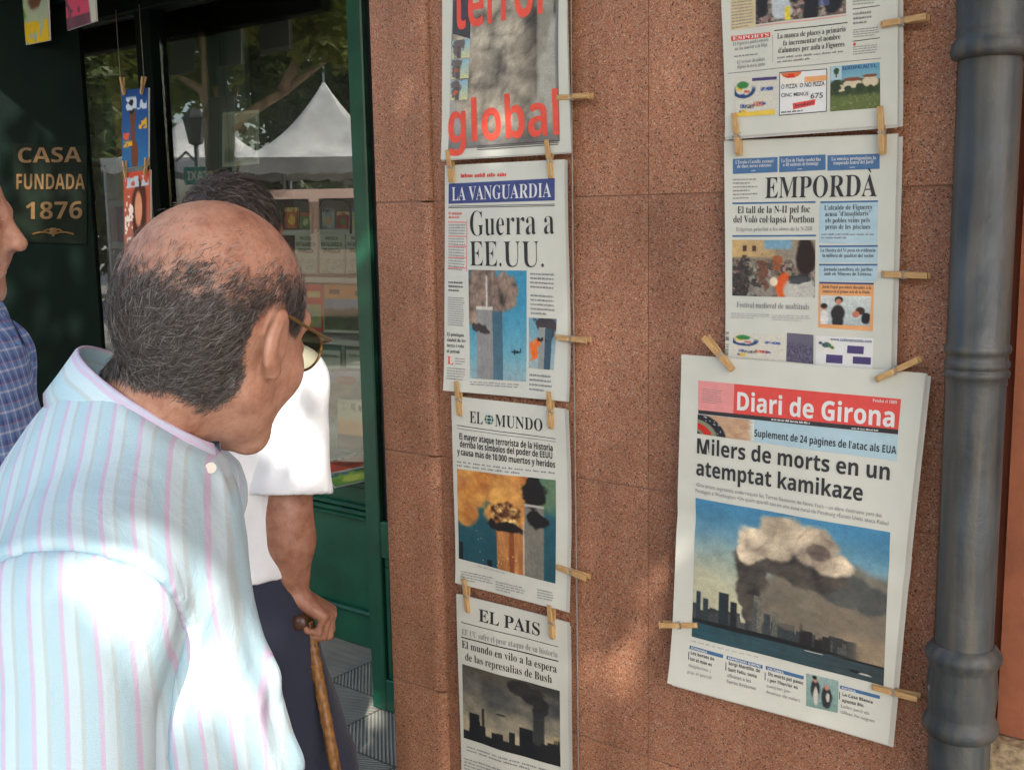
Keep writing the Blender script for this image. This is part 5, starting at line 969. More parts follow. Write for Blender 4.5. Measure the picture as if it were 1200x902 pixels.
def ph_sunset(u, v): return mixc(mixc(mixc((.80, .76, .62), (.90, .60, .20), sst(.3, .5, v)), (.35, .22, .12), sst(.68, .75, v)), (.3, .25, .3), boxm(u, v, .2, .8, .06, .22)*(vn2(u*20, v*14, 3) > .5))
panel_on([(396, 468), (432, 470), (432, 528), (396, 524)], YS-.03, .02, 'book', 'small orange sunset book leaning in front of the camel poster', 'book', ph_sunset, 30, 40)
def ph_mag(cols, sd):
    def f(u, v):
        c = mixc(cols[0], cols[1], sst(.2, .8, fbm(u*3, v*3, sd))); c = mixc(c, cols[2], (v < .2)*(vn2(u*16, v*9, sd) > .42)); return mixc(c, cols[3], blobs(u, v, [(.5, .6, .25, .25)], sd, .3, 6))
    return f
def lying(px4, z, name, label, fn):
    Q = []
    for x, y in px4: d = ray(x, y); s_ = (z-CAM[2])/d[2]; Q.append(CAM+s_*d)
    t = thing(name, label, 'magazine', tuple(sum(Q)/4), 'magazines lying in the window bottom'); u, v = np.meshgrid(np.linspace(0, 1, 30), np.linspace(0, 1, 30)); u = u.ravel(); v = v.ravel(); a, b, c, d = Q
    P = ((1-u)*(1-v))[:, None]*a+(u*(1-v))[:, None]*b+(u*v)[:, None]*c+((1-u)*v)[:, None]*d; Fs = [(j*30+i, (j+1)*30+i, (j+1)*30+i+1, j*30+i+1) for j in range(29) for i in range(29)]
    mesh_obj('cover', P+A(0, 0, .006), Fs, M['photo'], t, col=lin(np.clip(fn(u, v), 0, 1))); B = Q+[q+A(0, 0, .0055) for q in Q]; mesh_obj('pages', B, [(0, 1, 2, 3), (4, 7, 6, 5), (0, 4, 5, 1), (1, 5, 6, 2), (2, 6, 7, 3), (3, 7, 4, 0)], M['card'], t)
lying([(372, 545), (428, 530), (432, 546), (384, 556)], .66, 'magazine', 'magazine with red and green cover lying in the window bottom', ph_mag([(.75, .25, .15), (.75, .35, .2), (.8, .8, .7), (.6, .3, .2)], 3))
lying([(385, 560), (432, 548), (436, 562), (392, 572)], .65, 'magazine', 'green and yellow magazine lying nearest the window sill', ph_mag([(.30, .55, .20), (.65, .70, .25), (.2, .4, .5), (.7, .75, .3)], 4))
lying([(362, 530), (420, 518), (428, 530), (370, 543)], .67, 'magazine', 'teal magazine lying at the back of the window bottom', ph_mag([(.15, .40, .42), (.3, .5, .5), (.7, .7, .6), (.2, .3, .35)], 5))
bd = MB().box((-3.86, WIN_Y+.02, .618), (-2.4, 3.34, .648), .003).build('display_board', M['shelf']); tag(bd, 'pale board forming the floor of the display window', 'board')
# two rounded wire frames standing on the topmost shelf
for x0, x1, lab in ((329, 366, 'left'), (373, 411, 'right')):
    P = [(x0, 272), (x0, 245), (x0+3, 236), (x0+8, 233), (x1-8, 235), (x1-3, 238), (x1, 246), (x1, 274)]
    o = MB().tube([onY(a, b, YS) for a, b in P], .0045, 8).build('wire_frame', M['iron'], None, True); tag(o, f'rounded dark wire display frame on the topmost shelf, {lab} of the pair', 'display frame', 'rounded wire frames in the window')
for i, (x0, x1, y0, lab, cs) in enumerate(((316, 330, 248, 'blue sea postcard', [(.2, .45, .65), (.6, .75, .8), (.85, .8, .6), (.8, .7, .4)]), (334, 350, 243, 'orange sunset postcard', [(.85, .5, .2), (.6, .25, .15), (.9, .8, .5), (.95, .75, .3)]), (352, 365, 249, 'green garden postcard', [(.25, .45, .2), (.5, .6, .3), (.8, .3, .3), (.75, .75, .6)]), (378, 392, 244, 'white village postcard', [(.75, .75, .7), (.5, .6, .7), (.3, .3, .35), (.8, .6, .4)]), (395, 409, 248, 'red flower postcard', [(.75, .2, .2), (.5, .15, .15), (.9, .85, .6), (.3, .45, .2)]), (412, 428, 243, 'yellow beach postcard', [(.85, .75, .4), (.5, .65, .75), (.3, .4, .6), (.9, .85, .7)]))):
    panel_on([(x0, y0), (x1, y0+.4), (x1, 268), (x0, 267.5)], YS+.09, .003, 'postcard', lab+' standing on the topmost display shelf behind the wire frames', 'postcard', ph_mag(cs, 20+i), 20, 24, 'postcards on the topmost shelf')
def ph_notice(u, v): c = mixc((.62, .62, .54), (.52, .52, .44), fbm(u*4, v*4, 3)); c = mixc(c, (.40, .30, .18), blobs(u, v, [(.5, .32, .22, .12), (.45, .55, .1, .2)], 5, .4, 6)*.8); c = mixc(c, (.28, .34, .24), blobs(u, v, [(.3, .8, .3, .12), (.75, .75, .2, .15)], 6, .4, 6)*.7); return mixc(c, (.68, .70, .64), 1-boxm(u, v, .06, .94, .05, .95))
panel_on([(261, 132), (303, 129), (303, 192), (261, 196)], WIN_Y+.022, .003, 'poster', 'pale framed picture poster hung behind the glass near the tree reflection', 'poster', ph_notice, 50, 60)
# left opening: shelves with books
YL = 3.0
o = MB().box((-4.72, YL+.20, .62), (-3.97, YL+.23, 2.38)).build('shelf_backboard', simple('pale_green_board', (.10, .15, .12), .7, .1, 4)); tag(o, 'pale green back board of the shelves beside the painted sign', 'board')
for (py, lab) in ((186, 'upper'), (236, 'middle'), (284, 'lower')):
    a = onY(104, py, YL); b = onY(182, py-4, YL); ob = MB().box((a[0], YL, a[2]-.03), (b[0], YL+.19, a[2]), .003).build('book_shelf', M['shelf']); tag(ob, f'{lab} white shelf of books in the opening beside the painted sign', 'shelf', 'book shelves beside the painted sign')
bk_cols = [(.5, .12, .1), (.12, .25, .45), (.65, .55, .2), (.2, .4, .25), (.6, .6, .55), (.35, .15, .35), (.75, .4, .15)]
for r_, py in enumerate((186, 236, 284)):
    zb = onY(104, py, YL)[2]; x = onY(106, py, YL)[0]; n = 0
    while x < onY(180, py, YL)[0]-.05 and n < 12:
        w = random.uniform(.03, .11); h = random.uniform(.15, .24) if r_ else random.uniform(.2, .3); c = random.choice(bk_cols); tl = ['red', 'blue', 'yellow', 'green', 'pale', 'violet', 'orange'][bk_cols.index(c)]
        m = simple(f'book_cover_{tl}', c, .5, .15, 30); tb_ = MB().box((x, YL+.03, zb+.001), (x+w-.004, YL+.16, zb+h), .002).build('book', m)
        tag(tb_, f'{tl} book on the {["upper", "middle", "lower"][r_]} shelf by the sign, number {n+1} from the left', 'book', 'books on the shelves beside the sign'); x += w; n += 1
# painted sign on the dark green door leaf
ZS = 4.25
ctr = cw(24, 300, ZS); lf = thing('door_leaf', 'dark green open door leaf with old painted letters CASA FUNDADA 1876', 'door', (ctr[0], ctr[1], 0))
Xd = CR-A(0, 0, CR[2]); Xd /= np.linalg.norm(Xd); Xd = Xd*math.cos(.06)+A(-Xd[1], Xd[0], 0)*math.sin(.06); Nd = A(Xd[1], -Xd[0], 0)
def on_leaf(x, y):
    d = ray(x, y); s_ = ((ctr-CAM)@Nd)/(d@Nd); return CAM+s_*d
e0, e1 = on_leaf(-70, 230), on_leaf(107, 230); L0 = (e0-ctr)@Xd; L1 = (e1-ctr)@Xd
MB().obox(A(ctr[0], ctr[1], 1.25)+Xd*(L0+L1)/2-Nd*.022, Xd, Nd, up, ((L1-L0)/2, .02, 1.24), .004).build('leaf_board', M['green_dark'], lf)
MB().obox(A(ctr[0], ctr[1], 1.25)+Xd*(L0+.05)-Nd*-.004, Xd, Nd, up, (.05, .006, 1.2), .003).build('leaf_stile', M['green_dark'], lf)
s0, s1, s2, s3 = on_leaf(16, 168), on_leaf(102, 171), on_leaf(102, 286), on_leaf(17, 283)
sgn = mesh_obj('sign_panel', [p+Nd*.004 for p in (s3, s2, s1, s0)]+[p+Nd*.0005 for p in (s3, s2, s1, s0)], [(0, 1, 2, 3), (0, 4, 5, 1), (1, 5, 6, 2), (2, 6, 7, 3), (3, 7, 4, 0)], simple('sign_ground', (.0055, .010, .006), .7, .25, 20, spec=.08), lf)
for s, x0, x1, y0, y1, hh in (('CASA', 22, 96, 191, 190, 17.5), ('FUNDADA', 20, 100, 222, 222, 18), ('1876', 31, 97, 257, 256, 20)):
    V, Fs = text2d(s, 'sansb'); a, b, tp_ = on_leaf(x0, y0), on_leaf(x1, y1), on_leaf(x0, y0-hh); X = a+np.outer(V[:, 0], b-a)+np.outer(V[:, 1], tp_-a)+Nd*.007; mesh_obj('painted_word', X, Fs, M['sign_gold'], sgn)
fl = MB()
for sgx in (-1, 1):
    for (q, am, ln) in ((0, 4, 12), (1, 6, 9), (2, 2.5, 24)):
        fl.tube([on_leaf(63+sgx*ln*k_/10*(1 if q != 1 else math.cos(k_*.22)), 273-am*math.sin(math.pi*k_/10)+q*.8)+Nd*.006 for k_ in range(11)], .0035, 5)
for q in (-4, 0, 4): fl.tube([on_leaf(63+q, 268)+Nd*.006, on_leaf(63+q*.6, 272)+Nd*.006, on_leaf(63, 277)+Nd*.006], .003, 5)
fl.build('flourish', M['sign_gold'], sgn)
# hanging magazines
def hang(px4, Y, label, fn, n=60, group='magazines hung up at the shop front'): return panel_on(px4, Y, .006, 'magazine', label, 'magazine', fn, n, n, group)
def ph_m1(u, v): c = mixc((.62, .66, .50), (.50, .55, .52), fbm(u*4, v*4, 3)); c = mixc(c, (.35, .22, .15), blobs(u, v, [(.6, .45, .25, .22), (.3, .3, .2, .2)], 4, .4, 6)); c = mixc(c, (.30, .45, .15), blobs(u, v, [(.12, .7, .15, .3)], 5, .3, 6)); return mixc(c, (.75, .62, .1), (v > .76)*(vn2(u*12, v*12, 3) > .35))
def ph_m2(u, v): c = mixc((.25, .18, .22), (.45, .25, .30), fbm(u*5, v*5, 6)); c = mixc(c, (.70, .25, .35), boxm(u, v, -.1, .8, .62, .86)*(vn2(u*9, v*9, 3) > .3)); return mixc(c, (.70, .70, .64), sst(.72, .8, u-.15*(v-.5)))
hang([(-24, -50), (2, -52), (3, 60), (-24, 66)], 2.26, 'pale magazine at the picture edge, leftmost of the three hung at the top', lambda u, v: mixc((.5, .5, .4), (.35, .4, .3), v))
hang([(17, -52), (54, -58), (58, 47.5), (21, 55)], 2.26, 'magazine with brown horses and yellow foot, middle of the three hung at the top', ph_m1)
hang([(74, -60), (108, -66), (113, 25), (79, 36)], 2.26, 'thick dark and pink magazine, rightmost of the three hung at the top', ph_m2)
def ph_m3(u, v): 
    c = mixc((.10, .26, .50), (.16, .42, .62), v); c = mixc(c, (.42, .24, .16), blobs(u, v, [(.42, .36, .12, .14), (.42, .6, .10, .25), (.50, .85, .14, .2)], 3, .1, 5)); c = mixc(c, (.10, .07, .06), blobs(u, v, [(.38, .22, .12, .1)], 4, .1)); c = mixc(c, (.75, .80, .85), boxm(u, v, .05, .95, .10, .26)*(vn2(u*8, v*18, 5) > .58)); c = mixc(c, (.85, .65, .12), (boxm(u, v, .65, .95, .38, .52)+boxm(u, v, .05, .4, .66, .73))*(vn2(u*14, v*40, 5) > .35)); return mixc(c, (.85, .35, .2), boxm(u, v, .05, .28, .55, .64)*(vn2(u*14, v*40, 8) > .35))
def ph_m4(u, v): 
    c = mixc((.75, .30, .20), (.62, .42, .35), v); c = mixc(c, (.28, .14, .10), blobs(u, v, [(.58, .5, .30, .42)], 3, .12, 5)); c = mixc(c, (.80, .55, .42), blobs(u, v, [(.56, .48, .15, .24)], 4, .05)); c = mixc(c, (.70, .74, .78), boxm(u, v, .05, .95, .06, .2)*(vn2(u*8, v*20, 5) > .5)); return mixc(c, (.9, .85, .8), boxm(u, v, .04, .36, .3, .9)*(vn2(u*16, v*30, 7) > .62))
hang([(143, 106), (174, 103), (174, 193), (143.5, 198)], 2.50, 'blue magazine with a figure on its cover, pegged beside the window stile', ph_m3, 60)
hang([(145, 203), (176, 199), (177, 288), (146, 296)], 2.50, 'red magazine with a face on its cover, pegged below the blue magazine', ph_m4, 60)
for i, (p0, p1, lab) in enumerate((((145, 108), (143.5, 96), 'small upright peg at the upper left corner of the blue magazine'), ((166, 107), (168, 95), 'small upright peg at the upper right corner of the blue magazine'), ((147, 206), (146, 192), 'small peg joining the left corners of the blue and red magazines'), ((170, 202), (172, 189), 'small peg joining the right corners of the blue and red magazines'))):
    a = onY(*p0, 2.487); b = onY(*p1, 2.487); mid = a+(b-a)*.42; X = (b-a)/np.linalg.norm(b-a); Z = A(0, -1, 0); Z = Z-X*(X@Z); Z /= np.linalg.norm(Z); Y = np.cross(Z, X); o = pegp.copy(); COL.objects.link(o)
    for ch in list(pegp.children): c = ch.copy(); COL.objects.link(c); c.parent = o
    o.matrix_world = Matrix(((X[0], Y[0], Z[0], mid[0]), (X[1], Y[1], Z[1], mid[1]), (X[2], Y[2], Z[2], mid[2]), (0, 0, 0, 1))); o['label'] = lab; o['group'] = 'wooden clothes pegs holding the magazines'
for x, lab in ((144.5, 'left'), (172, 'right')):
    a = onY(x, 150, 2.51); o = MB().tube([(a[0], 2.512, 1.2), (a[0], 2.512, 2.36)], .0015, 6).build('cord', M['wire'], None, True); tag(o, f'thin cord at the {lab} edge of the hanging blue and red magazines', 'cord', 'cords behind the hanging magazines')
for x, lab in ((38, 'middle'), (94, 'rightmost'), (-12, 'leftmost')):
    a = onY(x, -50, 2.27); o = MB().tube([(a[0], 2.27, a[2]-.02), (a[0], 2.27, 2.62)], .0015, 6).build('cord', M['wire'], None, True); tag(o, f'short cord carrying the {lab} magazine hung at the top', 'cord', 'cords of the top magazines')

# ------------------------------------------------------------------ people: signed distance bodies turned into one smooth skin each
def nrmz(v): v = np.asarray(v, dtype=float); return v/np.linalg.norm(v)
def rc(P, a, b, ra, rb):
    a = np.asarray(a); ba = np.asarray(b)-a; h = np.clip(((P-a)@ba)/(ba@ba), 0, 1); return np.linalg.norm(P-a-h[:, None]*ba, axis=1)-(ra+h*(rb-ra))
def sph(P, c, r): return np.linalg.norm(P-np.asarray(c), axis=1)-r
def ell(P, c, r, B=None):
    q = P-np.asarray(c)
    if B is not None: q = q@B
    r = np.asarray(r); k0 = np.linalg.norm(q/r, axis=1); k1 = np.linalg.norm(q/(r*r), axis=1)+1e-9; return k0*(k0-1)/k1
def smin(a, b, k): h = np.clip(.5+.5*(b-a)/k, 0, 1); return b*(1-h)+a*h-k*h*(1-h)
def smax(a, b, k): return -smin(-a, -b, k)
def frame(fw, upv):
    fw = nrmz(fw); r = nrmz(np.cross(fw, upv)); return np.stack([r, fw, np.cross(r, fw)], 1)      # columns right, forward, up
def axis_coords(lo, hi, coarse, fine):
    xs = [lo]
    while xs[-1] < hi:
        x = xs[-1]; st = coarse
        for (a, b, s) in fine:
            if a-coarse < x < b: st = min(st, s)
        xs.append(x+st)
    return np.array(xs)
def surface(fn, lo, hi, coarse, fine):
    X, Y, Z = [axis_coords(lo[i], hi[i], coarse, [(f[0][i], f[1][i], f[2]) for f in fine]) for i in range(3)]
    nx, ny, nz = len(X), len(Y), len(Z); Bk = 8; D = np.ones((nx, ny, nz), dtype=np.float32)
    bs = []
    for i in range(0, nx, Bk):
        for j in range(0, ny, Bk):
            for k in range(0, nz, Bk): bs.append((i, min(i+Bk, nx), j, min(j+Bk, ny), k, min(k+Bk, nz)))
    C = np.array([[(X[b[0]]+X[b[1]-1])/2, (Y[b[2]]+Y[b[3]-1])/2, (Z[b[4]]+Z[b[5]-1])/2] for b in bs]); Rr = np.array([math.sqrt((X[b[1]-1]-X[b[0]])**2+(Y[b[3]-1]-Y[b[2]])**2+(Z[b[5]-1]-Z[b[4]])**2)/2 for b in bs])
    d = fn(C); act = np.abs(d) < Rr*1.6+2.5*coarse
    pts, where = [], []
    for b, a, dd in zip(bs, act, d):
        if not a: D[b[0]:b[1], b[2]:b[3], b[4]:b[5]] = 1 if dd > 0 else -1
        else:
            g_ = np.stack(np.meshgrid(X[b[0]:b[1]], Y[b[2]:b[3]], Z[b[4]:b[5]], indexing='ij'), -1); where.append((b, g_.shape[:3])); pts.append(g_.reshape(-1, 3))
    vals = []; allp = np.concatenate(pts)
    for i in range(0, len(allp), 300000): vals.append(fn(allp[i:i+300000]))
    vals = np.concatenate(vals); n = 0
    for (b, shp), p_ in zip(where, pts): D[b[0]:b[1], b[2]:b[3], b[4]:b[5]] = vals[n:n+len(p_)].reshape(shp); n += len(p_)
    S = D < 0; cnt = np.zeros((nx-1, ny-1, nz-1), dtype=np.int8)
    cs = [(a, b, c) for a in (0, 1) for b in (0, 1) for c in (0, 1)]
    for a, b, c in cs: cnt += S[a:nx-1+a, b:ny-1+b, c:nz-1+c]
    ai = np.argwhere((cnt > 0) & (cnt < 8)); idx = -np.ones(cnt.shape, dtype=np.int64); idx[tuple(ai.T)] = np.arange(len(ai))
    acc = np.zeros((len(ai), 3)); num = np.zeros(len(ai)); ax = (X, Y, Z)
    for p in cs:
        for a in range(3):
            if p[a] == 0:
                q = list(p); q[a] = 1; i0 = ai+np.array(p); i1 = ai+np.array(q); d0 = D[tuple(i0.T)]; d1 = D[tuple(i1.T)]; m = (d0 < 0) != (d1 < 0); t_ = np.where(m, d0/(d0-d1+1e-12), 0)
                P0 = np.stack([ax[k][i0[:, k]] for k in range(3)], 1); P1 = np.stack([ax[k][i1[:, k]] for k in range(3)], 1); acc += np.where(m[:, None], P0+(P1-P0)*t_[:, None], 0); num += m
    V = acc/num[:, None]; Fs = []
    for a in range(3):
        b, c = (a+1) % 3, (a+2) % 3; sl0 = [slice(None)]*3; sl1 = [slice(None)]*3; sl0[a] = slice(0, -1); sl1[a] = slice(1, None)
        ch = S[tuple(sl0)] != S[tuple(sl1)]; e = np.argwhere(ch); e = e[(e[:, b] > 0) & (e[:, c] > 0)]; e = e[(e[:, b] < D.shape[b]-1) & (e[:, c] < D.shape[c]-1)]
        db = np.zeros(3, int); db[b] = 1; dc = np.zeros(3, int); dc[c] = 1
        qd = np.stack([idx[tuple((e-db-dc).T)], idx[tuple((e-dc).T)], idx[tuple(e.T)], idx[tuple((e-db).T)]], 1); ins = S[tuple(e.T)]; qd[~ins] = qd[~ins][:, ::-1]; Fs.append(qd[(qd >= 0).all(1)])
    return V, np.concatenate(Fs)
def normals(V, Fs):
    Nn = np.zeros_like(V); fn_ = np.cross(V[Fs[:, 1]]-V[Fs[:, 0]], V[Fs[:, 2]]-V[Fs[:, 0]])
    for k in range(4): np.add.at(Nn, Fs[:, k], fn_)
    return Nn/(np.linalg.norm(Nn, axis=1)[:, None]+1e-12)
def bbox_of(pts, pad): pts = np.array(pts); return pts.min(0)-pad, pts.max(0)+pad

def head_sdf(q, nose=1.0, jaw=1.0):
    d = ell(q, (0, -.014, .032), (.078, .099, .088)); d = smin(d, ell(q, (0, -.045, .0), (.066, .06, .07)), .03); d = smin(d, ell(q, (0, .030, -.040), (.061, .068, .072)), .035)
    aq = q.copy(); aq[:, 0] = np.abs(aq[:, 0])
    d = smin(d, rc(aq, (.050, .004, -.055), (.021, .066, -.098), .020*jaw, .017*jaw), .03); d = smin(d, rc(q, (-.012, .072, -.100), (.012, .072, -.100), .018, .018), .02)
    d = smin(d, rc(aq, (.047, .069, .028), (.010, .084, .026), .010, .012), .02); d = smax(d, -sph(aq, (.031, .101, .006), .0155), .014); d = smin(d, sph(aq, (.031, .0785, .007), .0128), .004)
    d = smin(d, rc(aq, (.017, .0895, .0035), (.044, .082, .0025), .003, .003), .004)
    d = smin(d, sph(aq, (.038, .065, -.028), .021), .032); d = smin(d, rc(q, (0, .090, .014), (0, .112*nose, -.022), .0085, .0135), .012); d = smin(d, sph(aq, (.0125, .098, -.027), .0095), .008); d = smax(d, -sph(aq, (.006, .106, -.0385), .004), .004)
    d = smin(d, rc(aq, (.0, .0915, -.0555), (.020, .083, -.0585), .0058, .0035), .006); d = smin(d, rc(aq, (.0, .0905, -.0675), (.018, .083, -.0645), .0068, .004), .006); d = smax(d, -rc(aq, (0, .0985, -.0612), (.021, .0875, -.0612), .0022, .0018), .004)
    B = frame((-.24, .97, 0), (0, .14, 1)); eq = aq
    e = ell(eq, (.083, -.012, -.006), (.0080, .0195, .0315), B); e = smin(e, sph(eq, (.078, -.001, -.036), .0080), .012); e = smax(e, -ell(eq, (.0925, -.006, -.004), (.0080, .0115, .019), B), .005)
    e = smin(e, rc(eq, (.074, .002, -.01), (.080, -.004, -.015), .010, .008), .008)
    return smin(d, e, .007)
def hand_fn(W_, d, n, s, curl=(.5, .5, .4), spread=.02, thumb=(.6, .75, .35), tcurl=.5, scale=1.0):
    d, n = nrmz(d), nrmz(n); s = nrmz(s-d*(s@d)); segs = []; k = scale
    off = [.030, .010, -.010, -.028]; ln = [(.043, .026, .020), (.047, .030, .021), (.044, .028, .021), (.034, .021, .018)]; mc = [.088, .092, .086, .078]
    palm = []
    for i in range(4):
        b0 = W_+s*off[i]*.55*k+d*.012*k; b1 = W_+s*off[i]*k*1.05+d*mc[i]*k; palm.append((b0, b1, .0135*k, .0115*k)); p = b1; a = 0
        for j in range(3):
            a += curl[j]*(1+.08*(i-1.5)); dv = d*math.cos(a)+n*math.sin(a)+s*(1.5-i)*spread; dv = nrmz(dv); p2 = p+dv*ln[i][j]*k; segs.append((p, p2, (.0098-.001*j-(.0014 if i == 3 else 0))*k, (.0088-.001*j-(.0014 if i == 3 else 0))*k)); p = p2
    tb_ = W_+s*.020*k+d*.018*k+n*.006*k; t1 = tb_+nrmz(d*thumb[0]+s*thumb[1]+n*thumb[2])*.046*k; tv = nrmz(d*thumb[0]+s*thumb[1]*(1-tcurl)+n*(thumb[2]+tcurl)); t2 = t1+tv*.032*k; t3 = t2+nrmz(tv+n*.25-s*.2)*.026*k
    th = [(tb_, t1, .0145*k, .0115*k), (t1, t2, .011*k, .0098*k), (t2, t3, .0098*k, .0078*k)]
    def f(P):
        D_ = None
        for q in palm: x = rc(P, *q); D_ = x if D_ is None else smin(D_, x, .012)
        D_ = smin(D_, rc(P, W_+n*.004-s*.018*k+d*.02*k, W_+n*.004-s*.02*k+d*.06*k, .014*k, .012*k), .012)
        t_ = None
        for q in th: x = rc(P, *q); t_ = x if t_ is None else smin(t_, x, .005)
        D_ = smin(D_, t_, .012)
        for i in range(4):
            fg_ = None
            for q in segs[3*i:3*i+3]: x = rc(P, *q); fg_ = x if fg_ is None else smin(fg_, x, .004)
            D_ = smin(D_, fg_, .0035)
        return D_
    f.pts = [q[1] for q in segs]+[q[1] for q in th]+[W_]; return f
def strands(V, Nn, mask, comb, n, length, mat, parent, cols, name='hair', width=.00034, lift=.24, seed=1, jitter=.35):
    r = np.random.default_rng(seed); w = mask*(r.random(len(mask)) < 1.0); pr = w/w.sum(); ids = r.choice(len(V), n, p=pr)
    P = V[ids]+r.normal(size=(n, 3))*.0016; nn = Nn[ids]; t_ = comb(V[ids])+r.normal(size=(n, 3))*jitter; t_ -= nn*np.sum(t_*nn, 1)[:, None]; t_ /= np.linalg.norm(t_, axis=1)[:, None]+1e-9
    ln = length*(.55+.7*r.random(n))[:, None]*(.45+.55*mask[ids])[:, None]; sd_ = np.cross(t_, nn); ks = [0, .35, .7, 1.0]; pts = [P+t_*ln*k*(1-.08*k)+nn*(.0008+ln*lift*(k-.75*k*k)) for k in ks]; wd_ = [1, .9, .7, .2]
    a = r.random(n)*math.pi; wv = sd_*np.cos(a)[:, None]+nn*np.sin(a)[:, None]*.6
    Vv = np.stack([p+wv*width*w_*sg for p, w_ in zip(pts, wd_) for sg in (-1, 1)], 1).reshape(-1, 3); base = (np.arange(n)*8)[:, None]; Fq = np.concatenate([base+np.array([[2*i, 2*i+1, 2*i+3, 2*i+2]]) for i in range(3)])
    ci = r.random(n); c = np.array(cols[0])*(1-ci[:, None])+np.array(cols[1])*ci[:, None]; c = np.where((r.random(n) < cols[3])[:, None], np.array(cols[2]), c)
    return mesh_obj(name, Vv, Fq, mat, parent, True, col=np.repeat(c, 8, 0))

class Person:
    def __init__(s, name, label, J, head_c, head_B, skin, sex=1.0, girth=1.0, hands=None, lean_hint=None, fine=.0042, hscale=1.0, arm=1.0, jaw=1.0):
        s.jaw = jaw; s.J, s.hc, s.HB = J, head_c, head_B; s.root = thing(name, label, 'person', (J['pelvis'][0], J['pelvis'][1], 0)); s.g = girth; s.hs = hscale
        s.TB = frame(J['fwd'], nrmz(J['neck']-J['pelvis'])); TB = s.TB
        hf = []
        for sd_ in 'LR':
            if hands and sd_ in hands: hf.append(hands[sd_])
            else: w_ = J['wr'+sd_]; dd = nrmz(w_-J['el'+sd_]+A(0, 0, -.05)); hf.append(hand_fn(w_, dd, -TB[:, 0]*(1 if sd_ == 'R' else -1), TB[:, 1], (.35, .35, .25)))
        s.hf = hf
        def body(P):
            d = s.torso(P, -.022)
            d = smin(d, rc(P, J['neck']-nrmz(s.hc-J['neck'])*.03, s.hc+s.HB@A(0, -.022, -.035), .060, .054), .03)
            hd = np.linalg.norm(P-s.hc, axis=1); m = hd < .24
            if m.any(): d[m] = smin(d[m], head_sdf((P[m]-s.hc)@s.HB/s.hs, jaw=s.jaw)*s.hs, .018)
            for sd_ in 'LR':
                sh, el, wr = J['sh'+sd_], J['el'+sd_], J['wr'+sd_]; d = smin(d, rc(P, sh, el, .052*arm, .041*arm), .03); fm = el+(wr-el)*.3; a_ = smin(rc(P, el, fm, .041*arm, .043*arm), rc(P, fm, wr, .043*arm, .0270*arm), .02); d = smin(d, a_, .015)
                hp, kn, an = J['hp'+sd_], J['kn'+sd_], J['an'+sd_]; d = smin(d, smin(rc(P, hp, kn, .085, .055), rc(P, kn, an, .057, .037), .02), .03); d = smin(d, rc(P, an+A(0, 0, -.045), an+s.TB[:, 1]*A(1, 1, 0)*.15+A(0, 0, -.055), .034, .026), .02)
            for f in hf: 
                c = np.mean(f.pts, 0); m = np.linalg.norm(P-c, axis=1) < .2
                if m.any(): d[m] = smin(d[m], f(P[m]), .012)
            return d
        allp = [J[k] for k in J if k not in ('fwd', 'belly')]+[s.hc+s.HB@A(0, 0, .12), J['anL']-A(0, 0, .09), J['anR']-A(0, 0, .09), J['pelvis']]
        for f in hf: allp += f.pts
        lo, hi = bbox_of(allp, .20); lo[2] = max(lo[2], .0)
        fin = [(s.hc-.14, s.hc+.14, fine)]
        for f in hf[:]: 
            a, b = bbox_of(f.pts, .025); fin.append((a, b, .0048))
        s.V, s.F = surface(body, lo, hi, .013, fin); s.N = normals(s.V, s.F); s.q = (s.V-s.hc)@s.HB/s.hs; s.skin = skin
    def torso(s, P, o):
        J, TB, g_ = s.J, s.TB, s.g; pe, nk = J['pelvis'], J['neck']; ch = pe+(nk-pe)*.66-TB[:, 1]*.012; be = pe+(nk-pe)*.28+TB[:, 1]*J.get('belly', .03)
        d = ell(P, ch, (.168+o, .112*g_+o, .20+o), TB); d = smin(d, ell(P, be, (.155*g_+o, .125*g_+o, .19+o), TB), .07); d = smin(d, ell(P, pe, (.165+o, .118+o, .13+o), TB), .06)
        d = smin(d, rc(P, J['shL'], J['shR'], .055+o, .055+o), .06); d = smin(d, rc(P, nk-nrmz(nk-pe)*.05, nk-nrmz(nk-pe)*.02, .075+o, .066+o), .05)
        return d
    def finish_body(s, hairmask):
        m = hairmask(s.q); s.mask = np.where(np.linalg.norm(s.V-s.hc, axis=1) < .18, m, 0); s.body = mesh_obj('body', s.V, s.F, s.skin, s.root, True, attrs={'hair': s.mask}); return s
    def garment(s, name, fn, pts, pad, coarse, mat, attr=None, fine=(), parent=None):
        lo, hi = bbox_of(pts, pad); V, Fs = surface(fn, lo, hi, coarse, list(fine)); at = {'stripe': attr(V)} if attr else None
        return mesh_obj(name, V, Fs, mat, parent or s.root, True, attrs=at)
def shoe_pair(s, mat):
    for sd_ in 'LR':
        an = s.J['an'+sd_]; f = s.TB[:, 1]*A(1, 1, 0); f = nrmz(f)
        def fn(P, an=an, f=f): d = smin(rc(P, an+A(0, 0, -.03)-f*.03, an+f*.17+A(0, 0, -.048), .05, .036), rc(P, an, an+A(0, 0, .02), .05, .048), .03); return smax(d, (an[2]-.083)-P[:, 2], .006)
        s.garment('shoe', fn, [an-f*.06, an+f*.2, an-A(0, 0, .09), an+A(0, 0, .03)], .06, .008, mat)
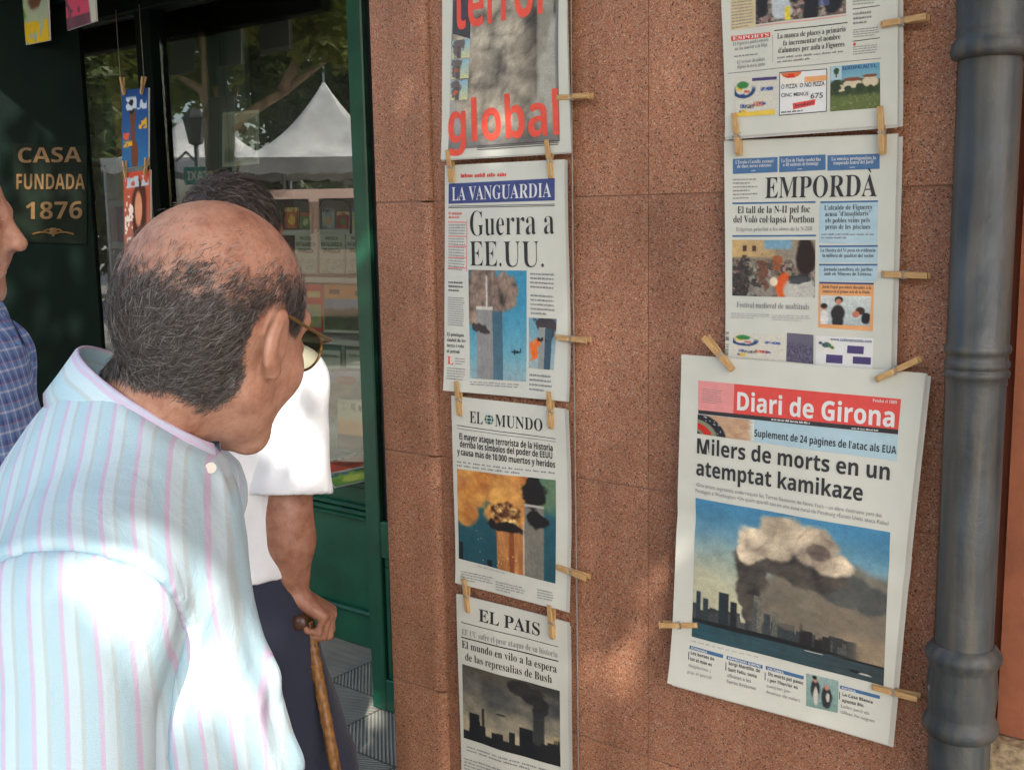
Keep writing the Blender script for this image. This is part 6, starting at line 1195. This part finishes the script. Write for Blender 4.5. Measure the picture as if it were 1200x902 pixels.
def trousers(s, mat, waist, amp=.006, seed=3):
    J = s.J
    def fn(P):
        d = smin(ell(P, J['pelvis'], (.172, .128*s.g, .15), s.TB), ell(P, J['pelvis']+(J['neck']-J['pelvis'])*.2+s.TB[:, 1]*J.get('belly', .03)*.6, (.16*s.g, .13*s.g, .16), s.TB), .05)
        for sd_ in 'LR': d = smin(d, smin(rc(P, J['hp'+sd_], J['kn'+sd_], .105, .082), rc(P, J['kn'+sd_], J['an'+sd_]+A(0, 0, -.02), .082, .078), .03), .03)
        d = d+amp*(vn3(P*A(14, 14, 5), seed)-.5)*2; d = smax(d, P[:, 2]-waist, .01); return smax(d, (min(J['anL'][2], J['anR'][2])-.055)-P[:, 2], .008)
    return s.garment('trousers', fn, [J['pelvis']+A(0, 0, .1), J['anL'], J['anR'], J['knL'], J['knR']], .17, .011, mat)
def legs_from(pel, fwd, shoulderw=.0, spread=.095, stride=0.0, fl=1.0):
    fwd = nrmz(A(fwd[0], fwd[1], 0)); rt_ = A(fwd[1], -fwd[0], 0); J = {}
    for sd_, sg in (('L', -1), ('R', 1)):
        hp = pel+rt_*sg*.09-A(0, 0, .04); an = A(pel[0], pel[1], .085)+rt_*sg*spread+fwd*sg*stride; kn = (hp+an)/2+fwd*.03+A(0, 0, .0); J['hp'+sd_], J['kn'+sd_], J['an'+sd_] = hp, kn, an
    return J

# ---- the man in front, seen from behind his right shoulder
hcF = cw(254, 382, 1.13)
HB = frame(cdir(.385, -.17, .91), cdir(.16, .97, .0))
J = dict(fwd=cdir(.95, 0, .22)*A(1, 1, 0)); J['neck'] = cw(158, 505, 1.13); J['pelvis'] = cw(120, 1120, 1.14)
rtF = nrmz(np.cross(J['fwd'], A(0, 0, 1)))
J['shR'] = cw(92, 712, .945); J['elR'] = cw(66, 1010, .90); J['wrR'] = cw(62, 1330, .90)
J['shL'] = J['neck']+(J['neck']-J['shR'])*A(1, 1, 0)*.9-A(0, 0, .115); J['elL'] = J['shL']-nrmz(J['fwd'])*.12+A(0, 0, -.25); J['wrL'] = J['elL']+nrmz(J['fwd'])*.02+A(0, 0, -.24)
J['belly'] = .040; J.update(legs_from(J['pelvis'], J['fwd']))
pF = Person('person', 'balding grey haired man in a pastel striped shirt leaning towards the newspapers, nearest the camera', J, hcF, HB, M['skin'], girth=1.06, fine=.0036, hscale=1.03, jaw=.72)
def mask_fringe(q):
    x, y, z = q.T; n = .009*(vn3(q*55, 4)-.5)*2+.008*(vn3(q*150, 5)-.5)*2
    top = .038+.24*y; m = 1-sst(top-.036, top+.036, z+n*1.3)
    ax_ = np.abs(x); front = sst(.040, .055, y+n*.6); low = 1-sst(-.078, -.058, z+.25*np.clip(y+.07, 0, .2)+n*.5)*1.0
    ear = sst(.0, .010, .040-np.sqrt((y+.008)**2+((z+.006)*.9)**2)+n*.2)
    m = m*(1-front)*(1-low)*(1-ear)*(1-sst(-.03, -.015, y)*(1-sst(.008, .02, z+n*.4))); return np.clip(m, 0, 1)
pF.finish_body(mask_fringe)
def combF(P): return -pF.HB[:, 2]*0.8-pF.HB[:, 1]*.75+0*P
strands(pF.V, pF.N, pF.mask*(np.linalg.norm(pF.V-pF.hc, axis=1) < .2), combF, 40000, .0155, M['hair'], pF.root, [(.036, .031, .029), (.088, .076, .069), (.17, .162, .158), .30], seed=3)
thin = np.where(np.linalg.norm(pF.V-pF.hc, axis=1) < .17, sst(-.08, .02, pF.q[:, 2])*sst(.02, .05, pF.q[:, 2])*(1-sst(.02, .06, pF.q[:, 1]))*.25+sst(.015, .05, pF.q[:, 2])*np.clip(1-np.abs(pF.q[:, 2]-.062-.2*pF.q[:, 1])/.03, 0, 1)*(1-sst(.03, .06, pF.q[:, 1])), 0)
strands(pF.V, pF.N, thin, combF, 1700, .012, M['hair'], pF.root, [(.10, .08, .07), (.25, .2, .18), (.4, .38, .36), .3], name='thin_hair', width=.00028, seed=5)
# shirt body, sleeves, collar
def fold(P, A_, seed): return A_*((vn3(P*A(9, 9, 6), seed)-.5)*1.2+(np.abs(vn3(P*A(17, 17, 9)+.6*np.sin(P*20), seed+1)-.5)-.25)*1.1)
ZH = J['pelvis'][2]-.10
fr_ = nrmz(J['fwd'])
def shirtF(P):
    d = pF.torso(P, .016); d = smin(d, rc(P, J['neck']-rtF*(-.02)-A(0, 0, .03), J['shR'], .060, .050), .05)
    u_ = (P-J['pelvis'])@fr_; w_ = P[:, 2]
    cre = np.abs(np.sin((w_*1.0+u_*.75)*34+2.2*vn3(P*7, 8)))**6
    d = d+fold(P, .0085, 11)*(.7+.6*sst(.0, .14, u_+.02))-.0085*cre*sst(.00, .10, u_)*sst(-.20, -.32, w_-J['neck'][2]); nk_ax = nrmz(pF.hc-J['neck']); d = smax(d, (P-(J['neck']+nk_ax*.034))@nk_ax, .012); return smax(d, ZH-P[:, 2], .006)
def stripeF(V): q = V-J['pelvis']; return q@fr_*1.05+.10*q[:, 2]+.012*np.sin(q@rtF*14)+.5
shR_, elR_ = J['shR'], J['elR']; axR = nrmz(elR_-shR_); out_ = nrmz(J['shR']-J['neck']); seamN = nrmz(out_+axR*.55+fr_*(-.05)); seamP = shR_-out_*.012
def shirt_all(P):
    a = smin(rc(P, shR_, shR_+axR*.30, .068, .078), rc(P, shR_-out_*.05, shR_, .062, .068), .03); h = np.clip((P-shR_)@axR/.28, 0, 1); ang = np.arctan2((P-shR_)@fr_, (P-shR_)@rtF); a = a+.006*(h+.15)*np.sin(3*ang+5*h)*.6+fold(P, .006, 21)
    d = shirtF(P); d = smin(d, a, .028); g_ = np.minimum((P-seamP)@seamN, .030-a); return d, g_
def shirt_body(P): d, g_ = shirt_all(P); d = d+.0022*np.exp(-(g_/.004)**2)-.0018*np.exp(-((g_+.010)/.006)**2); return smax(d, g_, .002)
endR = shR_+axR*.29
def shirt_sleeve(P): d, g_ = shirt_all(P); d = d+.0012+.003*np.exp(-(g_/.006)**2)+.0015*np.sin((P@fr_)*150)*np.exp(-(g_/.03)**2)*sst(0, .006, g_); d = np.maximum(d, -g_-.0015); return smax(d, (P-endR)@axR, .004)
shF = pF.garment('shirt', shirt_body, [J['pelvis']-A(0, 0, .1), J['neck'], J['shL'], J['shR'], J['pelvis']+fr_*.1], .2, .0065, M['striped'], stripeF)
def stripeS(V): q = V-J['pelvis']; return q@fr_*1.05+.02*q[:, 2]+.017
pF.garment('sleeve', shirt_sleeve, [shR_, endR], .13, .0055, M['striped'], stripeS, parent=shF)
def sleeve(p, sd_, r0, r1, reach, mat, parent, seed, attr=True, flare=0, hollow=True, coarse=.0065, folds=.006):
    sh, el = p.J['sh'+sd_], p.J['el'+sd_]; ax_ = nrmz(el-sh); end = sh+(el-sh)*reach; inn = nrmz(p.J['neck']-sh)
    x_ = nrmz(np.cross(ax_, A(.3, 1, .1))); y_ = np.cross(ax_, x_)
    def fn(P):
        d = smin(rc(P, sh+A(0, 0, .0), end+ax_*.03, r0, r1), rc(P, sh+inn*.035, sh, r0*.95, r0), .03); h = np.clip((P-sh)@ax_/np.linalg.norm(end-sh), 0, 1)
        ang = np.arctan2((P-sh)@y_, (P-sh)@x_); d = d+folds*(h*.8+.25)*np.sin(3*ang+1.5*np.sin(6*h+seed)+seed)*.5+fold(P, folds*.9, seed); cut = (P-end)@ax_; d = smax(d, cut, .003)
        if hollow: d = smax(d, -np.maximum(rc(P, sh, end+ax_*.05, r0-.016, r1-.013), -(cut+.035)), .002)
        return d
    def st(V): q = V-sh; q = q-np.outer(q@ax_, ax_); return np.arctan2(q@y_, q@x_)*(r0+r1)*.5
    return p.garment('sleeve', fn, [sh, end, sh+inn*.05], max(r0, r1)+.04, coarse, mat, st if attr else None, parent=parent)
sleeve(pF, 'L', .066, .076, .98, M['striped'], shF, 22, coarse=.012)
# armhole seam
def ring_pts(c, ax_, r, n=40, a0=0, a1=2*math.pi):
    ax_ = nrmz(ax_); x_ = nrmz(np.cross(ax_, A(.3, .2, 1))); y_ = np.cross(ax_, x_); return [c+r*(math.cos(a)*x_+math.sin(a)*y_) for a in np.linspace(a0, a1, n)]
# collar: stand and fold swept round the neck
def collar(p, c, axis, fwd, ra, rb, mat, parent, h=.042, attr_per=1.0, front_drop=.02, th=.0035, flare=.020):
    axis = nrmz(axis); f = nrmz(fwd-axis*(fwd@axis)); r_ = np.cross(f, axis); V, Fs, S_ = [], [], []; n = 72; prof = [(-.0015, -.030, 0), (-.0005, .002, 0), (.0008, .0055, .0), (.0028, .0058, .0), (.0046, .003, .25), (flare*.70, -h*.55, .6), (flare, -h, 1), (flare-.0025, -h+.0006, 1), (flare*.66-.003, -h*.5, .6)]; m = len(prof)
    for i in range(n+1):
        a = math.pi/2+.16+(2*math.pi-.32)*i/n; ca, sa = math.cos(a), math.sin(a); fr__ = abs(i/n-.5)*2; point = max(0, (fr__-.82)/.18)
        for k, (dr, dz, w_) in enumerate(prof):
            rad = 1; pos = c+r_*ca*(ra+dr)+f*sa*(rb+dr+point*.018*w_)+axis*(dz-front_drop*fr__**2-point*.022*w_+.002*math.sin(9*a)*w_); V.append(pos); S_.append(dz*.9+(.05 if k > 4 else 0))
    for i in range(n):
        for k in range(m-1): Fs.append((i*m+k, (i+1)*m+k, (i+1)*m+k+1, i*m+k+1))
    return mesh_obj('collar', V, Fs, mat, parent, True, attrs={'stripe': S_})
cF = cw(178, 458, 1.125); axF = cdir(.50, .86, -.10)
collar(pF, cF, axF, cdir(.86, -.50, .10), 0.065, .080, M['striped'], shF, h=.052, flare=.012)
bq = cw(247, 548, 1.09); MB().tube([bq, bq+nrmz(CAM-bq)*.003], .0055, 14).build('button', M['button'], shF)
trousers(pF, M['grey_trousers'], J['pelvis'][2]+.06); shoe_pair(pF, M['shoe'])
# spectacles
def spectacles(p, mat, parent):
    T = lambda x, y, z: p.hc+p.HB@(A(x, y, z)*p.hs); fr2 = MB(); R_ = []
    sp_ = None
    for sg in (-1, 1):
        pts_ = [T(sg*(.034+.0265*math.cos(a)), .108-.010*abs(math.cos(a))*(1 if math.cos(a) > 0 else 0), .002+.0225*math.sin(a)) for a in np.linspace(0, 2*math.pi, 33)]
        o = MB().tube(pts_, .0022, 7).build('rim', mat, parent, True) if sp_ is None else MB().tube(pts_, .0016, 7).build('rim', mat, sp_, True)
        if sp_ is None: sp_ = o; o.name = 'spectacles'
        mesh_obj('lens', pts_[:-1], [tuple(range(32))], M['lens'], sp_)
        MB().tube([T(sg*.0605, .099, .012), T(sg*.078, .085, .014), T(sg*.084, .04, .016), T(sg*.086, -.004, .020), T(sg*.088, -.022, .008)], .0018, 7).build('temple_arm', mat, sp_, True)
    MB().tube([T(-.009, .108, .008), T(0, .112, .012), T(.009, .108, .008)], .0014, 6).build('bridge', mat, sp_, True)
spectacles(pF, M['gilt'], pF.root)

# ---- the man in the white shirt with the cane
hcW = cw(276, 279, 2.2); HBW = frame(cdir(.50, -.05, .86), cdir(.05, 1, 0))
JW = dict(fwd=cdir(.40, 0, .92)*A(1, 1, 0)); JW['neck'] = cw(256, 395, 2.2); JW['pelvis'] = cw(258, 705, 2.22); rtW = nrmz(np.cross(JW['fwd'], A(0, 0, 1)))
JW['shR'] = cw(337, 450, 2.15); JW['elR'] = cw(336, 604, 2.13); JW['wrR'] = cw(343, 692, 2.17)
JW['shL'] = JW['neck']+(JW['neck']-JW['shR'])*A(1, 1, 0)-A(0, 0, .09); JW['elL'] = JW['shL']+A(0, 0, -.28); JW['wrL'] = JW['elL']+nrmz(JW['fwd'])*.05+A(0, 0, -.24); JW['belly'] = .02
JW.update(legs_from(JW['pelvis'], JW['fwd'], stride=.05)); JW['knR'] = JW['knR']+rtW*.05+JW['fwd']*.05; JW['anR'] = JW['anR']+rtW*.09+JW['fwd']*.1
kn_c = cw(350, 730, 2.12); hd_dir = nrmz(cdir(.10, .02, 1.0)); dW = nrmz(cdir(.80, -.55, .10)); nW = nrmz(cdir(-.55, -.80, .1)); 
hW = hand_fn(JW['wrR'], dW, nW, hd_dir, (1.15, 1.25, .7), .035, (.55, .55, .75), .5, .98)
pW = Person('person', 'man in a white short sleeved shirt and navy trousers leaning on a bamboo cane', JW, hcW, HBW, M['skin_tan'], girth=1.02, hands={'R': hW}, arm=1.16)
pW.finish_body(lambda q: np.clip(sst(-.06, -.04, q[:, 2]+.6*np.clip(-q[:, 1]-.03, -.2, .03))*(1-sst(.045, .06, q[:, 1]-.25*np.clip(q[:, 2]-.04, 0, .1)))*(1-sst(-.02, .0, q[:, 1])*(1-sst(.0, .02, q[:, 2]))), 0, 1))
strands(pW.V, pW.N, pW.mask, lambda P: -HBW[:, 2]*.5+HBW[:, 1]*.6+0*P, 7000, .026, M['hair'], pW.root, [(.030, .024, .021), (.070, .055, .046), (.13, .11, .10), .2], width=.0007, seed=8, lift=.6)
def shirtW(P):
    d = pW.torso(P, .022)+fold(P, .011, 31); ax_ = nrmz(hcW-JW['neck']); d = smax(d, (P-JW['neck']-ax_*.015)@ax_, .01); return smax(d, (JW['pelvis'][2]+.075)-P[:, 2], .004)
shW = pW.garment('shirt', shirtW, [JW['pelvis'], JW['neck'], JW['shL'], JW['shR']], .2, .0095, M['white_shirt'])
sleeve(pW, 'R', .074, .092, .84, M['white_shirt'], shW, 41, False, coarse=.007, folds=.006); sleeve(pW, 'L', .070, .090, .85, M['white_shirt'], shW, 42, False, coarse=.012)
collar(pW, JW['neck']+nrmz(hcW-JW['neck'])*.02, hcW-JW['neck'], JW['fwd'], .066, .074, M['white_shirt'], shW)
trousers(pW, M['navy_trousers'], JW['pelvis'][2]+.12, .008); shoe_pair(pW, M['shoe'])
# cane
kn_e = kn_c+hd_dir*.125; jn = kn_c+hd_dir*.055; tip = cw(446, 1179, 2.2); dct = (tip-CAM)/np.linalg.norm(tip-CAM); tip = CAM+dct*(-CAM[2]+.004)/dct[2]
cn = thing('walking_cane', 'brown bamboo walking cane with carved shaft held by the man in the white shirt', 'cane', (tip[0], tip[1], 0))
hl = [kn_c+hd_dir*k for k in np.linspace(0, .125, 12)]
MB().tube([kn_c-hd_dir*.004, kn_c-hd_dir*.001]+hl+[kn_e+hd_dir*.003], [.008, .0125, .0145]+[.0135-.0004*k for k in range(11)]+[.006], 18).build('handle', M['handle'], cn, True)
ax_c = nrmz(tip-jn); Lc = np.linalg.norm(tip-jn); nd = []; rd = []
for k in range(140):
    t_ = k/139*(Lc-.03); nd.append(jn+ax_c*(t_+.008)); b_ = (t_ % .058)/.058; rd.append((.0118-.0028*t_/Lc)*(1+.24*math.exp(-((b_-.5)/.05)**2)+.05*math.cos(b_*6.28*3)))
MB().tube(nd, rd, 16).build('shaft', M['cane'], cn, True)
MB().tube([tip-ax_c*.024, tip-ax_c*.004, tip], [.0115, .0125, .011], 14).build('ferrule', M['rubber'], cn, True)

# ---- the man at the left edge
hcL = cw(-66, 262, 1.75); HBL = frame(cdir(.985, -.06, .12), cdir(.06, 1, 0)); JL = dict(fwd=cdir(.97, 0, .15)*A(1, 1, 0)); JL['neck'] = cw(-62, 362, 1.75); JL['pelvis'] = cw(-44, 830, 1.75); rtL = nrmz(np.cross(JL['fwd'], A(0, 0, 1)))
JL['shR'] = JL['neck']+rtL*.185-A(0, 0, .10); JL['shL'] = JL['neck']-rtL*.185-A(0, 0, .10)
for sd_ in 'LR': JL['el'+sd_] = JL['sh'+sd_]+A(0, 0, -.28); JL['wr'+sd_] = JL['el'+sd_]+nrmz(JL['fwd'])*.07+A(0, 0, -.24)
JL['belly'] = .045; JL.update(legs_from(JL['pelvis'], JL['fwd']))
pL = Person('person', 'man in a blue plaid shirt cut off by the left picture edge, looking right', JL, hcL, HBL, M['skin'], girth=1.15, fine=.004, hscale=1.03)
pL.finish_body(lambda q: np.clip(sst(-.06, -.04, q[:, 2]+.6*np.clip(-q[:, 1]-.03, -.2, .03))*(1-sst(.030, .05, q[:, 1]-.2*np.clip(q[:, 2]-.04, 0, .1)))*(1-sst(-.02, .0, q[:, 1])*(1-sst(.0, .02, q[:, 2]))), 0, 1))
strands(pL.V, pL.N, pL.mask, lambda P: -HBL[:, 1]*.9-HBL[:, 2]*.3+0*P, 5000, .03, M['hair'], pL.root, [(.18, .17, .17), (.32, .31, .31), (.45, .45, .45), .3], width=.0008, seed=9)
def shirtL(P): d = pL.torso(P, .018)+fold(P, .009, 51); ax_ = nrmz(hcL-JL['neck']); d = smax(d, (P-JL['neck']-ax_*.015)@ax_, .01); return smax(d, (JL['pelvis'][2]-.06)-P[:, 2], .004)
def stripeL(V): q = V-JL['pelvis']; return np.arctan2(q@rtL, q@nrmz(JL['fwd']))*.15+.5
shL_ = pL.garment('shirt', shirtL, [JL['pelvis'], JL['neck'], JL['shL'], JL['shR']], .2, .009, M['plaid'], stripeL)
for sd_ in 'LR': sleeve(pL, sd_, .068, .082, .85, M['plaid'], shL_, 61, coarse=.010)
collar(pL, JL['neck']+nrmz(hcL-JL['neck'])*.02, hcL-JL['neck'], JL['fwd'], .066, .078, M['plaid'], shL_)
for sg in (-1, 1):                                     # eyes and brows
    for p_, nm in ((pL, 'L'), (pW, 'W'), (pF, 'F')):
        e = p_.hc+p_.HB@(A(sg*.031, .0782, .007)*p_.hs); f_ = p_.HB[:, 1]; o = MB(); r0 = .0130*p_.hs
        ex, ey = p_.HB[:, 0], p_.HB[:, 2]; Vv = [e+f_*r0]; 
        for rr in (.25, .45): Vv += [e+r0*(f_*math.cos(rr)+(ex*math.cos(a)+ey*math.sin(a))*math.sin(rr)) for a in np.linspace(0, 2*math.pi, 16, endpoint=False)]
        Ff = [(0, 1+(k+1) % 16, 1+k) for k in range(16)]+[(1+k, 1+(k+1) % 16, 17+(k+1) % 16, 17+k) for k in range(16)]; mesh_obj('iris', np.array(Vv)+f_*.0004, [f[::-1] for f in Ff], M['iron'], p_.root, True)
trousers(pL, M['grey_trousers'], JL['pelvis'][2]+.05); shoe_pair(pL, M['shoe'])
